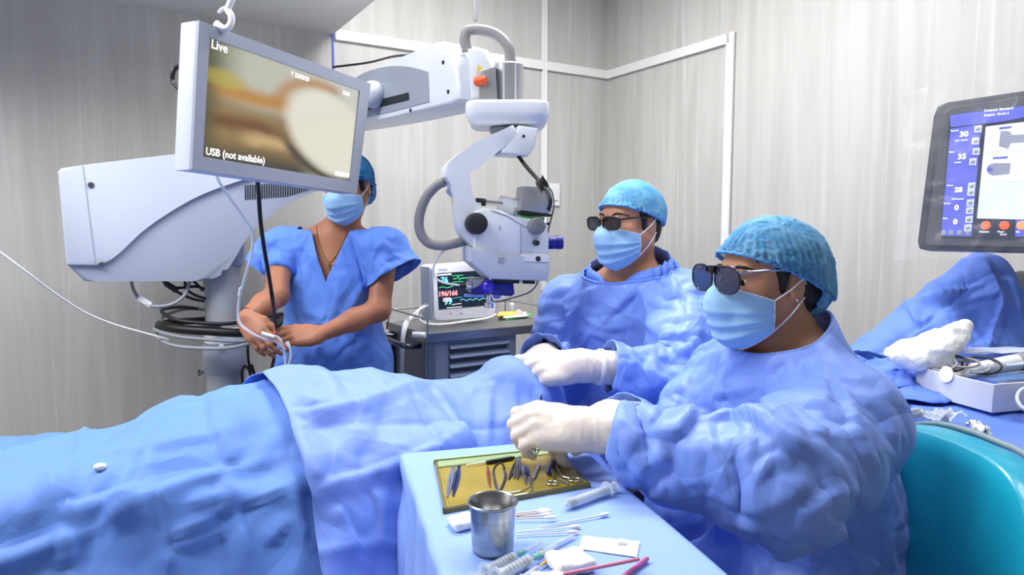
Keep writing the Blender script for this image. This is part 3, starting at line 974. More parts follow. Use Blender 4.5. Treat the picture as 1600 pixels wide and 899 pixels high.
# where the photograph shows the strong folds of each garment (as sight lines onto the cloth)
FOLDS_A = [([(1100, 651), (1148, 648), (1184, 655), (1224, 682), (1264, 702)], 1.3), ([(1262, 740), (1228, 772), (1184, 792), (1144, 800)], 1.0), ([(1144, 800), (1146, 766), (1122, 713), (1100, 658)], 1.1),
    ([(1175, 598), (1206, 655), (1222, 674)], .9), ([(1002, 669), (1046, 673), (1080, 652), (1113, 629), (1166, 606)], 1.2), ([(954, 695), (975, 686), (1006, 669)], .9), ([(966, 742), (975, 713), (1002, 680)], 1.0),
    ([(989, 765), (993, 740), (1018, 722), (1046, 708)], 1.0), ([(1010, 780), (1030, 750), (1060, 738)], .8), ([(1290, 558), (1290, 600), (1286, 640)], .5), ([(1335, 655), (1362, 700), (1380, 760)], .8),
    ([(1233, 785), (1255, 797), (1290, 772), (1330, 748)], .9), ([(1268, 802), (1310, 830), (1344, 855), (1380, 890)], 1.2), ([(1117, 825), (1117, 868)], .8), ([(1150, 830), (1200, 850), (1260, 890)], .9),
    ([(1118, 572), (1140, 556), (1166, 548)], .7), ([(1068, 604), (1095, 562), (1130, 545)], 1.1), ([(1140, 610), (1132, 589), (1157, 556)], .9), ([(1200, 620), (1250, 640), (1300, 690)], .6), ([(1060, 760), (1100, 740), (1130, 745)], .7),
    ([(1170, 760), (1190, 720), (1230, 700)], .7), ([(1310, 600), (1330, 640), (1335, 700)], .6), ([(1020, 640), (1050, 625), (1075, 600)], 1.0), ([(1010, 655), (1030, 640), (1048, 622)], .9), ([(1300, 790), (1340, 770), (1375, 790)], .6)]
FOLDS_S = [([(874, 470), (883, 510), (879, 545)], 1.0), ([(930, 512), (957, 480), (985, 455)], .9), ([(991, 447), (1009, 493), (1018, 519)], 1.2), ([(940, 554), (992, 549), (1026, 528), (1061, 510)], 1.2), ([(1005, 535), (1018, 571), (1044, 586)], 1.2),
    ([(1026, 530), (1040, 571)], .9), ([(1048, 556), (1080, 532), (1100, 500)], 1.0), ([(1066, 452), (1072, 493), (1052, 526)], .9), ([(896, 493), (931, 510), (970, 506)], .8), ([(818, 551), (840, 538), (866, 520)], 1.0), ([(838, 532), (866, 538)], .8),
    ([(934, 590), (953, 552)], 1.0), ([(961, 556), (974, 590)], 1.0), ([(990, 600), (1020, 592), (1060, 600)], .8), ([(900, 540), (915, 520), (945, 530)], .8), ([(905, 455), (930, 440), (945, 425)], .8), ([(1030, 420), (1050, 440), (1060, 470)], .7), ([(985, 570), (1000, 556), (1003, 540)], .8), ([(895, 600), (950, 610), (1000, 640)], .9)]
FOLDS_N = [([(527, 417), (518, 467), (490, 558)], 1.0), ([(577, 353), (572, 430), (548, 500), (522, 549)], .9), ([(463, 358), (468, 440), (460, 503)], .8), ([(604, 472), (559, 522), (513, 567)], 1.1), ([(595, 367), (620, 383)], .8), ([(431, 362), (415, 380)], .8), ([(600, 400), (612, 412)], .8),
    ([(500, 380), (505, 440), (500, 500)], .7), ([(590, 520), (560, 560), (540, 580)], .8), ([(440, 385), (450, 410), (452, 428)], .7), ([(480, 540), (470, 575)], .7)]
def near(c, p, r): return (A(c) - A(p)) @ (A(c) - A(p)) < r * r
def arr(*v): return [A(x) for x in v]

def settle(t, loc):
    t.location = loc
    for ch in t.children: ch.location = Vector(ch.location) - Vector(loc)

# ---------------------------------------------------------------- the assistant in front, sitting at the instrument table
def assistant():
    t = thing('person', 'seated assistant nearest the camera in blue gown and puffy cap, holding tweezers over the tray', 'person')
    H = Head(P(1197, 434, 1.30), (-.955, -.30, -.03), .95)
    nb = A((.535, 1.325, 1.06)); shL = A((.575, 1.16, .985)); shR = A((.485, 1.475, .985))
    elL = A(P(1216, 716, 1.02)); wrL = A(P(917, 671, 1.125)); elR = A(P(1060, 690, 1.37)); wrR = A(P(950, 655, 1.235))
    pv = A((.63, 1.33, .56)); ch = A((.55, 1.325, .92)); f = nrm((-.93, -.30, 0)); lf = A((-f[1], f[0], 0))
    TM = np.stack([lf, f, A((0, 0, 1))], 1)
    hS = Sdf(); head_prims(hS, H, .96)
    S = Sdf(); S.p = list(hS.p)
    S.cone(H.w(0, -.030, -.05), nb, .050, .054, .03)
    S.cone(H.w(0, -.005, -.075), nb + f * .012, .040, .050, .03)
    S.ell(ch, (.155, .11, .19), TM, .06); S.ell((ch + pv) / 2, (.145, .115, .16), TM, .06); S.ell(pv, (.175, .14, .13), TM, .06)
    for sh in (shL, shR): S.cone(nb - A((0, 0, .03)), sh, .05, .055, .05)
    for sh, el, wr in ((shL, elL, wrL), (shR, elR, wrR)):
        S.cone(sh, el, .053, .042, .04); S.cone(el, wr, .042, .028, .03)
    kn = [pv + f * .42 + lf * s * .11 + A((0, 0, -.02)) for s in (1, -1)]
    for s, k_ in zip((1, -1), kn):
        S.cone(pv + lf * s * .09, k_, .085, .06, .05); S.cone(k_, A((k_[0], k_[1], .09)) - f * .06, .058, .04, .03)
        an = A((k_[0], k_[1], .06)) - f * .06; S.cone(an, an + f * .17 - A((0, 0, .02)), .042, .032, .03)
    fdL, doL = (-1, .06, .12), (-.1, -.62, .78)
    cu = [(.75, .9, .5), (.85, 1.0, .55), (.85, 1.05, .6), (.80, 1.0, .6)]
    thL = [(.050, .040, -.030), (.078, .036, -.050), (.098, .024, -.060)]
    core = Sdf(); core.p = list(S.p)                                    # collider without the fingers
    tips = fingers(S, wrL, fdL, doL, -1, cu, .98, thL)
    fdR, doR = (-.9, -.4, -.05), (-.1, .1, 1)
    fingers(S, wrR, fdR, doR, 1, cu, .96)
    body_mesh(S, t, 'skin_assistant', .0048)
    face_bits(H, hS, t, 'skin_assistant')
    bun = (0, -.094, -.022, .056, .052, .060)
    make_hair(H, t, bun=bun)
    make_cap(H, t, 'cap_teal', (.010, .010, .012), bun, front=.052, slope=.44, stretch=1.10)
    make_mask(H, hS, t, (-1,), 1)
    g = make_glasses(H, t, 'frame_black', 'lens_blue', w=.074, h=.052, y=.122, z=.004, rim=.0021, wrap=.05, gap=.0415, temple_m='frame_silver', rnd=2.8)
    # clip-on hinge over the bridge
    box('clip', H.w(0, .126, .024), (.020 * H.s, .008, .007), 'frame_black', g, Matrix(H.M.tolist()), .002)
    e = bmesh.new(); bmesh.ops.create_uvsphere(e, u_segments=10, v_segments=8, radius=.0035); bmesh.ops.translate(e, verts=e.verts, vec=Vector(H.w(-.083, -.006, -.038)))
    obj('ear_stud', e, 'silver', t, True)
    glove(t, wrL, fdL, doL, -1, cu, elL, .078, thL, .98, rw=.030)
    glove(t, wrR, fdR, doR, 1, cu, elR, .065, None, .96, rw=.030)
    # the gown
    G = Sdf()
    G.cone(nb + A((.006, 0, .095)), nb - A((0, 0, .04)), .060, .080, .03)
    G.ell(ch + A((.005, 0, 0)), (.185, .145, .20), TM, .08); G.ell((ch + pv) / 2 + A((.01, 0, 0)), (.185, .155, .19), TM, .08); G.ell(pv + A((.01, 0, -.02)), (.225, .175, .17), TM, .08)
    for sh in (shL, shR): G.cone(nb - A((0, 0, .035)), sh, .072, .085, .06)
    cfL = wrL + nrm(elL - wrL) * .075; cfR = wrR + nrm(elR - wrR) * .055
    for sh, el, cf, kk in ((shL, elL, cfL, 1), (shR, elR, cfR, 0)):
        m = sh + (el - sh) * .5 + A((0, 0, -.012))
        G.cone(sh, m, .088, .094, .05); G.cone(m, el + A((0, 0, -.012)), .094, .086, .03); G.cone(el + A((0, 0, -.01)), cf, .084, .056, .04)
        G.cone(cf, cf + nrm(cf - el) * .03, .055, .045, .02)
    for s, k_ in zip((1, -1), kn):
        G.cone(pv + lf * s * .09, k_, .12, .10, .10); G.cone(k_, A((k_[0], k_[1], .30)), .10, .10, .06)
    axL = nrm(wrL - elL); axR = nrm(wrR - elR); cL = cfL + axL * .02; cR = cfR + axR * .02
    nk = nrm(A((f[0] * .42, f[1] * .42, 1)))
    nco = nb + A((0, 0, .048))
    def pin(X):
        return ((X - nco) @ nk > -.012) & (np.linalg.norm(X - nb, axis=1) < .13) | ((X - cL) @ axL > -.006) & (np.linalg.norm(X - cL, axis=1) < .10) | ((X - cR) @ axR > -.006) & (np.linalg.norm(X - cR, axis=1) < .10) | (X[:, 2] < .34)
    cuts = [([(nco, nk)], lambda c: near(c, nb, .16)), ([(cL, axL)], lambda c: near(c, cL, .085)), ([(cR, axR)], lambda c: near(c, cR, .085)),
            ([((0, 0, .36), (0, 0, -1))], lambda c: c[2] < .45)]
    gw = gown_mesh(G, core, t, 'gown', 'gown_blue', .0125, cuts, pin, [(shL, elL, .12), (elL, cL, .11), (shR, elR, .12), (elR, cR, .11)], seed=1.3, lines=FOLDS_A)
    lps = boundary_loops(gw.data)
    for lp in lps:
        c = sum(lp, Vector()) / len(lp)
        if near(c, nb, .12):
            bm = bmesh.new(); b_tube(bm, lp + [lp[0]], .0042, 6, smooth=False); autosmooth(obj('neck_binding', bm, 'gown_blue', gw), 80)
    # knotted tie at the back of the neck
    b0 = nb + A((.095, -.03, .002))
    bm = bmesh.new()
    for k_, (dx, dy, dz) in enumerate(((.06, .00, -.010), (.072, -.02, -.004))):
        p = [Vector(b0), Vector(b0 + A((dx * .5, dy, dz * .4 + .008))), Vector(b0 + A((dx, dy, dz)))]
        for q in range(2):
            d = (p[q + 1] - p[q]); u = d.normalized()
            b_box(bm, (p[q] + p[q + 1]) / 2, (d.length * 1.05, .020, .0022), axes(u, u.cross(Vector((0, .3, 1))).normalized(), u.cross(u.cross(Vector((0, .3, 1))).normalized())))
    obj('neck_tie', bm, 'tie_blue', gw)
    settle(t, (pv[0], pv[1], 0))
    return t, tips, wrL
assistant_t, tips_a, wrist_a = assistant()

# ---------------------------------------------------------------- the surgeon behind the patient's head
def surgeon():
    t = thing('person', 'seated surgeon in blue gown and dark tortoise glasses, gloved hands on the drape', 'person')
    H = Head(P(984, 346, 1.95), (-.80, -.60, -.07), .95)
    f = nrm((-.70, -.71, 0)); lf = A((-f[1], f[0], 0)); TM = np.stack([lf, f, A((0, 0, 1))], 1)
    nb = A(P(985, 432, 2.0)); shR = A((.190, 2.13, 1.075)); shL = A((.485, 1.86, 1.10))
    pv = A((.44, 2.10, .66)); ch = A((.365, 2.03, 1.0))
    elR = A(P(880, 560, 2.10)); wrR = A(P(846, 560, 1.86)); elL = A(P(1074, 584, 1.67)); wrL = A(P(903, 571, 1.62))
    hS = Sdf(); head_prims(hS, H, 1.05)
    S = Sdf(); S.p = list(hS.p)
    S.cone(H.w(0, -.025, -.05), nb, .054, .058, .03); S.cone(H.w(0, .0, -.075), nb + f * .012, .046, .054, .03)
    S.ell(ch, (.175, .12, .20), TM, .06); S.ell((ch + pv) / 2, (.155, .12, .18), TM, .06); S.ell(pv, (.175, .14, .13), TM, .06)
    for sh in (shL, shR): S.cone(nb - A((0, 0, .03)), sh, .055, .062, .05)
    for sh, el, wr in ((shL, elL, wrL), (shR, elR, wrR)):
        S.cone(sh, el, .058, .046, .04); S.cone(el, wr, .046, .031, .03)
    kn = [pv + f * .30 + lf * s * .24 + A((0, 0, -.06)) for s in (1, -1)]
    for s, k_ in zip((1, -1), kn):
        S.cone(pv + lf * s * .10, k_, .09, .065, .05); S.cone(k_, A((k_[0], k_[1], .09)), .06, .042, .03)
        an = A((k_[0], k_[1], .06)); S.cone(an, an + f * .17 - A((0, 0, .02)), .042, .032, .03)
    core = Sdf(); core.p = list(S.p)
    fdL, doL = (-1, -.12, -.03), (.1, -.66, .75)
    cuL = [(.35, .45, .3), (.55, .6, .4), (.8, .55, .3), (1.0, .35, .2)]
    fdR, doR = (-.75, -.6, -.12), (-.3, -.1, .95)
    cuR = [(.4, .5, .3), (.5, .6, .4), (.6, .6, .4), (.7, .6, .4)]
    thL = [(.055, .044, -.012), (.085, .050, -.020), (.108, .046, -.026)]
    fingers(S, wrL, fdL, doL, -1, cuL, 1.06, thL); fingers(S, wrR, fdR, doR, 1, cuR, 1.04)
    body_mesh(S, t, 'skin_surgeon', .0052)
    face_bits(H, hS, t, 'skin_surgeon')
    make_hair(H, t)
    make_cap(H, t, 'cap_light', (.004, .004, .004), None, front=.054, slope=.40, stretch=1.07)
    make_mask(H, hS, t, (-1,), 2)
    make_glasses(H, t, 'frame_tortoise', 'lens_dark', w=.060, h=.036, y=.117, z=.001, rim=.0032, wrap=.14, gap=.0355, rnd=4.0)
    glove(t, wrL, fdL, doL, -1, cuL, elL, .06, thL, 1.06, rw=.034)
    glove(t, wrR, fdR, doR, 1, cuR, elR, .06, None, 1.04, rw=.034)
    ax = nrm(elL - wrL)
    lathe('knit_cuff', [(.040, 0), (.041, .01), (.043, .05), (.044, .06)], wrL + ax * .055, ax, 'glove_cuff', t, 24, caps=False)
    G = Sdf()
    G.cone(nb + A((.004, 0, .075)), nb - A((0, 0, .05)), .066, .092, .03)
    G.ell(ch, (.205, .15, .21), TM, .08); G.ell((ch + pv) / 2, (.20, .165, .20), TM, .08); G.ell(pv, (.24, .19, .18), TM, .08)
    for sh in (shL, shR): G.cone(nb - A((0, 0, .035)), sh, .078, .09, .06)
    cfL = wrL + nrm(elL - wrL) * .10; cfR = wrR + nrm(elR - wrR) * .035
    for sh, el, cf in ((shL, elL, cfL), (shR, elR, cfR)):
        m = sh + (el - sh) * .5
        G.cone(sh, m, .092, .098, .05); G.cone(m, el + A((0, 0, -.01)), .098, .09, .03); G.cone(el + A((0, 0, -.01)), cf, .088, .058, .04)
        G.cone(cf, cf + nrm(cf - el) * .03, .056, .048, .02)
    for s, k_ in zip((1, -1), kn):
        G.cone(pv + lf * s * .09, k_, .13, .11, .10); G.cone(k_, A((k_[0], k_[1], .30)), .10, .10, .06)
    axL = nrm(wrL - elL); axR = nrm(wrR - elR); cL = cfL + axL * .02; cR = cfR + axR * .02
    nk = nrm(A((f[0] * .42, f[1] * .42, 1))); nco = nb + A((0, 0, .030))
    def pin(X):
        return ((X - nco) @ nk > -.012) & (np.linalg.norm(X - nb, axis=1) < .14) | ((X - cL) @ axL > -.006) & (np.linalg.norm(X - cL, axis=1) < .10) | ((X - cR) @ axR > -.006) & (np.linalg.norm(X - cR, axis=1) < .10) | (X[:, 2] < .34)
    cuts = [([(nco, nk)], lambda c: near(c, nb, .17)), ([(cL, axL)], lambda c: near(c, cL, .085)), ([(cR, axR)], lambda c: near(c, cR, .085)),
            ([((0, 0, .36), (0, 0, -1))], lambda c: c[2] < .45)]
    gw = gown_mesh(G, core, t, 'gown', 'gown_blue', .0135, cuts, pin, [(shL, elL, .12), (elL, cL, .11), (shR, elR, .12), (elR, cR, .11)], seed=4.1, lines=FOLDS_S)
    for lp in boundary_loops(gw.data):
        c = sum(lp, Vector()) / len(lp)
        if near(c, nb, .12):
            bm = bmesh.new(); b_tube(bm, lp + [lp[0]], .005, 6, smooth=False); autosmooth(obj('neck_binding', bm, 'scrub_blue', gw), 80)
            bm = bmesh.new(); ra, rb = [], []
            fv = Vector(f)
            for p in lp:
                d = Vector((p.x - c.x, p.y - c.y, 0)); fr = max(0, d.normalized().dot(fv)); k_ = 1 - .9 * fr ** 6
                ra.append(bm.verts.new(p + Vector((0, 0, -.012)) - d * .04)); rb.append(bm.verts.new(p - d * .16 + Vector((0, 0, -.012 + .040 * k_))))
            for i_ in range(len(ra)):
                j_ = (i_ + 1) % len(ra); bm.faces.new((ra[i_], ra[j_], rb[j_], rb[i_]))
            solid(obj('scrub_collar', bm, 'tie_blue', t, True), .003, 0)
    settle(t, (pv[0], pv[1], 0))
    s = thing('stool', 'round grey stool under the seated surgeon', 'stool', loc=(pv[0], pv[1], 0))
    lathe('seat', [(.16, .50), (.175, .515), (.175, .535), (.16, .55)], (0, 0, 0), (0, 0, 1), 'frame_black', s)
    lathe('post', [(.03, .08), (.03, .5)], (0, 0, 0), (0, 0, 1), 'silver', s)
    for k_ in range(5):
        a = k_ * 2 * math.pi / 5
        b_ = bmesh.new(); b_tube(b_, [(0, 0, .09), (.24 * math.cos(a), .24 * math.sin(a), .06), (.25 * math.cos(a), .25 * math.sin(a), .0)], .016, 8, 3); autosmooth(obj('leg', b_, 'silver', s))
    return t
surgeon_t = surgeon()

# ---------------------------------------------------------------- the nurse standing behind
def nurse():
    t = thing('person', 'standing nurse in short sleeved blue scrub top, bare arms, handling thin tubing', 'person')
    H = Head(P(543, 288, 2.42), (-.30, -.90, -.26), .93)
    f = nrm((-.12, -1, 0)); lf = A((-f[1], f[0], 0)); TM = np.stack([lf, f, A((0, 0, 1))], 1)
    nb = A(P(530, 362, 2.46)); shR = A(P(440, 383, 2.44)); shL = A(P(603, 383, 2.42))
    ch = A(P(522, 440, 2.46)); wa = A(P(520, 540, 2.45)); pv = A((wa[0], wa[1] + .02, .80))
    elR = A(P(432, 462, 2.28)); wrR = A(P(384, 496, 2.12)); elL = A(P(592, 484, 2.33)); wrL = A(P(500, 523, 2.20))
    hS = Sdf(); head_prims(hS, H, .95)
    S = Sdf(); S.p = list(hS.p)
    S.cone(H.w(0, -.025, -.05), nb, .050, .052, .03); S.cone(H.w(0, .0, -.075), nb + f * .01, .042, .05, .03)
    S.ell(ch, (.150, .10, .20), TM, .06); S.ell(wa, (.130, .10, .16), TM, .06); S.ell(pv, (.165, .12, .14), TM, .06)
    for sh in (shL, shR): S.cone(nb - A((0, 0, .02)), sh, .040, .048, .04)
    for sh, el, wr in ((shL, elL, wrL), (shR, elR, wrR)):
        S.cone(sh, el, .046, .038, .03); S.cone(el, limb_r(el, wr, .45), .0385, .036, .02); S.cone(limb_r(el, wr, .4), wr, .036, .024, .02)
    for s in (1, -1):
        k_ = A((pv[0], pv[1] - .02, .45)) + lf * s * .09; an = A((k_[0], pv[1], .08))
        S.cone(pv + lf * s * .085, k_, .085, .055, .05); S.cone(k_, an, .053, .036, .02); S.cone(an - A((0, 0, .03)), an + f * .15 - A((0, 0, .05)), .036, .028, .02)
    core = Sdf(); core.p = list(S.p)
    fdR, doR = (.62, -.45, -.62), (-.45, -.65, .55)
    cuR = [(.25, .35, .2), (.3, .4, .25), (.35, .4, .3), (.4, .4, .3)]
    thR = [(.050, .040, -.012), (.078, .044, -.024), (.100, .036, -.034)]
    fdL, doL = (-1, -.10, .02), (.15, -.72, .65)
    cuL = [(.35, .45, .25), (.45, .5, .3), (.55, .55, .35), (.6, .6, .4)]
    thL = [(.052, .036, -.016), (.082, .036, -.028), (.106, .026, -.032)]
    tR = fingers(S, wrR, fdR, doR, 1, cuR, .92, thR); tL = fingers(S, wrL, fdL, doL, -1, cuL, .92, thL)
    body_mesh(S, t, 'skin_nurse', .0045)
    face_bits(H, hS, t, 'skin_nurse')
    bun = (0, -.10, -.045, .050, .045, .060)
    make_hair(H, t, bun=bun)
    make_cap(H, t, 'cap_deep', (.006, .006, .006), bun, front=.050, slope=.42, stretch=1.07, h=.006)
    make_mask(H, hS, t, (-1,), 3)
    G = Sdf()
    G.cone(nb + A((0, 0, .02)), nb - A((0, 0, .04)), .07, .08, .03)
    G.ell(ch, (.180, .125, .21), TM, .06); G.ell(wa, (.175, .135, .20), TM, .08); G.ell(pv, (.205, .155, .19), TM, .08)
    for sh in (shL, shR): G.cone(nb - A((0, 0, .02)), sh, .058, .066, .04)
    cuts = []; ends = []
    for sh, el, s in ((shL, elL, 1), (shR, elR, -1)):
        ax = nrm(A((0, 0, -.8)) + lf * s * .55 + f * .15); e = sh + ax * .15
        G.cone(sh, e, .072, .088, .04); ends.append((sh + ax * .11, ax, e))
        cuts.append(([(sh + ax * .110, ax)], lambda c, e=e, ax=ax, sh=sh, s=s: near(c, e, .20) and (A(c) - sh) @ ax > .06 and (A(c) - sh) @ lf * s > -.035 + .25 * ((A(c) - sh) @ ax - .11)))
    ap = nb + f * .10 + A((0, 0, -.175))
    up = A((0, 0, 1))
    n1 = nrm(np.cross(f, nrm(A((0, 0, .175)) + lf * .066))); n2 = -nrm(np.cross(f, nrm(A((0, 0, .175)) - lf * .066)))
    if n1 @ (nb + A((0, 0, .05)) - ap) < 0: n1 = -n1
    if n2 @ (nb + A((0, 0, .05)) - ap) < 0: n2 = -n2
    cuts.append(([(ap, n1), (ap, n2)], lambda c: (A(c) - nb) @ f > -.035 and c[2] > ap[2] - .03 and near(c, nb, .24)))
    cuts.append(([(nb + A((0, 0, .004)), (0, 0, 1))], lambda c: near(c, nb, .14)))
    cuts.append(([((0, 0, .66), (0, 0, -1))], lambda c: c[2] < .75))
    def pin(X):
        q = (np.linalg.norm(X - nb, axis=1) < .085) | (X[:, 2] < .60)
        return q | (((X - ap) @ n1 > -.012) & ((X - ap) @ n2 > -.012) & ((X - nb) @ f > -.03) & (X[:, 2] > ap[2]) & (np.linalg.norm(X - nb, axis=1) < .16))
    gw = gown_mesh(G, core, t, 'scrub_top', 'scrub_blue', .0125, cuts, pin, [(shL, ends[0][2], .1), (shR, ends[1][2], .1)], seed=8.2, amp=.007, sleeve_amp=.006, crease=.006, fold=.010, lines=FOLDS_N)
    T = Sdf()
    for s in (1, -1):
        k_ = A((pv[0], pv[1] - .02, .45)) + lf * s * .09
        T.cone(pv + lf * s * .08, k_, .125, .09, .05); T.cone(k_, A((k_[0], pv[1], .10)), .09, .075, .03)
    lo, hi = T.bounds(.02); X, F = surfnet(T, lo, hi, .016)
    mesh_np('trousers', X, F, 'scrub_blue', t)
    # necklace with a small cross, bracelet with a teal bead, red nails
    c0 = nb + A((0, 0, .02))
    pts = []
    for q in np.linspace(-1, 1, 15):
        p = c0 + lf * .062 * q * (1.0) + f * .20 + A((0, 0, -.125 * (1 - abs(q) ** 1.5)))
        p = p[None]
        for _ in range(16): p = p - f * ((core(p) - .002) * .8)[:, None]
        pts.append(Vector(p[0]))
    n_ = tube('necklace', pts, .0011, 'gold', t, 5, 2)
    m = pts[7]
    bm = bmesh.new(); b_box(bm, m + Vector((0, -.004, -.015)), (.0035, .002, .026)); b_box(bm, m + Vector((0, -.004, -.010)), (.014, .002, .0035))
    obj('pendant', bm, 'gold', n_)
    ax = nrm(wrR - elR); u, v = frame(ax); c = Vector(wrR - ax * .012)
    ring = [c + (u * math.cos(a) + v * math.sin(a)) * .0275 for a in np.linspace(0, 2 * math.pi, 22)]
    br = tube('bracelet', ring, .0012, 'frame_black', t, 5, 1)
    bd = max(ring, key=lambda q: -q.y + q.x * .5)
    bm = bmesh.new(); bmesh.ops.create_uvsphere(bm, u_segments=10, v_segments=8, radius=.009); bmesh.ops.translate(bm, verts=bm.verts, vec=bd)
    obj('bead', bm, 'teal_bead', br, True)
    for k_, (tp, d) in enumerate(((tR[4], fdR), (tR[0], fdR), (tL[4], fdL))):
        bm = bmesh.new(); bmesh.ops.create_uvsphere(bm, u_segments=10, v_segments=6, radius=1.0)
        bmesh.ops.scale(bm, verts=bm.verts, vec=(.0075, .0075, .0055)); bmesh.ops.translate(bm, verts=bm.verts, vec=Vector(A(tp) + nrm(d) * .005 + A((0, -.0035, .0025))))
        obj('fingernail', bm, 'nail_red', t, True)
    settle(t, (pv[0], pv[1], 0))
    return t, tR, tL
nurse_t, tips_nr, tips_nl = nurse()
# ---------------------------------------------------------------- operating table, covered patient, drapes
mat('drape_mid', (100, 140, 216), 0.6, spec=0.35, crease=(5.0, .24, .06))
mat('drape_light', (122, 152, 232), 0.55, spec=0.4, crease=(5.0, .24, .06))
mat('drape_pale', (140, 170, 236), 0.6, spec=0.35, crease=(5.0, .12, .05))
mat('drape_deep', (98, 132, 220), 0.6, spec=0.35, crease=(5.0, .24, .06))
mat('steel', (176, 178, 180), 0.28, metal=1.0, noise=0.1, nscale=14, stretch=(1, 1, 12))
mat('steel_bright', (214, 214, 214), 0.16, metal=1.0)
mat('steel_dark', (96, 98, 104), 0.3, metal=1.0)
mat('pad_black', (30, 32, 36), 0.5)
mat('cotton', (244, 244, 242), 0.95, spec=0.1, bump=0.6, bscale=140, bdist=0.004)
PA = A((-.89, -.455, 0)); PQ = A((.455, -.89, 0)); PO = A((0.0, 1.64, 0))
def pt(s, t, z): return PO + PA * s + PQ * t + A((0, 0, z))
PM = np.stack([PA, -PQ, A((0, 0, 1))], 1)
patient = Sdf()
patient.ell(pt(-.02, 0, .865), (.115, .085, .105), PM, .03)
patient.ell(pt(.02, 0, .93), (.05, .04, .05), PM, .03)
patient.cone(pt(.05, 0, .82), pt(.2, 0, .82), .06, .07, .05)
patient.ell(pt(.40, 0, .855), (.26, .18, .122), PM, .06)
patient.ell(pt(.62, 0, .85), (.22, .17, .118), PM, .08)
for s_ in (1, -1):
    patient.cone(pt(.24, s_ * .17, .84), pt(.55, s_ * .22, .82), .055, .045, .05)
    patient.cone(pt(.55, s_ * .22, .82), pt(.80, s_ * .19, .82), .042, .035, .03)
    patient.cone(pt(.75, s_ * .09, .825), pt(1.15, s_ * .09, .775), .09, .07, .05)
    patient.cone(pt(1.15, s_ * .09, .775), pt(1.52, s_ * .08, .745), .062, .045, .03)
    patient.cone(pt(1.54, s_ * .08, .745), pt(1.60, s_ * .10, .85), .042, .03, .02)
bed = Sdf(); bed.box(pt(.80, -.03, .665), (1.0, .27, .05), PM, .03, .02)
board = Sdf(); board.box((-1.42, 1.60, .705), (.52, .20, .035), None, .02, .01)
def support(P_): return np.minimum(np.minimum(patient(P_), bed(P_)), board(P_))

t = thing('person', 'patient lying on the operating table, wholly covered by blue drapes', 'person')
lo, hi = patient.bounds(.02); X, F = surfnet(lambda P_: patient(P_) + .022, lo, hi, .014)
mesh_np('body', X, F, 'skin_surgeon', t)
settle(t, tuple(pt(.4, 0, .715)))
t = thing('operating_table', 'operating table with a black padded top under the draped patient', 'table')
PM3 = axes(PA, -PQ, (0, 0, 1))
box('mattress', pt(.80, -.03, .675), (2.0, .54, .07), 'pad_black', t, PM3, .02)
box('frame', pt(.80, -.03, .61), (1.9, .44, .06), 'steel', t, PM3, .006)
box('column', pt(.75, -.03, .34), (.34, .26, .50), 'steel', t, PM3, .02)
box('base', pt(.75, -.03, .055), (.95, .44, .11), 'pad_black', t, PM3, .03)
settle(t, tuple(pt(.75, -.03, 0)))
t = thing('arm_board', 'padded board at the far side of the operating table, under the blue drape', 'board')
box('board_pad', (-1.42, 1.60, .705), (1.04, .40, .07), 'pad_black', t, None, .02)
for sx in (-1, 1): box('leg', (-1.42 + sx * .42, 1.60, .335), (.04, .30, .67), 'steel', t)
settle(t, (-1.42, 1.60, 0))

def creases(X, lenU, lenW, pu, pw, amp, wid, seed):
    """packing folds pressed into a sheet: alternate ridges and valleys on a grid, plus a little crumple"""
    nu, nw = X.shape[:2]
    Fq = grid_faces(nu, nw)
    N = vnormals(X.reshape(-1, 3), Fq).reshape(X.shape)
    u = np.linspace(0, lenU, nu)[:, None] + 0 * X[..., 0]; w = np.linspace(0, lenW, nw)[None, :] + 0 * X[..., 0]
    Q = np.stack([u * 5, w * 5, 0 * u + seed], -1).reshape(-1, 3)
    wob = vnoise(Q).reshape(nu, nw) * .006; am = (.75 + .7 * vnoise(Q * .8 + 9)).reshape(nu, nw)
    d = 0
    for c, p, k in ((u + wob, pu, 0), (w + wob, pw, 1)):
        i = np.round(c / p); r = np.abs(c - i * p)
        sg = np.where((i + k) % 2 == 0, 1.0, -1.0)
        d = d + sg * np.exp(-r / wid) * amp * am
        d = d + sg * np.exp(-r / (wid * 5)) * amp * .6 * am
    return X + N * d[..., None]
def crumple(X, scale, amp, seed, pw=1.0):
    nu, nw = X.shape[:2]
    N = vnormals(X.reshape(-1, 3), grid_faces(nu, nw))
    Q = X.reshape(-1, 3) * scale + seed
    return X + (N * (ridge(Q, 3) * amp)[:, None]).reshape(X.shape)

def folds(X, lenU, lenW, amp, seed):
    """pulled folds running mostly down the hanging side, flatter on top"""
    nu, nw = X.shape[:2]
    N = vnormals(X.reshape(-1, 3), grid_faces(nu, nw)).reshape(X.shape)
    u = np.linspace(0, lenU, nu)[:, None] + 0 * X[..., 0]; w = np.linspace(0, lenW, nw)[None, :] + 0 * X[..., 0]
    Q = np.stack([u * 6.5 - w * 4.0, w * 2.6 + u * 1.2, 0 * u + seed], -1).reshape(-1, 3)
    Q = Q + .4 * np.stack([vnoise(Q * 1.1 + 2), vnoise(Q * 1.1 + 7), 0 * Q[:, 0]], 1)
    d = (ridge(Q, 2) - .9 * np.abs(vnoise(Q * 1.4 + 4))).reshape(nu, nw)
    steep = .35 + .65 * np.clip(1.3 - np.abs(N[..., 2]), 0, 1)
    return X + N * (d * amp * steep)[..., None]
def sharp(X, amp, seed, period):
    N = vnormals(X.reshape(-1, 3), grid_faces(*X.shape[:2]))
    return X + (N * (facets(X.reshape(-1, 3), seed, period) * amp)[:, None]).reshape(X.shape)
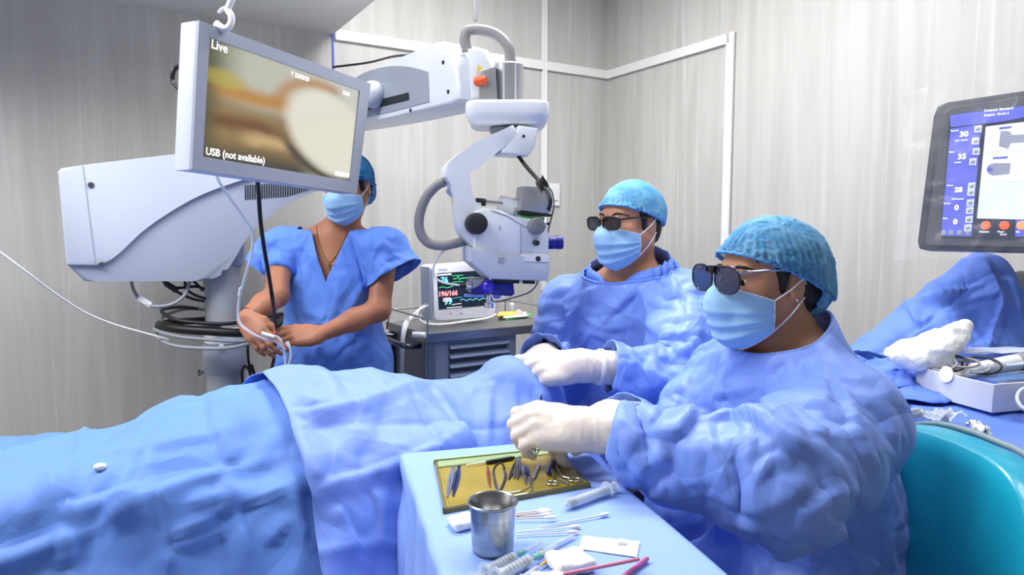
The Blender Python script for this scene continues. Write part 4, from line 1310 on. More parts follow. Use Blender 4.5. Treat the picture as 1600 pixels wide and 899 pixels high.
# lower drape over legs, belly and the far board
nU, nW = 84, 112
def up_ridge(X): return X
Xd = cloth_grid(pt(.46, -.78, 1.02), PA * 1.25, PQ * 1.72, nU, nW, support, steps=85, inner=9, g=.0005, thick=.008, fric=.8, floor=.22, bend=.02, damp=.95, grow=1.015)
lower_low = Xd.copy()
Xd = upsample(Xd)
Xd = folds(Xd, 1.25, 1.72, .010, 3.0)
Xd = sharp(Xd, .008, 2.0, .16)
def press(X, lines, amp, w1=.007, w2=.035):
    N = vnormals(X.reshape(-1, 3), grid_faces(*X.shape[:2])); N = N * np.where(N[:, 2:] < -.3, -1, 1)
    return X + (N * pressed_folds(X.reshape(-1, 3), N, lines, amp, w1, w2, 3)[:, None]).reshape(X.shape)
FOLDS_L = [([(98, 793), (164, 776), (238, 754)], 1.2), ([(246, 758), (296, 743), (361, 727)], 1.0), ([(373, 789), (443, 764), (480, 758)], 1.1), ([(263, 834), (328, 813), (373, 787)], 1.1), ([(0, 879), (49, 850), (103, 834)], 1.1), ([(103, 809), (123, 879)], .9),
    ([(357, 731), (373, 785), (408, 890)], 1.0), ([(234, 694), (246, 760), (263, 834), (285, 890)], 1.0), ([(337, 657), (361, 727)], .8), ([(456, 727), (474, 776), (480, 842)], .9), ([(2, 706), (16, 704), (62, 715)], .8), ([(262, 850), (330, 838), (390, 806)], .7), ([(95, 720), (98, 793), (110, 830)], .8),
    ([(130, 705), (240, 690), (330, 668)], .6), ([(420, 850), (450, 820), (470, 806)], .9), ([(300, 790), (340, 770), (368, 782)], .7)]
FOLDS_U = [([(456, 637), (513, 628), (575, 612), (672, 590)], 1.0), ([(497, 760), (534, 743), (595, 727), (656, 698), (747, 670)], 1.1), ([(462, 645), (480, 700), (502, 755)], .7), ([(682, 602), (710, 640), (731, 670)], 1.0), ([(534, 785), (548, 820), (562, 858)], 1.0), ([(770, 582), (763, 630), (763, 676)], .7),
    ([(806, 589), (810, 630), (812, 665)], .8), ([(731, 600), (755, 585), (785, 572)], .6), ([(590, 760), (600, 800), (590, 850)], .8), ([(560, 650), (600, 680), (640, 690)], .5), ([(470, 610), (500, 622)], .8), ([(840, 600), (850, 640)], .8)]
Xd = press(Xd, FOLDS_L, .011)
Xd = creases(Xd, 1.25, 1.72, .21, .195, .0075, .006, 1.0)
o = solid(mesh_np('surgical_drape', Xd.reshape(-1, 3), grid_faces(*Xd.shape[:2])[:, ::-1], 'drape_mid'), .0015, -1)
tag(o, "deep blue drape with square packing creases over the patient's legs, at the left", 'drape')

# upper drape, lying over the first one and over the head
def near_grid(G):
    """distance to a sheet seen as a height field, for the next sheet on top"""
    pts = G.reshape(-1, 3)
    return pts
zmap = {}
cell = .02
for p in upsample(lower_low).reshape(-1, 3):
    k = (int(math.floor(p[0] / cell)), int(math.floor(p[1] / cell)))
    if p[2] > zmap.get(k, -1): zmap[k] = p[2]
kx = [k[0] for k in zmap]; ky = [k[1] for k in zmap]
x0, y0 = min(kx), min(ky); HM = np.full((max(kx) - x0 + 1, max(ky) - y0 + 1), -1.0)
for k, v in zmap.items(): HM[k[0] - x0, k[1] - y0] = v
for _ in range(4):                                             # fill gaps, then soften
    Z = np.pad(HM, 1, mode='edge'); st_ = np.stack([Z[a:a + HM.shape[0], b:b + HM.shape[1]] for a in range(3) for b in range(3)])
    HM = np.where(HM < 0, st_.max(0), HM)
for _ in range(3):
    Z = np.pad(HM, 1, mode='edge'); HM = sum(Z[a:a + HM.shape[0], b:b + HM.shape[1]] for a in range(3) for b in range(3)) / 9
def hm(P_):
    i = np.clip((P_[:, 0] / cell - x0), 0, HM.shape[0] - 1.001); j = np.clip((P_[:, 1] / cell - y0), 0, HM.shape[1] - 1.001)
    i = np.clip(i - .5, 0, None); j = np.clip(j - .5, 0, None)
    ii = i.astype(int); jj = j.astype(int); fi, fj = i - ii, j - jj
    return (HM[ii, jj] * (1 - fi) + HM[ii + 1, jj] * fi) * (1 - fj) + (HM[ii, jj + 1] * (1 - fi) + HM[ii + 1, jj + 1] * fi) * fj
def support2(P_):
    d = support(P_)
    z = hm(P_); on = z > .55
    return np.where(on, np.minimum(d, (P_[:, 2] - z) * .9 - .004), d)
rot = math.radians(7.5)
U2 = PA * math.cos(rot) + PQ * math.sin(rot); W2 = PQ * math.cos(rot) - PA * math.sin(rot)
Xe = cloth_grid(pt(-.42, -.36, 1.04), U2 * 1.045, W2 * 1.10, 84, 90, support2, steps=85, inner=9, g=.0005, thick=.009, fric=.85, floor=.30, bend=.02, damp=.95, grow=1.02)
Xe = upsample(Xe)
Xe = folds(Xe, 1.035, 1.10, .009, 11.0)
Xe = sharp(Xe, .007, 6.0, .14)
Xe = press(Xe, FOLDS_U, .010)
Xe = creases(Xe, 1.035, 1.10, .26, .20, .0065, .006, 5.0)
Xe = crumple(Xe, 11.0, .0022, 11.0)
o = solid(mesh_np('surgical_drape', Xe.reshape(-1, 3), grid_faces(*Xe.shape[:2])[:, ::-1], 'drape_light'), .0015, -1)
tag(o, "paler blue drape over the patient's chest and head, lying across the darker drape", 'drape')
# the small cotton ball lying on the lower drape
Q = Xd.reshape(-1, 3); qp = to_px(Q); ci = np.flatnonzero(np.hypot(qp[:, 0] - 157, qp[:, 1] - 730) < 8); c = Q[ci[np.argmin(Q[ci, 1])]]
bm = bmesh.new(); bmesh.ops.create_icosphere(bm, subdivisions=3, radius=.0085)
for v in bm.verts: v.co = Vector((v.co.x * 1.15, v.co.y, v.co.z * .75)) * (1 + .12 * math.sin(v.co.x * 900) * math.cos(v.co.y * 800)) + Vector(c) + Vector((0, 0, .007))
tag(obj('cotton_ball', bm, 'cotton', None, True), 'small white cotton ball lying on the deep blue drape at the left', 'cotton ball')

# ---------------------------------------------------------------- instrument table with its drape
TZ = .88
tb_o = Pz(630, 712, TZ)
TW = Vector((.966, .259, 0)); TD = Vector((.259, -.966, 0)); TW.normalize(); TD.normalize()
TWID, TDEP = .33, .62
TM3 = axes(TW, -TD, Vector((0, 0, 1)))
def tt(w, d, z=0.0): return tb_o + TW * w + TD * d + Vector((0, 0, z))
t = thing('instrument_table', 'steel instrument stand under the pale blue drape in the foreground', 'table')
box('table_top', tt(TWID / 2, TDEP / 2, -.014), (TWID - .012, TDEP - .012, .02), 'steel', t, TM3, .004)
box('post', tt(TWID / 2, TDEP * .5, -.44), (.035, .035, .84), 'steel', t, TM3, .004)
for s_ in (0, 1): box('foot', tt(TWID * s_ * .7 + TWID * .15, TDEP * .5, -TZ + .03), (.04, .5, .05), 'steel', t, TM3, .01)
box('foot_bar', tt(TWID * .5, TDEP * .5, -TZ + .035), (TWID * .7, .04, .04), 'steel', t, TM3, .006)
settle(t, tuple(tt(TWID / 2, TDEP / 2, -TZ)))
def hang(w, d, nw_, nd_, drop, seed, amp=.006):
    """a sheet flat on a rectangle w x d and hanging down around it; returns grid in local coordinates"""
    u = np.linspace(-drop, w + drop, nw_)[:, None] + np.zeros((1, nd_)); v = np.linspace(-drop, d + drop, nd_)[None, :] + np.zeros((nw_, 1))
    ox = np.where(u < 0, -u, np.where(u > w, u - w, 0)); oy = np.where(v < 0, -v, np.where(v > d, v - d, 0))
    r = .006
    out = np.sqrt(ox ** 2 + oy ** 2)
    cx, cy = np.clip(u, 0, w), np.clip(v, 0, d)
    bulge = r * (1 - np.exp(-out / r)) + .012 * out
    dx = np.sign(u - cx) * np.where(out > 0, ox / np.maximum(out, 1e-9), 0); dy = np.sign(v - cy) * np.where(out > 0, oy / np.maximum(out, 1e-9), 0)
    wave = amp * np.clip(out / .08, 0, 2) * np.sin((u + v) * 34 + 2 * np.sin((u - v) * 13 + seed))
    x = cx + dx * (bulge + wave + .02 * np.minimum(ox, oy)); y = cy + dy * (bulge + wave + .02 * np.minimum(ox, oy))
    z = -(out - r * (1 - np.exp(-out / r)))
    return x, y, z
x, y, z = hang(TWID, TDEP, 110, 150, .34, 1.0)
top = (z > -1e-4)
Xt = np.stack([x, y, z], -1)
W_ = np.array([tuple(tb_o)]) + Xt.reshape(-1, 3)[:, :1] * A(TW) + Xt.reshape(-1, 3)[:, 1:2] * A(TD) + Xt.reshape(-1, 3)[:, 2:] * A((0, 0, 1))
W_ = W_.reshape(Xt.shape)
W_[..., 2] += .0035
wv = .0011 * np.exp(-np.abs((y - .16) / .004)) + .0012 * np.exp(-np.abs((y - .33) / .005)) + .001 * np.exp(-np.abs((x - .20) / .004)) - .0015 * np.exp(-((y - .02) / .012) ** 2)
W_[..., 2] += wv
o = solid(mesh_np('table_drape', W_.reshape(-1, 3), grid_faces(*W_.shape[:2])[:, ::-1], 'drape_pale'), .0014, -1)
tag(o, 'pale blue drape covering the instrument table in the foreground', 'drape')
TTOP = TZ + .0045                                             # height of the cloth on which things lie

# ---------------------------------------------------------------- draped side table at the right and the drape over the machine arm
s0 = A((.885, 1.76, 0)); SL = nrm((.03, -1, 0)); SW = nrm((1, .03, 0)); SZ = .905
SM3 = axes(SW, -SL, (0, 0, 1))
def st(l, w, z=0.0): return Vector(s0 + SL * l + SW * w + A((0, 0, SZ + z)))
t = thing('side_table', 'steel side table under a blue drape beside the machine, behind the teal chair', 'table')
box('table_top', st(.33, .25, -.033), (.47, .63, .022), 'steel', t, SM3, .004)
for a_ in (.04, .62):
    for b_ in (.04, .46): box('leg', st(a_, b_, -.044 - (SZ - .044) / 2), (.03, .03, SZ - .044), 'steel', t, SM3)
settle(t, tuple(st(.33, .25, -SZ)))
x, y, z = hang(.50, .66, 90, 110, .42, 2.6, .010)
Q = np.array([tuple(st(0, 0, .002))]) + x.reshape(-1, 1) * SW + y.reshape(-1, 1) * SL + z.reshape(-1, 1) * A((0, 0, 1))
Q = crumple(Q.reshape(90, 110, 3), 6.0, .0045, 20.0)
Q = sharp(Q, .006, 12.0, .12)
o = solid(mesh_np('table_drape', Q.reshape(-1, 3), grid_faces(90, 110)[:, ::-1], 'drape_deep'), .0014, -1)
tag(o, 'blue drape over the side table at the right, under the white box', 'drape')
# drape hung over the machine's folded arm: a ridge line with both sides falling from it
rdg = [P(1578, 460, 1.84), P(1570, 412, 1.85), P(1545, 397, 1.86), P(1510, 402, 1.86), P(1480, 430, 1.85), P(1440, 462, 1.84), P(1400, 492, 1.83), P(1362, 522, 1.82), P(1325, 552, 1.81), P(1290, 600, 1.80)]
rl = smooth_path(rdg, 9)
nr, nh = len(rl), 64
Xm = np.zeros((nr, nh, 3))
for i, p in enumerate(rl):
    a = i / (nr - 1)
    fall = p.z - (SZ + .012)
    for j in range(nh):
        v_ = j / (nh - 1) * 2 - 1                                # -1 towards the wall, +1 towards the viewer
        t_ = abs(v_)
        outw = .035 * math.sin(min(1, t_ * 7) * math.pi / 2) + t_ * (.11 + .10 * math.sin(2.2 * a)) * (1 if v_ > 0 else .35)
        drop_ = max(0, t_ - .06) / .94
        z_ = p.z - (1 - math.cos(min(1, t_ * 7) * math.pi / 2)) * .03 - drop_ * (fall - .03)
        if t_ > .93: outw += (t_ - .93) * 1.0
        Xm[i, j] = (p.x - .05 * t_ * (1 - a), p.y - math.copysign(outw, v_), max(z_, SZ + .008))
Q = np.stack([np.linspace(0, 1, nr)[:, None] * 4.2 + np.linspace(-1, 1, nh)[None] * 1.1, np.linspace(-1, 1, nh)[None] * 1.6 + 0 * np.zeros((nr, 1)) + np.linspace(0, 1, nr)[:, None] * 1.0, np.zeros((nr, nh)) + 2.4], -1).reshape(-1, 3)
dd = (ridge(Q, 2) - .8 * np.abs(vnoise(Q * 1.7 + 3))).reshape(nr, nh) * .020 * np.clip(np.abs(np.linspace(-1, 1, nh)) * 5, .3, 1)[None] * np.clip((1 - np.abs(np.linspace(-1, 1, nh))) * 8, 0, 1)[None]
Xm[..., 1] -= dd * np.sign(np.linspace(-1, 1, nh) + 1e-6)[None]
Xm[..., 2] += dd * .3
Xm = upsample(Xm)
Xm = sharp(Xm, .012, 9.0, .12)
Xm = press(Xm, [([(1528, 405), (1549, 433), (1546, 455), (1499, 462)], 1.0), ([(1403, 469), (1442, 455), (1528, 440)], 1.2), ([(1417, 469), (1432, 497), (1457, 483)], .9), ([(1546, 433), (1560, 469), (1549, 533)], 1.0), ([(1364, 594), (1403, 572), (1425, 594)], 1.2), ([(1350, 560), (1400, 540), (1440, 520)], 1.0)], .014)
Xm = creases(Xm, .6, .86, .15, .17, .003, .006, 8.0)
o = solid(mesh_np('machine_drape', Xm.reshape(-1, 3), grid_faces(*Xm.shape[:2]), 'drape_deep'), .0015, -1)
tag(o, "blue drape hung over the machine's arm below the plastic covered screen", 'drape')
# ---------------------------------------------------------------- operating microscope on its floor stand
mat('scope_white', (222, 226, 234), 0.32, spec=0.5, coat=0.15)
mat('scope_pale', (192, 198, 211), 0.38, spec=0.5)
mat('scope_grey', (162, 168, 184), 0.4, spec=0.5)
mat('scope_mid', (150, 156, 170), 0.42)
mat('post_grey', (170, 174, 184), 0.4, spec=0.5)
mat('silver_paint', (172, 174, 178), 0.32, metal=0.6)
mat('hose_grey', (140, 138, 140), 0.5)
mat('cable_black', (22, 22, 25), 0.45)
mat('cable_grey', (150, 152, 158), 0.45)
mat('cable_white', (226, 226, 224), 0.45)
mat('clear_tube', (222, 228, 238), 0.15, alpha=0.62, spec=0.6)
mat('knob_black', (34, 35, 38), 0.55, bump=.1, bscale=300)
mat('knob_grey', (118, 120, 126), 0.5, bump=.1, bscale=300)
mat('cap_blue', (28, 34, 140), 0.35, spec=0.5)
mat('blue_glass', (52, 30, 190), 0.12, spec=0.7, coat=.5)
mat('plate_blue', (110, 140, 220), 0.3)
mat('orange', (232, 92, 40), 0.4)
mat('yellow_sign', (240, 196, 60), 0.5)
mat('green_edge', (96, 190, 120), 0.4)
mat('slot_dark', (22, 30, 28), 0.5)
mat('screw', (120, 122, 126), 0.3, metal=.8)
mat('label_paper', (238, 238, 236), 0.7)
sc = thing('surgical_microscope', 'large white operating microscope on a thick grey floor post with a long overhead arm', 'microscope')
CY = 2.60
cb = P(350, 500, CY); CXY = Vector((cb.x, cb.y, 0))
def zc(py): return P(350, py, CY).z
def crev(name, prof, m, par=sc, seg=40): return lathe(name, prof, CXY, (0, 0, 1), m, par, seg)
# base with castors
bs = box('base', CXY + Vector((.02, -.06, .11)), (.62, .44, .12), 'scope_pale', sc, rotz(.5), .03)
for a in (45, 135, 225, 315):
    q = CXY + Vector((.02, -.06, .035)) + rotz(.5) @ Vector((math.copysign(.26, math.cos(math.radians(a))), math.copysign(.18, math.sin(math.radians(a))), 0))
    lathe('castor', [(.012, -.016), (.034, -.014), (.036, 0), (.034, .014), (.012, .016)], q, (1, .3, 0), 'pad_black', bs, 18)
crev('post', [(.070, .15), (.070, zc(575)), (.068, zc(574))], 'post_grey')
crev('post_sleeve', [(.0785, zc(578)), (.081, zc(574)), (.081, zc(540)), (.078, zc(536))], 'scope_grey')
crev('post_ring', [(.066, zc(536)), (.074, zc(533)), (.074, zc(514)), (.066, zc(510))], 'scope_white')
crev('upper_post', [(.066, zc(520)), (.066, zc(460)), (.072, zc(415)), (.072, zc(400))], 'post_grey')
bx = box('post_block', P(352, 388, CY), (.125, .13, .14), 'scope_grey', sc, rotz(.5), .02)
for px, py in ((342, 530), (341, 543)):
    q = P(px, py, CY - .078)
lathe('clamp_screw', [(.010, 0), (.010, .012), (.006, .016)], P(347, 542, CY - .079), (0, -1, 0), 'scope_white', sc, 14)
tube('hook', [P(327, 578, CY - .03), P(314, 583, CY - .04), P(311, 586, CY - .04), P(311, 578, CY - .04)], .005, 'screw', sc)
# housing with the swept arm
HO = P(350, 420, CY); HH = Vector((.875, .483, 0)).normalized(); HN = Vector((.483, -.875, 0)).normalized()
def hp(l, off=0.0): return [Pp(x, y, HO, HN) + HN * off for x, y in l]
def curve2(l, n=5): return [tuple(p)[:2] for p in smooth_path([(x, y, 0) for x, y in l], n)]
outline = [(96, 272), (100, 268), (140, 262), (275, 246), (400, 232), (520, 219), (545, 216), (556, 232), (554, 262), (548, 276)] + \
    curve2([(540, 284), (500, 296), (460, 311), (425, 331), (400, 350), (380, 372), (362, 402), (346, 424), (322, 436)], 4) + [(300, 437), (150, 437), (135, 437), (108, 412)]
arm_o = prism('arm_housing', hp(outline), HN, .20, 'scope_grey', sc, .012, 3)
cover = [(95, 272), (100, 267), (140, 261), (275, 245), (400, 231), (520, 218), (530, 226)] + curve2([(500, 243), (440, 264), (370, 285), (310, 307), (260, 335), (222, 362), (190, 392), (168, 409)], 4) + [(152, 413), (108, 412)]
cv = prism('housing_cover', hp(cover), HN, .226, 'scope_pale', sc, .006, 2)
# seam of the end cap, screws, vent slots
for x, y, rr in ((145, 292, .010), (161, 411, .009)):
    lathe('cover_screw', [(rr, 0), (rr, .003), (rr * .5, .004), (rr * .4, .001)], Pp(x, y, HO, HN) + HN * .113, HN, 'screw', cv, 14)
seam = prism('cover_seam', [Pp(x, y, HO, HN) + HN * .1135 for x, y in ((132.4, 263), (133.6, 263), (152.6, 412), (151.4, 412))], HN, .0015, 'scope_mid', cv)
for k in range(30):
    x = 377 + k * 3.55; top = 292 - (x - 377) * .075; bot = top + 22 - max(0, (x - 440)) * .23
    q = [Pp(a, b, HO, HN) + HN * .1006 for a, b in ((x, top), (x + 1.9, top - .1), (x + 1.9, bot - .2), (x, bot))]
    prism('vent_slot', q, HN, .002, 'slot_dark', arm_o)
# pivot and boom
BH = Vector((.525, -.75, 0)); BO = P(745, 130, 2.05)
_b0 = P(560, 190, 2.78); BH = (Vector((BO.x, BO.y, 0)) - Vector((_b0.x, _b0.y, 0))).normalized(); BN = Vector((BH.y, -BH.x, 0))
def bp(l, off=0.0): return [Pp(x, y, BO, BN) + BN * off for x, y in l]
lathe('pivot', [(.055, -.24), (.06, -.23), (.06, .03), (.05, .05)], P(540, 190, 2.79), (0, 0, 1), 'scope_grey', sc, 32)
boom = prism('boom', bp([(528, 168), (532, 147), (600, 118), (660, 94), (712, 74), (722, 70), (732, 73), (739, 82), (746, 100), (752, 140), (752, 158), (738, 166), (640, 186), (575, 198), (532, 205)]), BN, .15, 'scope_white', sc, .012, 3)
prism('boom_panel', bp(curve2([(573, 134), (592, 122), (615, 113), (645, 108), (675, 110), (703, 117)], 4) + [(705, 164), (640, 179), (574, 192)], .0745), BN, .006, 'scope_mid', boom, .002, 1)
prism('panel_slot', bp([(598, 166), (672, 149), (673, 160), (598, 177)], .0775), BN, .006, 'slot_dark', boom)
for x, y in ((727, 103), (735, 148), (674, 176), (575, 197)):
    lathe('boom_screw', [(.006, 0), (.006, .003)], Pp(x, y, BO, BN) + BN * .0745, BN, 'slot_dark', boom, 10)
tube('boom_cable', [P(520, 105, 2.9), P(575, 98, 2.75), P(612, 89, 2.5), P(640, 86, 2.3)], .0045, 'cable_black', sc)
# end of the boom: white block with a warning sign, orange knob, silver motor
endb = prism('boom_end', [P(x, y, 2.03) for x, y in ((733, 84), (757, 88), (768, 112), (762, 160), (738, 160))], (0, 1, 0), .13, 'scope_white', sc, .008, 2)
prism('warning_sign', [P(x, y, 1.962) for x, y in ((747, 101), (760, 114), (746, 113))], (0, 1, 0), .002, 'yellow_sign', endb)
ok_ = lathe('lock_knob', [(.011, 0), (.013, .004), (.013, .03), (.009, .034)], P(742, 128, 1.955), (.95, -.3, .12), 'orange', sc, 16)
mo = prism('motor_block', [P(x, y, 2.0) for x, y in ((750, 116), (775, 110), (778, 160), (749, 160))], (0, 1, 0), .10, 'silver_paint', sc, .004, 2)
c = P(795, 160, 2.0)
lathe('motor_barrel', [(.042, 0), (.042, .103), (.039, .106)], c, (0, 0, 1), 'silver_paint', sc, 32)
for a in (-1.9, -1.1):
    q = c + Vector((math.cos(a) * .042, math.sin(a) * .042, .052))
    box('barrel_rib', q, (.004, .004, .102), 'scope_pale', sc)
tube('cable_hose', [P(730, 80, 2.03), P(726, 62, 2.03), P(731, 49, 2.03), P(750, 47, 2.02), P(775, 54, 2.01), P(793, 72, 2.0), P(797, 92, 2.0), P(797, 106, 2.0)], .0155, 'hose_grey', sc, 16)
# platform under it
pc = P(793, 182, 2.0)
bm = bmesh.new()
hw, hd = .118, .10
ring = []
for a in np.linspace(0, 2 * math.pi, 48, endpoint=False):
    ca, sa = math.cos(a), math.sin(a)
    ring.append((math.copysign(abs(ca) ** .33, ca) * hw, math.copysign(abs(sa) ** .33, sa) * hd))
prof = [(-.032, .84), (-.027, .90), (-.012, .975), (-.004, 1.0), (.020, 1.0), (.027, .985), (.030, .955)]
rs = [[bm.verts.new((pc.x + x * s_, pc.y + y * s_, pc.z + h)) for x, y in ring] for h, s_ in prof]
for a, b in zip(rs[:-1], rs[1:]):
    for k in range(48): bm.faces.new((a[k], a[(k + 1) % 48], b[(k + 1) % 48], b[k]))
bm.faces.new(rs[0][::-1]); bm.faces.new(rs[-1])
pl = autosmooth(obj('platform', bm, 'scope_white', sc), 40)
lathe('platform_bearing', [(.050, -.048), (.052, -.036)], pc, (0, 0, 1), 'scope_mid', pl, 32)
# curved carrier and microscope body
MH = Vector((.97, .24, 0)).normalized(); MN = Vector((.24, -.97, 0)).normalized(); MO = P(785, 370, 1.92)
def mp(l, off=0.0): return [Pp(x, y, MO, MN) + MN * off for x, y in l]
blk = prism('carrier_block', mp([(806, 199), (835, 204), (830, 233), (820, 246), (776, 243), (779, 234), (796, 225)]), MN, .085, 'scope_white', sc, .006, 2)
lathe('block_screw', [(.004, 0), (.004, .003)], Pp(812, 216, MO, MN) + MN * .0425, MN, 'slot_dark', blk, 10)
car = mp(curve2([(797, 198), (776, 208), (752, 219), (730, 231), (708, 247), (692, 261)], 3) + [(691, 278)] + curve2([(700, 288), (707, 300), (710, 325), (712, 350), (719, 368), (732, 384)], 3) + [(747, 398), (768, 405), (790, 404)] +
         curve2([(808, 396), (812, 384), (806, 368), (790, 355), (770, 345), (756, 332), (743, 322), (735, 306), (731, 285), (731, 266)], 3) + [(748, 253), (772, 241), (797, 227), (808, 214)])
prism('carrier_arm', car, MN, .085, 'scope_white', sc, .010, 3)
body = prism('microscope_body', mp([(736, 332), (752, 326), (776, 329), (804, 345), (846, 345), (850, 370), (848, 400), (844, 418), (756, 420), (735, 396)], -.004), MN, .115, 'scope_white', sc, .008, 2)
low = prism('lower_body', mp([(728, 384), (752, 396), (780, 404), (806, 402), (808, 395), (848, 396), (850, 416), (846, 437), (759, 434), (729, 408)], -.004), MN, .135, 'scope_pale', sc, .006, 2)
def disc(name, px, py, rpx, d0, d1, m, par=body, axis=None, seg=32):
    r = rpx / FPX * 1.90
    return lathe(name, [(r * .96, d0), (r, d0 + .2 * (d1 - d0)), (r, d0 + .75 * (d1 - d0)), (r * .9, d1), (r * .5, d1 + (d1 - d0) * .08)], Pp(px, py, MO, MN), MN, m, par, seg)
disc('focus_knob', 738, 350, 16.5, .03, .082, 'knob_black', sc)
disc('zoom_knob', 828, 354, 13, .045, .085, 'knob_grey', sc)
disc('bearing_cap', 785, 379, 12.4, .03, .0445, 'scope_mid', sc)
disc('bearing_face', 785, 379, 11.5, .0440, .0475, 'scope_white', sc)
for ln in ([(760, 329), (786, 338), (806, 351), (818, 357)], [(806, 352), (806, 395)], [(806, 395), (849, 396)], [(774, 352), (774, 360)]):
    bm = bmesh.new(); b_tube(bm, mp(ln, .0545), .0009, 5, smooth=False); obj('panel_seam', bm, 'scope_mid', body)
disc('lever_knob', 828, 379, 4.5, .053, .075, 'knob_black', sc, seg=18)
disc('socket_hole', 831, 403, 4.3, .06, .0665, 'knob_black', low, seg=18)
prism('side_plate', mp([(811, 396), (847, 397), (847, 408), (811, 407)], .0640), MN, .002, 'scope_white', low)
prism('index_window', mp([(771, 401), (780, 401), (779, 408), (770, 408)], .064), MN, .003, 'scope_mid', low)
tb = lathe('eyepiece_tube', [(.030, 0), (.032, .01), (.032, .055), (.028, .06)], P(778, 322, 1.95), (1, .1, -.22), 'scope_white', sc, 28)
lathe('tube_collar', [(.030, 0), (.031, .004), (.031, .036)], P(801, 332, 1.95), (1, .1, -.28), 'scope_mid', sc, 28)
lathe('handle_rod', [(.006, 0), (.006, .06)], P(752, 315, 1.9), (1, 0, -.12), 'silver', sc, 14)
lathe('handle_grip', [(.009, 0), (.0105, .003), (.0105, .026), (.009, .029)], P(743, 315, 1.9), (1, 0, -.1), 'knob_black', sc, 18)
cam_b = prism('camera_box', mp([(812, 292), (848, 293), (854, 298), (856, 332), (848, 335), (807, 330)], -.0), MN, .075, 'silver_paint', sc, .005, 2)
prism('camera_plate', mp([(806, 331), (856, 335), (856, 339), (808, 336)]), MN, .078, 'slot_dark', cam_b, .001, 1)
prism('adapter_ring', mp([(808, 337), (846, 340), (846, 345), (808, 342)]), MN, .06, 'green_edge', cam_b, .001, 1)
e0 = Pp(846, 380, MO, MN) + MN * .01
lathe('ocular_cap', [(.0295, 0), (.0295, .012), (.026, .013), (.0185, .014), (.0185, .040), (.020, .041), (.020, .056), (.0175, .058)], e0, MH * .98 + Vector((0, -.12, .04)), 'cap_blue', sc, 28)
lathe('status_lamp', [(.004, 0), (.004, .004)], Pp(848, 350, MO, MN) + MN * .05, MN, 'knob_black', body, 10)
# what hangs below the body
uf = prism('filter_slider', mp([(770, 434), (832, 436), (832, 443), (770, 441)]), MN, .06, 'slot_dark', sc, .002, 1)
box('slider_tab', Pp(809, 439, MO, MN) + MN * .034, (.010, .008, .011), 'silver', uf, None, .001)
dp = prism('holder_block', mp([(733, 434), (757, 434), (757, 460), (733, 456)]), MN, .05, 'steel', sc, .003, 1)
lathe('holder_ring', [(.010, 0), (.013, .003), (.013, .014), (.010, .017)], P(738, 446, 1.87), (-1, -.2, 0), 'steel_bright', dp, 18)
prism('lens_holder', mp([(752, 441), (799, 442), (801, 458), (796, 462), (735, 457), (733, 452)]), MN, .055, 'cap_blue', sc, .004, 2)
bm = bmesh.new(); bmesh.ops.create_uvsphere(bm, u_segments=28, v_segments=16, radius=.0205); bmesh.ops.translate(bm, verts=bm.verts, vec=Pp(759, 447, MO, MN) + MN * .03)
obj('lens_knob', bm, 'blue_glass', sc, True)
prism('lens_lever', mp([(724, 459), (754, 459), (754, 464), (724, 463)], .02), MN, .02, 'plate_blue', sc, .001, 1)
pn = lathe('lens_pin', [(.008, 0), (.008, .02), (.013, .021), (.013, .035)], Pp(764, 462, MO, MN), (0, 0, -1), 'steel_bright', sc, 18)
prism('lens_clip', mp([(769, 460), (784, 458), (780, 466), (772, 467)]), MN, .02, 'plate_blue', sc, .001, 1)
# hoses and cables of the head
tube('loop_hose', [P(694, 284, 1.9), P(680, 292, 1.9), P(664, 312, 1.9), P(655, 340, 1.9), P(657, 364, 1.9), P(670, 380, 1.9), P(690, 384, 1.9), P(710, 381, 1.9), P(728, 376, 1.92)], .0135, 'hose_grey', sc, 14)
tube('camera_cable', [P(810, 244, 1.92), P(822, 260, 1.9), P(838, 278, 1.88), P(848, 290, 1.86), P(857, 302, 1.84), P(860, 316, 1.83), P(857, 328, 1.84)], .0055, 'cable_black', sc, 10)
u = (P(853, 297, 1.86) - P(840, 279, 1.87)).normalized()
box('cable_choke', P(847, 288, 1.865), (.030, .028, .024), 'cable_black', sc, axes(u, u.cross(Vector((0, 1, 0))).normalized(), u.cross(u.cross(Vector((0, 1, 0))).normalized())), .005)
tube('thin_cable', [P(855, 290, 1.86), P(863, 302, 1.9), P(865, 325, 1.92), P(859, 350, 1.94), P(854, 375, 1.96), P(849, 405, 1.96), P(841, 432, 1.96), P(838, 446, 1.95), P(825, 458, 1.94), P(800, 466, 1.93), P(774, 472, 1.92), P(768, 466, 1.91)], .0026, 'hose_grey', sc, 6)
tube('light_cable', [P(716, 384, 1.92), P(700, 388, 1.9), P(684, 402, 1.9), P(677, 420, 1.9), P(680, 434, 1.9), P(694, 442, 1.89), P(718, 446, 1.88), P(734, 447, 1.87)], .0032, 'cable_white', sc, 8)
tube('cable_sleeve', [P(719, 446, 1.88), P(735, 447, 1.87)], .0055, 'cable_black', sc, 10, smooth=False)
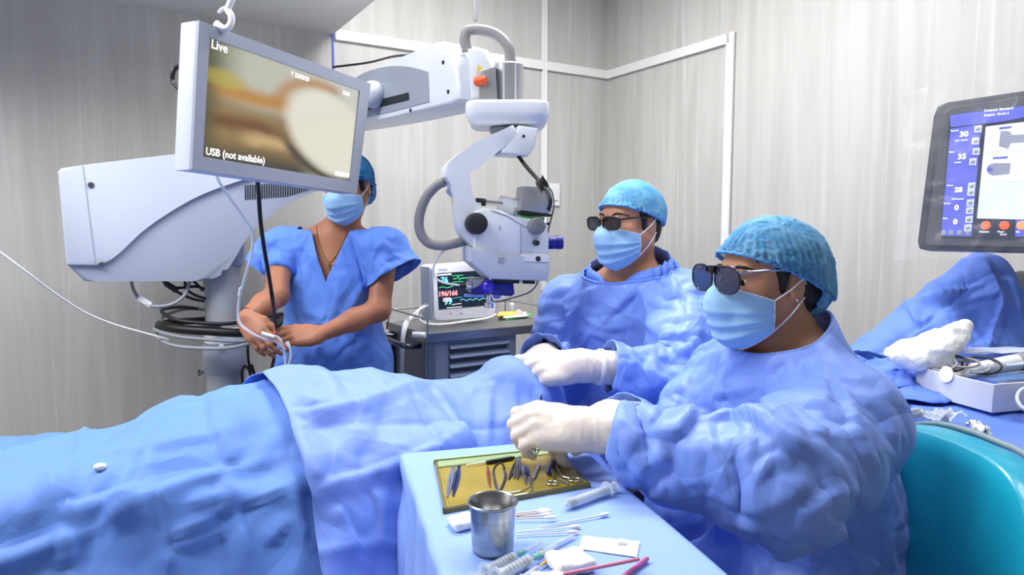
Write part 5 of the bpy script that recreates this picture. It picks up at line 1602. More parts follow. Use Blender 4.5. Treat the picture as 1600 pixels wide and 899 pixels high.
# push ring and cable loops around the post
def loop(name, rx, ry, z, r, m, rough=0.0, a0=0.0, a1=2 * math.pi, n=30, ph=0.0, sq=.72):
    pts = []
    for a in np.linspace(a0, a1, n):
        ca, sa = math.cos(a), math.sin(a)
        pts.append(CXY + Vector((math.copysign(abs(ca) ** sq, ca) * rx, math.copysign(abs(sa) ** sq, sa) * ry, z + rough * math.sin(2 * a + ph))))
    return tube(name, pts, r, m, sc, 10, 2)
zr = zc(505)
loop('push_ring', .205, .20, zr, .016, 'cable_black', .012, 0, 2 * math.pi)
loop('cable_loop', .226, .205, zr - .022, .0065, 'cable_grey', .018, ph=.4)
loop('cable_loop', .214, .215, zr - .040, .0065, 'cable_grey', .022, ph=1.2)
loop('cable_loop', .200, .19, zr + .028, .006, 'cable_grey', .015, ph=2.2)
loop('cable_loop', .190, .21, zr + .045, .007, 'cable_black', .02, ph=.9)
for a in (0, math.pi / 2, math.pi, -math.pi / 2):
    q = CXY + Vector((math.cos(a), math.sin(a), 0)) * .13; q.z = zr
    box('ring_bracket', q, (.15, .03, .012), 'cable_black', sc, rotz(a), .003)
# cables under the housing and down the post
tube('hanging_cable', [P(205, 436, 2.42), P(208, 452, 2.42), P(220, 470, 2.42), P(240, 479, 2.42), P(268, 476, 2.44), P(287, 463, 2.46), P(295, 445, 2.48), P(296, 434, 2.48)], .0062, 'cable_grey', sc, 8)
u = (P(238, 478, 2.42) - P(216, 464, 2.42)).normalized(); w_ = Vector((.1, -1, .1)); w_ = (w_ - u * w_.dot(u)).normalized()
box('cable_tag', P(226, 471, 2.415), (.050, .020, .0018), 'label_paper', sc, axes(u, u.cross(w_), w_))
for pts in ([(252, 437), (262, 446), (280, 458), (300, 467), (320, 471)], [(288, 437), (292, 452), (304, 461), (322, 467)], [(262, 437), (258, 444), (276, 450), (306, 448), (320, 452)], [(300, 437), (310, 447), (318, 455)]):
    tube('hanging_cable', [P(x, y, 2.47 + .0008 * (x - 250)) for x, y in pts], .0052, 'cable_black', sc, 8)
box('cable_plug', P(268, 449, 2.47), (.05, .018, .018), 'cable_black', sc, Matrix.Rotation(.6, 3, 'Y'), .003)
for pts in ([(387, 535), (388, 560), (392, 590), (396, 630)], [(382, 572), (378, 582), (380, 600), (388, 606), (393, 596), (388, 576), (382, 572)], [(393, 570), (398, 590), (394, 620)], [(400, 600), (412, 590), (424, 596), (432, 590)], [(386, 575), (396, 582), (398, 600), (390, 615)]):
    tube('post_cable', [P(x, y, CY - .09 + .01 * i_) for i_, (x, y) in enumerate(pts)], .005, 'cable_black', sc, 8)
settle(sc, tuple(CXY))

# ---------------------------------------------------------------- display hung on the microscope's arm
mat('display_frame', (150, 154, 168), 0.4, spec=0.4)
mat('display_side', (196, 200, 212), 0.4, spec=0.4)
mat('screen_glass_black', (10, 10, 12), 0.2)
mat('text_white', (255, 255, 255), 0.5, emit=(255, 255, 255), estr=.75)
def eye_screen():
    m = bpy.data.materials.new('eye_image'); m.use_nodes = True
    nt = m.node_tree; L = nt.links.new; b = nt.nodes['Principled BSDF']
    uv = nt.nodes.new('ShaderNodeUVMap'); uv.uv_map = 'UVMap'
    sx = nt.nodes.new('ShaderNodeSeparateXYZ'); L(uv.outputs[0], sx.inputs[0])
    nz = nt.nodes.new('ShaderNodeTexNoise'); nz.inputs['Scale'].default_value = 4.0; nz.inputs['Detail'].default_value = 3; L(uv.outputs[0], nz.inputs['Vector'])
    def M(op, a, c=None, d=None):
        n = nt.nodes.new('ShaderNodeMath'); n.operation = op
        for i, v in enumerate((a, c, d)):
            if v is None: continue
            if isinstance(v, (int, float)): n.inputs[i].default_value = v
            else: L(v, n.inputs[i])
        return n.outputs[0]
    def sstep(x, a, c):
        n = nt.nodes.new('ShaderNodeMapRange'); n.interpolation_type = 'SMOOTHSTEP'; n.inputs[1].default_value = a; n.inputs[2].default_value = c; L(x, n.inputs[0]); return n.outputs[0]
    def mix(f, a, c):
        n = nt.nodes.new('ShaderNodeMix'); n.data_type = 'RGBA'; L(f, n.inputs[0])
        for i, v in ((6, a), (7, c)):
            if isinstance(v, tuple): n.inputs[i].default_value = (*lin(v), 1)
            else: L(v, n.inputs[i])
        return n.outputs[2]
    x, y = sx.outputs[0], sx.outputs[1]
    yn = M('ADD', y, M('MULTIPLY', M('SUBTRACT', nz.outputs[0], .5), .10))
    def band(c0, c1, w):                                            # soft stripe around y = c0 + c1 x
        d = M('ABSOLUTE', M('SUBTRACT', yn, M('ADD', c0, M('MULTIPLY', x, c1))))
        return M('SUBTRACT', 1.0, sstep(d, 0.0, w))
    base = mix(sstep(x, 0.0, .25), (120, 128, 96), (196, 198, 182))
    base = mix(sstep(x, .45, 1.0), base, (214, 214, 204))
    lowm = M('MULTIPLY', M('SUBTRACT', 1.0, sstep(y, .42, .62)), M('SUBTRACT', 1.0, sstep(x, .55, .75)))
    c = mix(lowm, base, (150, 122, 74))
    c = mix(M('MULTIPLY', band(.34, .0, .10), M('SUBTRACT', 1.0, sstep(x, .3, .55))), c, (118, 74, 34))
    c = mix(M('MULTIPLY', band(.22, .02, .10), M('MULTIPLY', sstep(x, .15, .3), M('SUBTRACT', 1.0, sstep(x, .45, .6)))), c, (206, 176, 120))
    b1 = M('MULTIPLY', band(.585, .085, .13), M('SUBTRACT', 1.0, sstep(x, .55, .68)))
    c = mix(b1, c, (192, 140, 62))
    # the pale lens, lower right
    ex = M('DIVIDE', M('SUBTRACT', x, .82), .38); ey = M('DIVIDE', M('SUBTRACT', M('ADD', y, M('MULTIPLY', x, .30)), .70), .42)
    rr = M('SQRT', M('ADD', M('MULTIPLY', ex, ex), M('MULTIPLY', ey, ey)))
    rim = M('MULTIPLY', M('SUBTRACT', 1.0, sstep(M('ABSOLUTE', M('SUBTRACT', rr, 1.06)), 0.0, .24)), M('MULTIPLY', sstep(y, .50, .68), M('SUBTRACT', 1.0, sstep(x, .78, .90))))
    c = mix(M('MULTIPLY', rim, .8), c, (188, 132, 62))
    c = mix(M('MULTIPLY', M('SUBTRACT', 1.0, sstep(M('ABSOLUTE', M('SUBTRACT', rr, 1.08)), 0.0, .2)), M('SUBTRACT', 1.0, sstep(y, .2, .4))), c, (70, 62, 38))
    c = mix(M('SUBTRACT', 1.0, sstep(rr, .78, 1.08)), c, (238, 234, 216))
    c = mix(M('MULTIPLY', M('SUBTRACT', 1.0, sstep(y, .0, .22)), M('SUBTRACT', 1.0, sstep(x, .55, .8))), c, (60, 54, 36))
    c = mix(M('SUBTRACT', 1.0, sstep(x, -.02, .12)), c, (84, 84, 50))
    d2 = M('ADD', M('POWER', M('DIVIDE', M('SUBTRACT', x, .10), .14), 2.0), M('POWER', M('DIVIDE', M('SUBTRACT', y, .70), .10), 2.0))
    c = mix(M('MULTIPLY', M('SUBTRACT', 1.0, sstep(d2, .0, 1.2)), .7), c, (196, 176, 60))
    L(c, b.inputs['Emission Color']); b.inputs['Emission Strength'].default_value = .80
    b.inputs['Base Color'].default_value = (.01, .01, .01, 1); b.inputs['Roughness'].default_value = .25
    MATS['eye_image'] = m
eye_screen()
DA, DB = P(308, 150, 1.56), P(566, 215, 2.12)
DH = Vector((DB.x - DA.x, DB.y - DA.y, 0)).normalized(); DN = Vector((DH.y, -DH.x, 0))
def dpp(l, off=0.0): return [Pp(x, y, DA, DN) + DN * off for x, y in l]
ds = thing('display_monitor', 'wide grey display monitor with a live eye picture, hanging in front of the microscope arm', 'monitor')
back = prism('casing', dpp([(308, 32), (577, 131), (555, 303), (297, 265)], -.027), DN, .05, 'display_side', ds, .004, 2)
def ringp(name, outer, inner, off, th, m, par):
    """flat frame between two quads"""
    bm = bmesh.new()
    A0 = [bm.verts.new(p) for p in dpp(outer, off)]; B0 = [bm.verts.new(p) for p in dpp(inner, off)]
    A1 = [bm.verts.new(p) for p in dpp(outer, off + th)]; B1 = [bm.verts.new(p) for p in dpp(inner, off + th)]
    for k in range(4):
        j = (k + 1) % 4
        bm.faces.new((A1[k], A1[j], B1[j], B1[k])); bm.faces.new((A0[j], A0[k], B0[k], B0[j]))
        bm.faces.new((A0[k], A0[j], A1[j], A1[k])); bm.faces.new((B0[j], B0[k], B1[k], B1[j]))
    return obj(name, bm, m, par)
inner = [(325, 59), (560, 142), (545, 283), (314, 245)]
ringp('bezel', [(308, 32), (577, 131), (555, 303), (297, 265)], inner, -.002, .008, 'display_frame', ds)
sm = bpy.data.meshes.new('screen')
q = dpp(inner, .0005)
sm.from_pydata([tuple(p) for p in q], [], [(3, 2, 1, 0)]); uvl = sm.uv_layers.new(name='UVMap')
for li, uvv in zip(range(4), ((0, 0), (1, 0), (1, 1), (0, 1))): uvl.data[li].uv = uvv
scr = link('screen', sm, ds, 'eye_image')
ux = (q[1] - q[0]).normalized(); uy = (q[0] - q[3]).normalized()
def on_screen(u_, v_): return q[3] + (q[2] - q[3]) * u_ + (q[0] - q[3]) * v_ + DN * .001
w0 = (q[1] - q[0]).length
for nm, s_, u_, v_, sz, al in (('caption', 'Live', .015, .925, .030, 'LEFT'), ('caption', 'USB (not available)', .02, .025, .024, 'LEFT'), ('caption', 'Y 22/05/20', .50, .925, .016, 'LEFT'), ('caption', '00:00:00', .875, .035, .019, 'LEFT'), ('caption', '12:38', .90, .92, .015, 'LEFT')):
    text(nm, s_, sz, on_screen(u_, v_), ux, uy, 'text_white', scr, al, .0002, .0004)
tube('mount_arm', [Pp(440, 175, DA, DN) - DN * .05, P(520, 165, 2.45), P(556, 190, 2.72)], .03, 'scope_grey', ds, 16)
bm = bmesh.new(); bmesh.ops.create_uvsphere(bm, u_segments=24, v_segments=14, radius=.047); bmesh.ops.translate(bm, verts=bm.verts, vec=P(583, 148, 2.42))
obj('mount_joint', bm, 'scope_pale', ds, True)
tube('joint_stem', [P(583, 148, 2.42), P(540, 150, 2.42), P(470, 160, 2.05)], .022, 'scope_grey', ds, 12)
tube('signal_cable', [P(290, 102, 1.63), P(276, 105, 1.66), P(270, 115, 1.66), P(272, 130, 1.66), P(288, 146, 1.63)], .0055, 'cable_black', ds, 8)
tube('power_cable', [P(402, 280, 1.80), P(404, 300, 1.82), P(407, 345, 1.88), P(413, 390, 1.95), P(420, 430, 2.0), P(426, 470, 2.04), P(430, 505, 2.22), P(430, 535, 2.28), P(426, 570, 2.34), P(414, 598, 2.38), P(404, 625, 2.4)], .0058, 'cable_black', ds, 8)
settle(ds, tuple(P(430, 170, 1.85)))
# white hook hung from the lowered ceiling
hk = thing('ceiling_hook', 'white plastic hook hanging from the ceiling over the display monitor', 'hook')
tube('hook', [P(363, -60, 1.62), P(363, -8, 1.62), P(360, 4, 1.62), P(356, 15, 1.62), P(361, 24, 1.62), P(361, 36, 1.62), P(354, 45, 1.62), P(345, 43, 1.62), P(337, 36, 1.62)], [.0075, .0075, .0075, .0075, .0075, .0075, .008, .009, .008], 'white_pvc', hk, 10)
tube('barb', [P(356, 14, 1.62), P(348, 14, 1.62), P(341, 20, 1.62)], [.006, .005, .003], 'white_pvc', hk, 8)
p0 = P(363, -58, 1.62)
tube('cord', [p0, Vector((p0.x, p0.y, HC + .01 if R(0, 0, 0) is not None and (p0 - C0).dot(E2) < 1.25 and (p0 - C0).dot(E1) > SOF else CEIL + .005))], .004, 'white_pvc', hk, 8, smooth=False)
settle(hk, tuple(p0))
# steel infusion rod from the ceiling at the back
rd = thing('ceiling_rod', 'thin steel rod hanging from the ceiling above the microscope hose', 'rod')
q = P(743, 20, 2.7)
lathe('rod', [(.007, P(743, 33, 2.7).z), (.009, P(743, 30, 2.7).z), (.009, CEIL)], (q.x, q.y, 0), (0, 0, 1), 'silver_paint', rd, 14)
lathe('rod_plate', [(.05, CEIL - .012), (.05, CEIL)], (q.x, q.y, 0), (0, 0, 1), 'white_pvc', rd, 24)
settle(rd, (q.x, q.y, CEIL))
# ---------------------------------------------------------------- steel cart with the vital signs monitor at the back
mat('cart_body', (128, 138, 160), 0.4, metal=.3)
mat('cart_side', (112, 118, 132), 0.35, metal=.6)
mat('cart_dark', (64, 66, 72), 0.5)
mat('monitor_white', (228, 228, 230), 0.4)
mat('monitor_shell', (206, 208, 218), 0.45)
mat('trace_green', (70, 220, 120), 0.5, emit=(60, 220, 120), estr=.8)
mat('trace_cyan', (110, 225, 235), 0.5, emit=(110, 225, 235), estr=.9)
mat('trace_teal', (60, 170, 160), 0.5, emit=(60, 180, 170), estr=.7)
mat('trace_pink', (245, 150, 150), 0.5, emit=(245, 150, 150), estr=.8)
mat('vitals_screen', (14, 18, 26), 0.25, emit=(34, 46, 62), estr=.6)
mat('louvre', (98, 112, 142), 0.4, metal=.3)
KZ = .92
_fl = Pz(667, 523, KZ); kA = (_fl - C0).dot(E1); kC = (_fl - C0).dot(E2)
_fr = Pz(857, 503, KZ); kB = (_fr - C0).dot(E1)
kd = .40                                                     # the cart's depth towards the wall
ct = thing('instrument_cart', 'steel cart with a louvred front against the back wall, under the vital signs monitor', 'cart')
def kb(name, a0, a1, c0, c1, z0, z1, m, par=ct, bev=0): return rbox(name, a0, a1, c0, c1, z0, z1, m, par, bev)
kt = kb('cart_top', kB, kA, kC - kd, kC, KZ - .028, KZ - .002, 'steel', bev=.003)
kw = kA - kB
for a in (kB + .02, kA - .02):
    for c in (kC - .02, kC - kd + .02): kb('leg', a - .014, a + .014, c - .014, c + .014, .06, KZ - .028, 'cart_side')
cab0, cab1 = kA - .02, kB + kw * .34
cab = kb('cabinet', cab1, cab0, kC - kd + .04, kC - .03, .12, KZ - .03, 'cart_side', bev=.004)
pn0, pn1 = kA - kw * .17, kB + kw * .38
lp_ = kb('louvre_panel', pn1 - .035, pn0 + .05, kC - .034, kC - .020, .30, KZ - .034, 'cart_body', bev=.002)
for k in range(9):
    z = KZ - .062 - k * .036
    bm = bmesh.new()
    b_box(bm, R((pn0 + pn1) / 2, kC - .014, z), (pn0 - pn1, .018, .010), RM @ Matrix.Rotation(.6, 3, 'X'), .002)
    obj('louvre_slat', bm, 'louvre', lp_)
    kb('louvre_gap', pn1 + .004, pn0 - .004, kC - .0202, kC - .0192, z - .020, z - .008, 'cart_dark', lp_)
kb('side_column', kA - .09, kA - .005, kC - .03, kC - .012, .10, KZ - .03, 'cart_body', bev=.003)
for a in (kB + .03, kA - .03):
    for c in (kC - .03, kC - kd + .03): lathe('castor', [(.01, -.012), (.028, -.011), (.03, 0), (.028, .011), (.01, .012)], R(a, c, .03), tuple(E1), 'pad_black', ct, 16)
def kp(a, c, z): return R(a, c, z)
for nm, pts in (('rail', [kp(kA - .006, kC - .006, KZ - .01), kp(kA - .006, kC - .006, KZ + .055), kp(kA - .006, kC - kd + .006, KZ + .055), kp(kA - .006, kC - kd + .006, KZ - .01)]),
                ('rail', [kp(kB + .006, kC - .03, KZ - .01), kp(kB + .006, kC - .03, KZ + .06), kp(kB + .006, kC - kd + .006, KZ + .06), kp(kB + .006, kC - kd + .006, KZ - .01)]),
                ('rail', [kp(kA - .006, kC - kd + .006, KZ + .05), kp(kB + .006, kC - kd + .006, KZ + .055)]),
                ('rail', [kp(kB + kw * .42, kC - kd + .006, KZ - .01), kp(kB + kw * .42, kC - kd + .006, KZ + .055)]),
                ('rail', [kp(kB + kw * .48, kC - kd + .006, KZ - .01), kp(kB + kw * .48, kC - kd + .006, KZ + .055)])):
    tube(nm, pts, .0035, 'steel', ct, 8, smooth=False)
hd = tube('push_handle', [kp(kA, kC - .06, KZ - .05), kp(kA + .06, kC - .05, KZ - .045), kp(kA + .075, kC - .12, KZ - .04), kp(kA + .06, kC - .30, KZ - .04), kp(kA, kC - .31, KZ - .045)], .010, 'steel_dark', ct, 10)
tube('handle_grip', [P(645, 523, 2.45), P(665, 524, 2.44)], .011, 'monitor_white', ct, 10, smooth=False)
settle(ct, tuple(R((kA + kB) / 2, kC - kd / 2, 0)))

vm = thing('vital_signs_monitor', 'white vital signs monitor with coloured readings on the steel cart', 'monitor')
VO = Pz(686, 503, KZ + .012)
def vp(l, off=0.0): return [Pp(x, y, VO, E2) + E2 * off for x, y in l]
fr = prism('shell', vp([(672, 418), (678, 415), (740, 411), (764, 411), (771, 416), (775, 485), (771, 494), (760, 497), (688, 503), (679, 502), (675, 496)], -.055), E2, .10, 'monitor_shell', vm, .008, 3)
prism('front_frame', vp([(674, 420), (680, 416), (740, 412), (763, 412), (769, 417), (773, 485), (769, 492), (760, 495), (690, 501), (681, 500), (677, 494)], .002), E2, .014, 'monitor_white', vm, .004, 2)
sq = [(681, 427), (762, 422), (765, 477), (684, 484)]
vs = prism('screen', vp(sq, .0095), E2, .002, 'vitals_screen', vm)
vx = (vp([(762, 422)])[0] - vp([(681, 427)])[0]).normalized(); vy = Vector((0, 0, 1))
def vt(s_, x, y, sz, m, bold=.0012): text('reading', s_, sz, vp([(x, y)], .0112)[0], vx, vy, m, vs, 'LEFT', .0003, bold)
vt('76', 687, 442, .031, 'trace_cyan'); vt('196/166', 683, 463, .026, 'trace_pink'); vt('(103)', 690, 470, .016, 'trace_pink'); vt('99', 692, 476, .036, 'trace_cyan')
def trace(pts, m, r=.0010):
    bm = bmesh.new(); b_tube(bm, vp(pts, .0115), r, 5, 2, smooth=False); obj('trace', bm, m, vs)
trace([(706, 436), (712, 435), (714, 431), (716, 438), (718, 435), (730, 434), (737, 433)], 'trace_green', .0016)
trace([(704, 431), (722, 430)], 'trace_green'); trace([(705, 441), (722, 440)], 'trace_green'); trace([(684, 450), (690, 448), (696, 450), (706, 447)], 'trace_green')
trace([(706, 466), (720, 464)], 'trace_teal'); trace([(717, 469), (722, 467), (727, 470), (732, 467), (737, 469), (742, 466), (747, 469), (752, 466), (760, 467)], 'trace_cyan', .0010)
trace([(704, 476), (719, 474)], 'text_white'); trace([(696, 481), (720, 479)], 'text_white'); trace([(681.5, 430), (703, 428.5)], 'text_white', .003)
for x, m in ((703, 'orange'), (719, 'cap_blue')): lathe('button', [(.003, 0), (.003, .002)], vp([(x, 490)], .009)[0], tuple(E2), m, vm, 12)
prism('name_strip', vp([(721, 489), (736, 488), (736, 490), (721, 491)], .0092), E2, .001, 'monitor_shell', vm)
prism('model_strip', vp([(683, 420.5), (697, 419.5), (697, 422), (683, 423)], .0092), E2, .001, 'monitor_shell', vm)
for k in range(4):
    tube('lead_cable', [P(672, 470 + k * 5, 2.74), P(662 - k, 478 + k * 3, 2.72), P(650 - k * 2, 488 + k * 2, 2.66), P(638 - k * 2, 505, 2.58), P(631 - k * 1.2, 530, 2.54), P(629 - k, 580, 2.54), P(629 - k, 640, 2.54)], .0045, 'cable_white', vm, 8)
tube('lead_cable', [P(672, 476, 2.72), P(656, 484, 2.64), P(652, 494, 2.60), P(664, 505, 2.60), P(690, 507, 2.62), P(730, 502, 2.68), P(762, 497, 2.75), P(775, 491, 2.8)], .0042, 'cable_white', vm, 8)
settle(vm, tuple(VO))
# papers and packets lying on the cart
def slab(name, pxs, z, th, m, label, cat, group=None):
    pts = [Pz(x, y, z + th / 2) for x, y in pxs]
    o = prism(name, pts, (0, 0, 1), th, m, None, min(.0012, th * .3), 1)
    return tag(o, label, cat, group)
mat('paper', (240, 238, 230), .8); mat('paper_yellow', (222, 196, 92), .7); mat('paper_pink', (232, 190, 176), .7)
slab('paper_packet', [(790, 499), (826, 495), (831, 491), (796, 492)], KZ - .001, .006, 'green_edge', 'green edged packet lying lowest on the steel cart, right of the white monitor', 'packet')
slab('paper_packet', [(786, 497), (824, 494), (822, 488), (790, 490)], KZ + .0055, .005, 'paper', 'white paper packet lying on the green one on the steel cart', 'packet')
slab('paper_packet', [(776, 494), (806, 492), (808, 487), (780, 488)], KZ + .0115, .004, 'paper_yellow', 'yellow packet on the steel cart beside the monitor', 'packet')
slab('paper_packet', [(808, 491), (818, 490), (812, 484), (806, 485)], KZ + .0115, .003, 'paper_pink', 'small pinkish paper slip on top of the packets on the steel cart', 'paper')
q = Pz(800, 489, KZ); o = lathe('bottle', [(.010, 0), (.011, .004), (.011, .034), (.006, .040), (.006, .050), (.005, .052)], (q.x, q.y + .06, KZ - .001), (0, 0, 1), 'monitor_white', None, 18)
tag(o, 'tiny white bottle at the back of the steel cart behind the packets', 'bottle')

# ---------------------------------------------------------------- tubing held by the nurse, cord at the left
tu = thing('infusion_tube', 'thin clear infusion tubing looping down to the hands of the nurse', 'tube')
hR = [Vector(p) for p in tips_nr]; hL = [Vector(p) for p in tips_nl]
mid = (hR[0] + hL[0]) / 2
tube('tube_line', [P(334, 262, 1.80), P(343, 285, 1.84), P(358, 308, 1.88), P(378, 335, 1.92), P(394, 362, 1.95), P(393, 395, 1.97), P(384, 430, 1.99), P(375, 462, 2.01), P(372, 490, 2.02), P(376, 507, 2.02), P(392, 520, 2.02), P(412, 530, 2.03), P(430, 534, 2.05), P(446, 547, 2.06)], .0042, 'clear_tube', tu, 10)
tube('tube_line', [P(420, 523, 2.04), P(434, 527, 2.05), P(440, 535, 2.05), P(444, 552, 2.06), P(446, 575, 2.06), P(440, 600, 2.06)], .0034, 'clear_tube', tu, 8)
tube('tube_end', [P(449, 536, 2.07), P(453, 546, 2.07), P(454, 560, 2.07), P(449, 575, 2.07), P(444, 590, 2.07)], .0036, 'cable_white', tu, 8)
tube('connector', [P(374, 462, 2.005), P(376, 450, 2.0)], [.005, .004], 'cable_white', tu, 10, smooth=False)
tube('connector', [P(408, 521, 2.03), P(428, 527, 2.04)], [.007, .006], 'paper', tu, 10, smooth=False)
tube('connector', [P(448, 534, 2.07), P(452, 543, 2.07)], [.006, .005], 'paper', tu, 10, smooth=False)
settle(tu, tuple(P(430, 534, 2.05)))
w_ = tube('cord', [P(-20, 380, 2.05), P(0, 394, 2.08), P(40, 424, 2.12), P(85, 458, 2.2), P(130, 487, 2.28), P(175, 506, 2.34), P(220, 519, 2.38), P(264, 531, 2.42)], .0034, 'cable_white', None, 8)
tag(w_, 'thin white cord hanging across the left wall to the cable ring of the microscope', 'cord')

# ---------------------------------------------------------------- instruments on the table
mat('tray_amber', (166, 142, 44), 0.30, spec=.5, rgb2=(142, 126, 40), nscale=9, coat=.2)
mat('tray_green', (150, 172, 124), 0.30, spec=.5, coat=.3)
mat('tray_edge', (120, 108, 40), 0.3, coat=.3)
mat('wood_stick', (226, 204, 186), .6)
mat('swab_stick', (226, 222, 228), .5)
mat('syringe_clear', (226, 236, 246), .1, alpha=.40, spec=.7)
mat('rubber_black', (28, 30, 36), .5)
mat('needle_teal', (120, 206, 196), .3, alpha=.8)
mat('needle_orange', (240, 170, 40), .4)
mat('pink_stick', (206, 124, 150), .45)
mat('magenta_stick', (184, 84, 150), .45)
mat('paper_white', (246, 246, 248), .7)
mat('blue_metal', (44, 62, 120), .3, metal=.8)
mat('copper', (170, 100, 70), .3, metal=.8)
tz = TTOP
ty = thing('instrument_tray', 'amber rectangular instrument tray with a green back rim, on the pale blue drape', 'tray')
tq = [(679, 719), (873, 699), (921, 754), (694, 794)]
T = [Pz(x, y, tz + .008) for x, y in tq]
cen = sum(T, Vector()) / 4
def inset(k): return [cen + (p - cen) * k for p in T]
base = [Vector((p.x, p.y, tz + .0015)) for p in inset(.985)]
prism('tray_floor', [p + Vector((0, 0, .0015)) for p in base], (0, 0, 1), .003, 'tray_amber', ty)
I0 = inset(.985)
for i, nm in enumerate(('rim', 'rim', 'rim', 'rim')):
    a, b = I0[i], I0[(i + 1) % 4]
    bm = bmesh.new(); d = (b - a); u = d.normalized(); h = .010 if i == 0 else .0055
    b_box(bm, Vector(((a.x + b.x) / 2, (a.y + b.y) / 2, tz + h / 2)), (d.length + .004, .004, h), axes(u, Vector((-u.y, u.x, 0)), Vector((0, 0, 1))), .0015)
    autosmooth(obj(nm, bm, 'tray_green' if i == 0 else 'tray_edge', ty))
# silicone ribs
def onT(u_, v_, z=.0045):
    a = I0[0] + (I0[1] - I0[0]) * u_; b = I0[3] + (I0[2] - I0[3]) * u_
    p = a + (b - a) * v_; return Vector((p.x, p.y, tz + z))
pm = prism('tray_mat', [onT(.03, .17, .0042), onT(.96, .14, .0042), onT(.965, .90, .0042), onT(.03, .93, .0042)], (0, 0, 1), .002, 'tray_amber', ty, .0006, 1)
prism('back_step', [onT(.01, .02, .0052), onT(.985, .02, .0052), onT(.985, .13, .0052), onT(.01, .16, .0052)], (0, 0, 1), .004, 'tray_green', ty, .001, 1)
for v_ in (.885,): tube('mat_rib', [onT(.03, v_, .0045), onT(.96, v_ - .02, .0045)], .0012, 'tray_amber', ty, 6, smooth=False)
settle(ty, (cen.x, cen.y, tz))
IZ = tz + .0062
def iz(px, py, dz=0.0): return Pz(px, py, IZ + dz)
def fork(a, b, open_, m, par, w=.0022, lift=0.0):
    """two thin arms joined at a, their tips apart at b"""
    a, b = Vector(a), Vector(b); d = (b - a).normalized(); s = d.cross(Vector((0, 0, 1)))
    for k in (-1, 1):
        tube('arm', [a, a + (b - a) * .3 + s * k * open_ * 1.2, a + (b - a) * .7 + s * k * open_, b + s * k * open_ * .25], [w, w * 1.3, w, w * .35], m, par, 8, 4)
def tweezer(name, a, b, open_, m, label, w=.0022):
    t = thing(name, label, 'forceps'); fork(a, b, open_, m, t, w)
    lathe('end_cap', [(w * 1.1, 0), (w * 1.5, .002), (w * 1.3, .008)], Vector(a) - (Vector(b) - Vector(a)).normalized() * .006, Vector(b) - Vector(a), m, t, 12)
    settle(t, tuple((Vector(a) + Vector(b)) / 2)); return t
tweezer('forceps', iz(708, 731), iz(699, 778), .0020, 'steel_bright', 'shiny slim forceps, leftmost instrument in the amber tray')
tweezer('forceps', iz(717, 731), iz(708, 776), .0022, 'blue_metal', 'bluish forceps second from the left end of the amber tray')
tweezer('forceps', iz(762, 732), iz(766, 762), .0016, 'copper', 'thin copper coloured forceps left of the spring scissors in the amber tray', .0013)
# spring scissors
t = thing('spring_scissors', 'spring scissors with a black bow, open, in the middle of the amber tray', 'scissors')
tube('spring_bow', [iz(771, 742), iz(772, 732), iz(778, 725), iz(785, 725), iz(788, 733)], .0018, 'rubber_black', t, 8)
tube('handle', [iz(771, 738), iz(774, 755), iz(778, 768)], [.0016, .0024, .0012], 'steel_dark', t, 8)
tube('handle', [iz(788, 735), iz(790, 745), iz(784, 762), iz(778, 770)], [.0016, .0026, .0024, .0012], 'steel_dark', t, 8)
tube('blade', [iz(778, 768), iz(776, 774)], [.0014, .0005], 'steel_bright', t, 8, smooth=False)
settle(t, tuple(iz(780, 745)))
t = thing('hook_handle', 'long instrument with a black knurled handle along the back of the amber tray', 'instrument')
tube('rod', [iz(728, 727, .003), iz(762, 722, .003)], [.0008, .0018], 'steel_bright', t, 8, smooth=False)
lathe('handle', [(.002, 0), (.0036, .003)] + [(.0036 + .0004 * (k % 2), .003 + k * .003) for k in range(16)] + [(.0026, .056)], iz(759, 723, .003), iz(812, 714, .003) - iz(759, 723, .003), 'rubber_black', t, 12)
settle(t, tuple(iz(770, 721)))
for k, (a, b, op, lb) in enumerate((((810, 717), (795, 750), .0022, 'long steel needle holder with dark arms, left of three fanned in the amber tray'), ((811, 716), (803, 748), .0016, 'narrow steel forceps between two others, fanned in the middle of the amber tray'), ((812, 716), (808, 750), .0016, 'steel forceps right of the fanned three in the amber tray'))):
    tweezer('forceps', iz(*a, .004 * k), iz(*b), op, 'steel_dark' if k == 0 else 'steel', lb, .0016)
# two ribbed clips and the wire speculum
t = thing('eye_speculum', 'wire eye speculum lying along the front of the amber tray', 'speculum')
tube('wire', [iz(776, 766), iz(777, 775), iz(784, 778), iz(812, 774), iz(828, 770), iz(832, 762)], .0016, 'steel_bright', t, 8)
tube('wire', [iz(783, 770), iz(800, 770), iz(818, 766), iz(830, 760)], .0012, 'steel_bright', t, 8)
settle(t, tuple(iz(800, 773)))
for a, b, m, lb in (((815, 730), (821, 758), 'steel', 'flat steel clamp with a broad handle, right of the fanned forceps in the tray'), ((822, 730), (829, 760), 'blue_metal', 'bluish flat clamp beside the steel one in the amber tray')):
    t = thing('clamp', lb, 'clamp'); A_, B_ = iz(*a), iz(*b); d = B_ - A_; u = d.normalized(); s = Vector((-u.y, u.x, 0))
    bm = bmesh.new(); b_box(bm, A_ + d * .3, (d.length * .62, .0068, .0035), axes(u, s, Vector((0, 0, 1))), .001); autosmooth(obj('handle', bm, m, t))
    tube('jaw', [A_ + d * .58, B_], [.0024, .0006], 'steel_bright', t, 8, smooth=False); tube('jaw', [A_ + d * .58 + s * .003, B_ + s * .002], [.0020, .0006], 'steel', t, 8, smooth=False)
    settle(t, tuple(A_ + d * .5))
t = thing('ribbed_clip', 'small bright clip with a ribbed handle near the middle of the amber tray', 'clip')
A_, B_ = iz(842, 729), iz(831, 755); d = B_ - A_
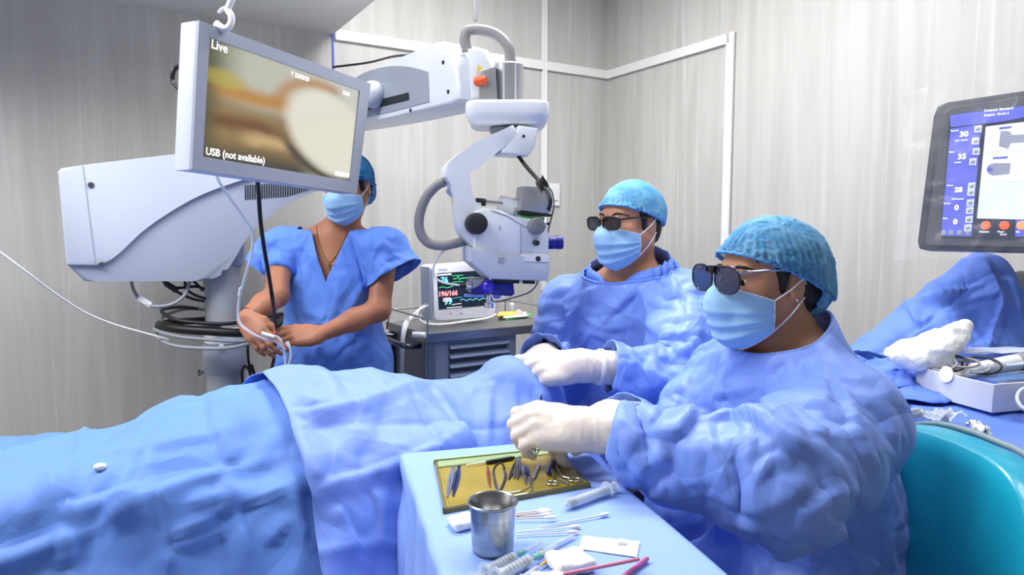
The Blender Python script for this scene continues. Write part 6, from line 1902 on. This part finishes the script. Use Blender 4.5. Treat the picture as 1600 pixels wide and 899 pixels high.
lathe('ribbed_handle', [(.002, 0), (.0034, .001), (.0034, d.length * .3)] + [(.0036 - .0008 * (k % 2), d.length * (.32 + k * .045)) for k in range(10)] + [(.0014, d.length * .78)], A_, d, 'silver', t, 14)
tube('tip', [A_ + d * .77, B_], [.0013, .0004], 'steel_bright', t, 8, smooth=False)
settle(t, tuple(A_ + d * .5))
# ring scissors
t = thing('ring_scissors', 'ring handled scissors with a dark blue grip at the right of the amber tray', 'scissors')
def ring(px, py, rx, ry, m='steel_bright'):
    c = iz(px, py, .001); pts = [c + Vector((math.cos(a) * rx, math.sin(a) * ry, 0)) for a in np.linspace(0, 2 * math.pi, 25)]
    tube('finger_ring', pts, .0017, m, t, 8, 1)
ring(863, 755, .0088, .0078); ring(898, 750, .0098, .0080)
tube('shank', [iz(868, 719, .002), iz(871, 733, .002), iz(878, 744, .002), iz(890, 748, .002)], [.0016, .0024, .0022, .0018], 'steel', t, 8)
tube('shank', [iz(864, 722, .003), iz(862, 735, .003), iz(866, 747, .002)], [.0016, .0028, .0018], 'steel', t, 8)
tube('shank', [iz(872, 748, .002), iz(880, 752, .002), iz(889, 757, .002)], [.0016, .0020, .0016], 'steel', t, 8)
tube('grip', [iz(866, 718, .004), iz(861, 730, .004), iz(856, 741, .004)], [.0028, .0044, .0022], 'blue_metal', t, 10)
settle(t, tuple(iz(872, 740)))
# tweezers held upright over the tray
A_ = Vector(tips_a[0]); tip = Pz(838, 713, tz + .012)
t = thing('tweezers', 'dark tweezers held upright over the tray in the gloved hand in front', 'tweezers')
top = P(846, 618, tip.y + .02)
mid_ = P(842, 690, tip.y + .004)
for k in (-1, 1):
    tube('arm', [top, P(843, 660, tip.y + .012) + Vector((k * .003, 0, 0)), mid_ + Vector((k * .0075, 0, 0)), tip + Vector((k * .0006, 0, .002))], [.0016, .0022, .0020, .0007], 'blue_metal', t, 8, 4)
settle(t, tuple(tip))
# steel cup
cp = Pz(770, 860, tz)
cu_ = thing('steel_cup', 'small polished steel cup standing on the pale blue drape in front of the tray', 'cup')
def cr(px): return px / 1067.0 * (cp.y)
R1 = .0310; R0 = .0262; Hc = .066
lathe('cup_wall', [(.002, .0012), (R0 - .003, .0), (R0, .002), (R0 + .001, .006), (R1 - .0012, Hc - .004), (R1 + .0016, Hc - .002), (R1 + .0022, Hc), (R1 + .001, Hc + .0012), (R1 - .0016, Hc - .0008), (R0 - .0005, .006), (R0 - .004, .0035), (.002, .0032)], (cp.x, cp.y, tz), (0, 0, 1), 'steel', cu_, 56, ang=50)
settle(cu_, (cp.x, cp.y, tz))
# gauze pads
def pad(name, px, py, wx, wy, wz, label, cat, seed, rz_=0.0, m='cotton'):
    c = Pz(px, py, tz); S = Sdf(); Mz = np.array(rotz(rz_))
    S.box((0, 0, wz / 2), (wx / 2, wy / 2, wz / 2), Mz, wz * .42, .01)
    lo, hi = S.bounds(.01); X, F = surfnet(S, lo, hi, .0022)
    n = vnormals(X, F); X = X + n * (fbm(X * 55 + seed, 3) * .0022)[:, None] + A((0, 0, 1)) * (fbm(X[:, :2] @ np.array([[40, 0, 0], [0, 40, 0]]) + seed, 2) * .002 * (X[:, 2] > wz * .4))[:, None]
    X[:, 2] = np.maximum(X[:, 2], .0004)
    o = mesh_np(name, X + A((c.x, c.y, tz)), F, m); return tag(o, label, cat)
pad('gauze_pad', 724, 822, .038, .034, .012, 'folded white gauze pad half hidden behind the steel cup', 'gauze', 2.0, .5)
pad('gauze_pad', 891, 886, .052, .046, .015, 'rounded white gauze pad in front, between syringes and pink sticks', 'gauze', 6.0, .3)
pad('gauze_pad', 858, 912, .040, .030, .008, 'flat white gauze at the near edge of the table, under the pink stick', 'gauze', 9.0, .1)
# swabs
def swab(a, b, m, label, group=None, r=.0011, dz=.002, tipr=.0030):
    t = thing('cotton_swab', label, 'swab', group)
    p, q = Pz(*a, tz + dz), Pz(*b, tz + dz + .001); d = (q - p).normalized()
    tube('stick', [p, q], r, m, t, 7, smooth=False)
    L = .015
    lathe('cotton_tip', [(.0002, L * .5 + .003), (tipr * .7, L * .5 + .0015), (tipr, L * .3), (tipr * .9, -L * .1), (tipr * .45, -L * .5), (r, -L * .6)], q, d, 'cotton', t, 12, False)
    settle(t, tuple((p + q) / 2)); return t
SW_ = ['wooden cotton swab furthest back in the bundle right of the steel cup', 'wooden cotton swab second from the back in the bundle by the cup', 'wooden cotton swab third from the back in the bundle by the cup', 'wooden cotton swab nearest the viewer in the bundle by the cup']
for k, (a, b) in enumerate((((806, 803), (846, 798)), ((806, 806), (851, 800)), ((806, 808), (852, 805)), ((806, 811), (859, 809)))):
    swab(a, b, 'wood_stick', SW_[k], 'wooden swabs behind the cup', .0012, .002 + .002 * (k % 2))
swab((845, 824), (942, 805), 'swab_stick', 'long white cotton swab, the one reaching furthest right below the tray')
swab((806, 832), (896, 824), 'swab_stick', 'long white cotton swab, upper of the two side by side right of the cup', None, .0011)
swab((806, 837), (893, 832), 'swab_stick', 'long white cotton swab, lower of the two side by side right of the cup', None, .0011)
# syringes
def syringe(a, b, R_, label, needle=None, frac=.5, z=None, small=False, ext=.02, fl=True):
    """barrel from a (open end with flanges) to b (nozzle)"""
    t = thing('syringe', label, 'syringe'); z = tz + R_ + .0008 if z is None else z
    p, q = Pz(*a, z), Pz(*b, z); d = q - p; L = d.length; u = d.normalized()
    lathe('barrel', [(R_, 0), (R_, L - .004), (R_ * .35, L - .001), (R_ * .25, L + .007), (R_ * .15, L + .007), (R_ * .25, L - .003), (R_ * .86, L - .005), (R_ * .86, .0)], p, u, 'syringe_clear', t, 20, False)
    if fl: lathe('flange', [(R_ * .9, -.0012), (R_ * 1.7, -.0012), (R_ * 1.7, .0006), (R_ * .9, .0006)], p, u, 'syringe_clear', t, 20, False)
    st_ = p + u * L * frac
    lathe('plunger_seal', [(R_ * .8, 0), (R_ * .85, .0012), (R_ * .72, .0028), (R_ * .85, .0045), (R_ * .85, .006), (.0004, .0085)], st_, u, 'rubber_black', t, 18)
    bm = bmesh.new(); s, v = frame(u)
    for w1 in (s, v):
        w2 = u.cross(w1); c0 = p - u * ext; b_box(bm, (c0 + st_) / 2, ((st_ - c0).length, R_ * 1.3, R_ * .14), axes(u, w1, w2))
    obj('plunger_rod', bm, 'syringe_clear', t)
    lathe('thumb_rest', [(R_ * 1.2, 0), (R_ * 1.25, .0008), (R_ * 1.2, .0016)], p - u * ext, u, 'syringe_clear', t, 20)
    for k in range(1, 8):
        if small: break
        c = p + u * (L * .1 + k * L * .1); pts = [c + (s * math.cos(g_) + v * math.sin(g_)) * R_ * 1.01 for g_ in np.linspace(-.2, 1.2, 6) + math.atan2(v.z, s.z)]
        bm = bmesh.new(); b_tube(bm, pts, .00025, 4, 1); obj('scale_mark', bm, 'rubber_black', t)
    if needle:
        lathe('needle_hub', [(R_ * .4, 0), (R_ * .55, .002), (R_ * .5, .012), (R_ * .3, .014)], q + u * .004, u, needle, t, 14)
        lathe('needle_cap', [(R_ * .35, 0), (R_ * .42, .003), (R_ * .30, .034), (.0005, .036)], q + u * .014, u, 'syringe_clear', t, 14)
    settle(t, tuple((p + q) / 2)); return t
syringe((948, 766), (884, 789), .0078, 'large clear syringe lying between tray and gown sleeve, black seal towards the front', None, .80, None, False, .02)
syringe((758, 894), (806, 869), .0068, 'clear syringe in front of the steel cup, its black seal touching the cup', 'needle_teal', .74, None, False, .025)
syringe((776, 902), (830, 874), .0072, 'clear syringe, second from the cup, with a teal needle hub', 'needle_teal', .78, None, False, .02)
syringe((848, 862), (898, 836), .0028, 'slim clear syringe with an orange plunger, pointing right behind the round gauze', None, .02, tz + .004, True, .012, True)
syringe((815, 905), (842, 886), .0034, 'slim clear syringe at the near edge, dark seal and orange hub beside the gauze', 'needle_orange', .70, None, True, .02)
o = lathe('plunger_tip', [(.0022, 0), (.0030, .003), (.0022, .010), (.0012, .016)], Pz(842, 867, tz + .004), Pz(856, 856, tz + .004) - Pz(842, 867, tz + .004), 'needle_orange', None, 14)
tag(o, 'small orange needle hub lying before the slim syringe, right of the cup', 'needle hub')
slab('paper_pouch', [(911, 838), (1000, 847), (995, 871), (904, 858)], tz, .0012, 'paper_white', 'white paper strip lying on the drape at the right of the syringes', 'paper')
bm = bmesh.new(); c = Pz(972, 847, tz + .004)
bmesh.ops.create_icosphere(bm, subdivisions=2, radius=.006)
for v in bm.verts: v.co = Vector((v.co.x * 1.3, v.co.y, v.co.z * .55)) * (1 + .25 * math.sin(v.co.x * 800 + v.co.y * 500)) + c
tag(obj('plastic_film', bm, 'clear_tube'), 'small scrap of clear film on the white paper strip', 'film')
def stick(a, b, r, m, label, dz=0):
    p, q = Pz(*a, tz + r + .0006 + dz), Pz(*b, tz + r + .0006 + dz)
    o = lathe('marker_stick', [(r * .75, 0), (r, .002), (r, (q - p).length - .002), (r * .75, (q - p).length)], p, q - p, m, None, 16)
    tag(o, label, 'stick')
stick((880, 898), (999, 874), .0023, 'pink_stick', 'long pink stick lying in front of the white paper strip', .012)
stick((968, 906), (1012, 873), .0030, 'magenta_stick', 'shorter magenta stick at the right of the pink one')

# ---------------------------------------------------------------- right side: machine with covered screen, box, towel, chair
mat('bezel_dark', (62, 64, 72), .4, spec=.5)
mat('bezel_face', (84, 86, 94), .42)
mat('machine_dark', (24, 26, 32), .5)
mat('ui_back', (40, 44, 60), .3, emit=(60, 66, 86), estr=.5)
mat('ui_violet', (90, 96, 190), .3, emit=(92, 98, 196), estr=.55)
mat('ui_pale', (200, 206, 222), .3, emit=(206, 212, 228), estr=.58)
mat('ui_white', (230, 234, 244), .3, emit=(226, 230, 242), estr=.64)
mat('ui_grey', (130, 134, 150), .3, emit=(128, 132, 150), estr=.7)
mat('ui_button', (190, 196, 206), .3, emit=(180, 186, 200), estr=.7)
mat('ui_red', (220, 90, 60), .3, emit=(224, 96, 60), estr=.8)
mat('ui_orange', (240, 150, 90), .3, emit=(240, 150, 90), estr=.8)
mat('plastic_film_clear', (235, 238, 242), .12, alpha=.08, spec=.9)
mat('box_white', (226, 226, 228), .55)
mat('packet_blue', (84, 116, 168), .35, spec=.6)
mat('teal_vinyl', (18, 158, 186), .32, spec=.5, coat=.25, bump=.12, bscale=140)
mat('piping_grey', (128, 146, 150), .5)
SA, SB = P(1445, 270, 1.80), P(1605, 262, 1.66)
GH = Vector((SB.x - SA.x, SB.y - SA.y, 0)).normalized(); GN0 = Vector((GH.y, -GH.x, 0))
GN = (GN0 + Vector((0, 0, .10))).normalized(); GU = GN.cross(GH).normalized()
def gp(l, off=0.0): return [Pp(x, y, SA, GN) + GN * off for x, y in l]
mc = thing('surgical_console', 'dark surgical console with a touch screen showing violet settings, at the right edge', 'machine')
so_ = [(1436, 372), (1431, 384), (1437, 391), (1452, 391), (1760, 398), (1768, 390), (1775, 130), (1765, 120), (1750, 120), (1490, 157), (1472, 163), (1463, 176), (1448, 262)]
so_ = [(1433, 378), (1436, 388), (1448, 391), (1755, 397), (1766, 388), (1772, 128), (1764, 118), (1748, 119), (1480, 159), (1464, 166), (1458, 182)]
prism('screen_housing', gp(so_, -.028), GN, .056, 'bezel_dark', mc, .008, 3)
prism('screen_bezel', gp([(1446, 377), (1450, 384), (1750, 390), (1756, 382), (1760, 134), (1752, 128), (1486, 168), (1476, 176)], .002), GN, .005, 'bezel_face', mc, .002, 1)
ui = prism('screen', gp([(1470, 371), (1728, 377), (1736, 150), (1484, 180)], .006), GN, .002, 'ui_back', mc)
def up(name, l, m, off=.0078, th=.001): return prism(name, gp(l, off), GN, th, m, ui)
up('settings_column', [(1471, 369), (1519, 370), (1534, 196), (1486, 202)], 'ui_violet')
up('title_bar', [(1486, 200), (1560, 192), (1640, 178), (1640, 162), (1485, 181)], 'ui_violet', .0080)
up('view_panel', [(1527, 342), (1722, 347), (1730, 176), (1541, 199)], 'ui_pale')
up('view_field', [(1541, 238), (1726, 226), (1728, 178), (1543, 201)], 'ui_white', .0088)
up('view_field', [(1537, 284), (1724, 282), (1726, 236), (1540, 246)], 'ui_white', .0088)
up('field_tab', [(1563, 200), (1582, 198), (1580, 202), (1561, 204)], 'ui_violet', .0096)
up('field_tab', [(1552, 247), (1576, 245), (1574, 249), (1552, 250)], 'ui_violet', .0096)
up('probe_picture', [(1561, 230), (1576, 234), (1580, 225), (1640, 222), (1640, 210), (1582, 212), (1578, 206), (1564, 206)], 'ui_grey', .0096)
up('probe_picture', [(1542, 266), (1545, 273), (1552, 276), (1578, 273), (1580, 256), (1554, 256), (1545, 259)], 'ui_grey', .0096)
disc_ = gp([(1547, 266)], .0105)[0]; lathe('probe_dot', [(.006, 0), (.006, .0008)], disc_, GN, 'ui_violet', ui, 18)
ud = gp([(1480, 300)])[0] - gp([(1484, 260)])[0]
for s_, x, y, sz in (('30', 1500, 215, .0185), ('35', 1497, 250, .0185), ('28', 1492, 301, .0170), ('0', 1492, 329, .0180), ('0', 1490, 351, .0180)):
    text('reading', s_, sz, gp([(x, y)], .0092)[0], GH, GU, 'text_white', ui, 'LEFT', .0003, .0006)
for s_, x, y, sz in (('Cataract: Standard', 1538, 176, .0078), ('Surgeon  Grade 2', 1538, 183, .0070), ('Vacuum', 1486, 207, .0055), ('max  mmHg', 1493, 222, .0055), ('Flow', 1484, 240, .0055), ('cc/min', 1492, 256, .0055), ('Power', 1480, 292, .0055), ('Ultrasound', 1488, 313, .0055), ('Torsion', 1475, 320, .0050), ('Pulse', 1474, 343, .0050),
                     ('Sculpting', 1531, 364, .0058), ('Phaco', 1559, 364, .0058), ('Quad', 1563, 368, .0058), ('Epi', 1588, 364, .0058)):
    text('caption', s_, sz, gp([(x, y)], .0092)[0], GH, GU, 'text_white', ui, 'LEFT', .0002, .0001)
for x, y in ((1528, 203), (1524, 222), (1525, 238), (1520, 254), (1518, 292), (1517, 302), (1516, 318), (1515, 330), (1514, 344), (1512, 357)):
    o = up('arrow_button', [(x - 5, y + 5), (x + 6, y + 5), (x + 7, y - 6), (x - 4, y - 5)], 'ui_button', .0092, .003)
    lathe('button_dome', [(.0055, 0), (.004, .0012), (.001, .0018)], gp([(x + 1, y)], .0105)[0], GN, 'ui_grey', ui, 14)
for x in (1475, 1487, 1500, 1513): lathe('mode_button', [(.006, 0), (.005, .001)], gp([(x, 364)], .0085)[0], GN, 'ui_grey', ui, 16)
for x, m in ((1541, 'ui_red'), (1570, 'ui_red'), (1597, 'ui_orange')):
    lathe('mode_icon', [(.0105, 0), (.009, .0012)], gp([(x, 353)], .0085)[0], GN, m, ui, 20)
up('mode_highlight', [(1586, 370), (1620, 371), (1622, 341), (1588, 340)], 'ui_violet', .0076)
prism('status_window', gp([(1456, 383), (1468, 383), (1468, 388), (1456, 388)], .004), GN, .002, 'machine_dark', mc)
# dark body behind and below
bc = P(1664, 420, 1.95)
box('console_body', Vector((bc.x + .06, bc.y, .62)), (.30, .30, 1.10), 'machine_dark', mc, rotz(-.45), .02)
box('screen_neck', Vector((bc.x + .04, bc.y - .03, 1.20)), (.10, .10, .36), 'machine_dark', mc, rotz(-.45), .01)
_sb = gp([(1600, 270)], -.056)[0]
tube('screen_arm', [_sb, _sb - GN * .08 + Vector((.02, .02, -.02)), Vector((bc.x + .04, bc.y - .03, 1.30))], .03, 'machine_dark', mc, 12)
box('console_base', Vector((bc.x + .06, bc.y, .05)), (.40, .38, .10), 'machine_dark', mc, rotz(-.45), .02)
settle(mc, (bc.x, bc.y, 0))
# clear plastic bag over the screen
nu, nv = 60, 46
g0 = gp([(1395, 405)], 0)[0]; bw = gp([(1790, 405)], 0)[0] - g0; bh = gp([(1470, 100)], 0)[0] - gp([(1433, 405)], 0)[0]
bm = bmesh.new(); grid = []
lean = gp([(1420, 150)], 0)[0] - gp([(1398, 405)], 0)[0]
for i in range(nu):
    row = []
    for j in range(nv):
        u_, v_ = i / (nu - 1), j / (nv - 1)
        p = g0 + bw * u_ + lean * v_ + GU * (.03 * math.sin(3 * u_) * v_)
        q = np.array([[u_ * 7, v_ * 6, 3.3]]); r_ = float(ridge(q, 3)[0])
        row.append(bm.verts.new(p + GN * (.022 + .024 * r_ * (1.0 if u_ < .12 else .5) - (.05 * max(0, .10 - u_) / .10)) + GH * (.012 * float(vnoise(q * 1.7)[0])) + GU * (.006 * float(vnoise(q * 2.1 + 5)[0]))))
    grid.append(row)
for i in range(nu - 1):
    for j in range(nv - 1): bm.faces.new((grid[i][j], grid[i + 1][j], grid[i + 1][j + 1], grid[i][j + 1]))
o = obj('plastic_cover', bm, 'plastic_film_clear', None, True); tag(o, 'clear crinkled plastic bag over the console screen at the right', 'plastic cover')
# white box with cables and packets
bA, bB, bC_ = Pz(1430, 613, SZ + .006), Pz(1550, 646, SZ + .006), None
BL_ = (bB - bA); BLn = BL_.normalized(); BWn = Vector((-BLn.y, BLn.x, 0))
if BWn.x < 0: BWn = -BWn
bl, bw_, bh_ = BL_.length, .20, .062
def bxp(l, w, z=0.0): return bA + BLn * l + BWn * w + Vector((0, 0, z))
wb = thing('supply_box', 'white open cardboard box of cables and wrapped packets on the blue side table', 'box')
BMx = axes(BLn, BWn, Vector((0, 0, 1)))
def bside(nm, l, w, sl, sw): return box(nm, bxp(l, w, bh_ / 2), (sl, sw, bh_), 'box_white', wb, BMx, .0012, 1)
bside('side_panel', bl / 2, .0015, bl, .003); bside('side_panel', bl / 2, bw_ - .0015, bl, .003); bside('side_panel', .0015, bw_ / 2, .003, bw_ - .004); bside('side_panel', bl - .0015, bw_ / 2, .003, bw_ - .004)
box('box_floor', bxp(bl / 2, bw_ / 2, .002), (bl - .002, bw_ - .002, .003), 'box_white', wb, BMx)
fl_ = lathe('round_flap', [(.018, 0), (.0185, .0008), (.018, .0016)], bxp(bl * .42, -.0005, bh_ - .002), tuple(-BWn + Vector((0, 0, .15))), 'paper', wb, 28)
box('tape_strip', bxp(bl * .42, -.0008, bh_ / 2 - .008), (.014, .0012, bh_ - .02), 'plastic_film_clear', wb, BMx)
settle(wb, tuple(bxp(bl / 2, bw_ / 2)))
def inbox(l, w, z): return bxp(l, w, z)
cl = thing('cable_coil', 'coiled grey and brown cable at the left end of the white box', 'cable')
for k in range(5):
    c = inbox(.045 + .012 * k, .03 + .014 * k, bh_ + .012 + .004 * (k % 3)); pts = []
    tl = .5 + .25 * math.sin(k * 2.0)
    for a in np.linspace(0, 2 * math.pi, 18):
        pts.append(c + BLn * (.030 + .004 * k) * math.cos(a) + (BWn * math.cos(tl) + Vector((0, 0, 1)) * math.sin(tl)) * .024 * math.sin(a))
    tube('loop', pts, .0028, ('cable_grey', 'cable_black', 'hose_grey')[k % 3], cl, 8, 2)
settle(cl, tuple(inbox(.05, .07, .05)))
hp_ = thing('handpiece', 'white handpiece with a grey end ring lying across the white box', 'handpiece')
p, q = inbox(bl * .42, .045, bh_ + .002), inbox(bl * .60, .165, bh_ + .024)
d = q - p
lathe('handle', [(.008, 0), (.012, .006), (.017, d.length * .5), (.019, d.length * .9), (.018, d.length)], p, d, 'scope_white', hp_, 24)
lathe('end_ring', [(.0195, 0), (.0205, .002), (.0205, .012), (.0195, .014)], q, d, 'hose_grey', hp_, 24)
settle(hp_, tuple((p + q) / 2))
def packet(label, l0, w0, l1, w1, z, width, m, seed, name='wrapped_packet', thick=.010):
    a_, b_ = inbox(l0, w0, z), inbox(l1, w1, z + .012); d_ = b_ - a_; u_ = d_.normalized(); s_ = u_.cross(Vector((0, 0, 1))).normalized()
    bm = bmesh.new(); G_ = []
    for side in (1, -1):
        Gs = []
        for i in range(15):
            r_ = []
            for j in range(9):
                x_, y_ = i / 14, j / 8 - .5
                e_ = (1 - (2 * y_) ** 2) * min(1, min(x_, 1 - x_) * 5)
                q_ = np.array([[x_ * 6, y_ * 4, seed]])
                r_.append(bm.verts.new(a_ + d_ * x_ + s_ * width * y_ + u_.cross(s_) * -side * (thick * .5 * e_ + .0004) + Vector((0, 0, .004 * float(vnoise(q_)[0])))))
            Gs.append(r_)
        G_.append(Gs)
    for Gs, fl2 in zip(G_, (False, True)):
        for i in range(14):
            for j in range(8):
                f_ = (Gs[i][j], Gs[i + 1][j], Gs[i + 1][j + 1], Gs[i][j + 1]); bm.faces.new(f_[::-1] if fl2 else f_)
    o = obj(name, bm, m, None, True); return tag(o, label, 'packet')
mat('film_pack', (214, 222, 232), .18, alpha=.55, spec=.8, bump=.5, bscale=60)
packet('clear wrapped syringe packet lying highest at the back of the white box', .01, .10, .10, .26, bh_ + .034, .045, 'film_pack', 1.1)
packet('clear crinkled packet at the right end of the white box', .10, .13, .16, .27, bh_ + .022, .060, 'film_pack', 2.3)
packet('dark blue flat packet at the near right corner of the white box', .13, .06, .17, .22, bh_ - .006, .060, 'packet_blue', 3.4)
packet('white paper packet under the handpiece in the white box', .05, .03, .09, .17, bh_ - .012, .050, 'paper', 4.4)
# white towel beyond the box
S = Sdf()
tw = [P(1392, 553, 1.66), P(1415, 545, 1.64), P(1450, 532, 1.63), P(1490, 518, 1.62), P(1508, 508, 1.62)]
tw2 = [P(1402, 555, 1.62), P(1430, 562, 1.60), P(1470, 546, 1.60), P(1498, 532, 1.61)]
for a_, b_ in zip(tw[:-1], tw[1:]): S.cone(tuple(a_), tuple(b_), .014, .013, .02)
for a_, b_ in zip(tw2[:-1], tw2[1:]): S.cone(tuple(a_), tuple(b_), .018, .017, .03)
S.cone(tuple(tw2[2]), (tw2[2].x, tw2[2].y, SZ + .02), .02, .022, .04)
lo, hi = S.bounds(.02); X, F = surfnet(S, lo, hi, .004); n = vnormals(X, F)
X = X + n * (ridge(X * 22 + 4, 3) * .004)[:, None]
tag(mesh_np('towel', X, F, 'cotton'), 'crumpled white towel leaning on the blue drape behind the white box', 'towel')
# torn wrappers and a gauze scrap before the box
def scrap(name, px, py, w, h, label, cat, seed, m='film_pack', z=SZ + .010, n_=22):
    c = Pz(px, py, z + .01)
    u_ = np.linspace(-.5, .5, n_)
    X = np.zeros((n_, n_, 3)); X[..., 0] = u_[:, None]; X[..., 1] = u_[None, :]
    q = X.reshape(-1, 3) * 2.6 + seed
    hgt = np.abs(ridge(q, 3)) * .014; sh = np.stack([vnoise(q * 1.3 + 3), vnoise(q * 1.3 + 8)], 1) * .2
    Xf = X.reshape(-1, 3)
    W3 = A(c)[None] + (Xf[:, :1] + sh[:, :1]) * w * SL + (Xf[:, 1:2] + sh[:, 1:]) * h * SW + hgt[:, None] * A((0, 0, 1)); W3[:, 2] -= .008
    o = solid(mesh_np(name, W3, grid_faces(n_, n_), m), .0004, 0); return tag(o, label, cat)
scrap('torn_wrapper', 1412, 645, .06, .05, 'clear torn plastic wrapper on the blue drape left of the white box', 'wrapper', 1.0)
scrap('torn_wrapper', 1462, 647, .09, .06, 'clear crinkled wrapper on the drape just above the teal chair', 'wrapper', 5.0)
scrap('gauze_scrap', 1530, 671, .05, .022, 'crumpled white gauze scrap on the drape edge above the teal chair', 'gauze', 8.0, 'cotton')
# clear tubing coil at the right edge
pts = [Pz(1604, 640, SZ + .02) + Vector((.035 * math.cos(a) + .02, .03 * math.sin(a), .02 + .022 * math.sin(a + .5))) for a in np.linspace(0, 4 * math.pi, 40)]
tag(tube('clear_hose', pts, .0042, 'clear_tube', None, 8, 1), 'coil of clear hose at the right end of the white box', 'hose')
# teal chair
ch = thing('office_chair', 'teal vinyl chair with a tall rounded backrest behind the assistant in front', 'chair')
CH0 = A((.772, 1.16, 0)); bd_ = nrm((.11, -1.0, 0)); bn_ = nrm((-1.0, -.11, 0))
def slabcushion(name, w, h, t_, cz, m, k=5.0, lean=.10):
    """rounded upright cushion: superellipse outline, domed faces"""
    n1, n2 = 64, 14
    bm = bmesh.new(); rings = []
    for j in range(n2 + 1):
        s_ = -1 + 2 * j / n2
        r_ = (1 - abs(s_) ** 3.0) ** (1 / 3.0)
        sc_ = .90 + .10 * r_ if 0 < j < n2 else .86
        row = []
        for a in np.linspace(0, 2 * math.pi, n1, endpoint=False):
            ca, sa = math.cos(a), math.sin(a)
            x_ = math.copysign(abs(ca) ** (2 / 3.4), ca) * w / 2 * sc_; z_ = math.copysign(abs(sa) ** (2 / 2.9), sa) * h / 2 * sc_
            p_ = CH0 + bd_ * x_ + bn_ * (s_ * t_ / 2 - lean * z_ - .06 * (x_ / (w / 2)) ** 2 * -1.0) + A((0, 0, cz + z_)); row.append(bm.verts.new(tuple(p_)))
        rings.append(row)
    for a, b in zip(rings[:-1], rings[1:]):
        for k_ in range(n1): bm.faces.new((a[k_], a[(k_ + 1) % n1], b[(k_ + 1) % n1], b[k_]))
    for row, rev in ((rings[0], True), (rings[-1], False)):
        c_ = bm.verts.new(sum((v.co for v in row), Vector()) / n1 + Vector(bn_) * (.012 if not rev else -.012))
        for k_ in range(n1):
            f_ = (row[k_], row[(k_ + 1) % n1], c_); bm.faces.new(f_[::-1] if rev else f_)
    o = obj(name, bm, m, ch, True); return o, rings
back_o, _ = slabcushion('backrest', .50, .56, .075, .655, 'teal_vinyl')
for s_ in (-.036,):
    pts = []
    for a in np.linspace(0, 2 * math.pi, 60):
        ca, sa = math.cos(a), math.sin(a)
        x_ = math.copysign(abs(ca) ** (2 / 3.4), ca) * .25 * 1.0; z_ = math.copysign(abs(sa) ** (2 / 2.9), sa) * .28 * 1.0
        pts.append(Vector(CH0 + bd_ * x_ + bn_ * (s_ - .10 * z_ + .06 * (x_ / .25) ** 2) + A((0, 0, .655 + z_))))
    tube('piping', pts, .006, 'piping_grey', back_o, 8, 1)
sc0 = CH0 + bn_ * .27
box('seat', Vector(sc0 + A((0, 0, .40))), (.46, .44, .08), 'teal_vinyl', ch, axes(Vector(bn_), Vector(bd_), Vector((0, 0, 1))), .03, 3)
box('back_bracket', Vector(CH0 + bn_ * -.0 + A((0, 0, .40))), (.30, .06, .02), 'pad_black', ch, axes(Vector(bn_), Vector(bd_), Vector((0, 0, 1))), .004)
lathe('post', [(.03, .10), (.03, .37)], tuple(sc0), (0, 0, 1), 'pad_black', ch, 20)
for k in range(5):
    a = k * 2 * math.pi / 5 + .3
    tube('leg', [Vector(sc0) + Vector((0, 0, .11)), Vector(sc0) + Vector((.25 * math.cos(a), .25 * math.sin(a), .06)), Vector(sc0) + Vector((.27 * math.cos(a), .27 * math.sin(a), .0))], .018, 'pad_black', ch, 10)
settle(ch, (sc0[0], sc0[1], 0))
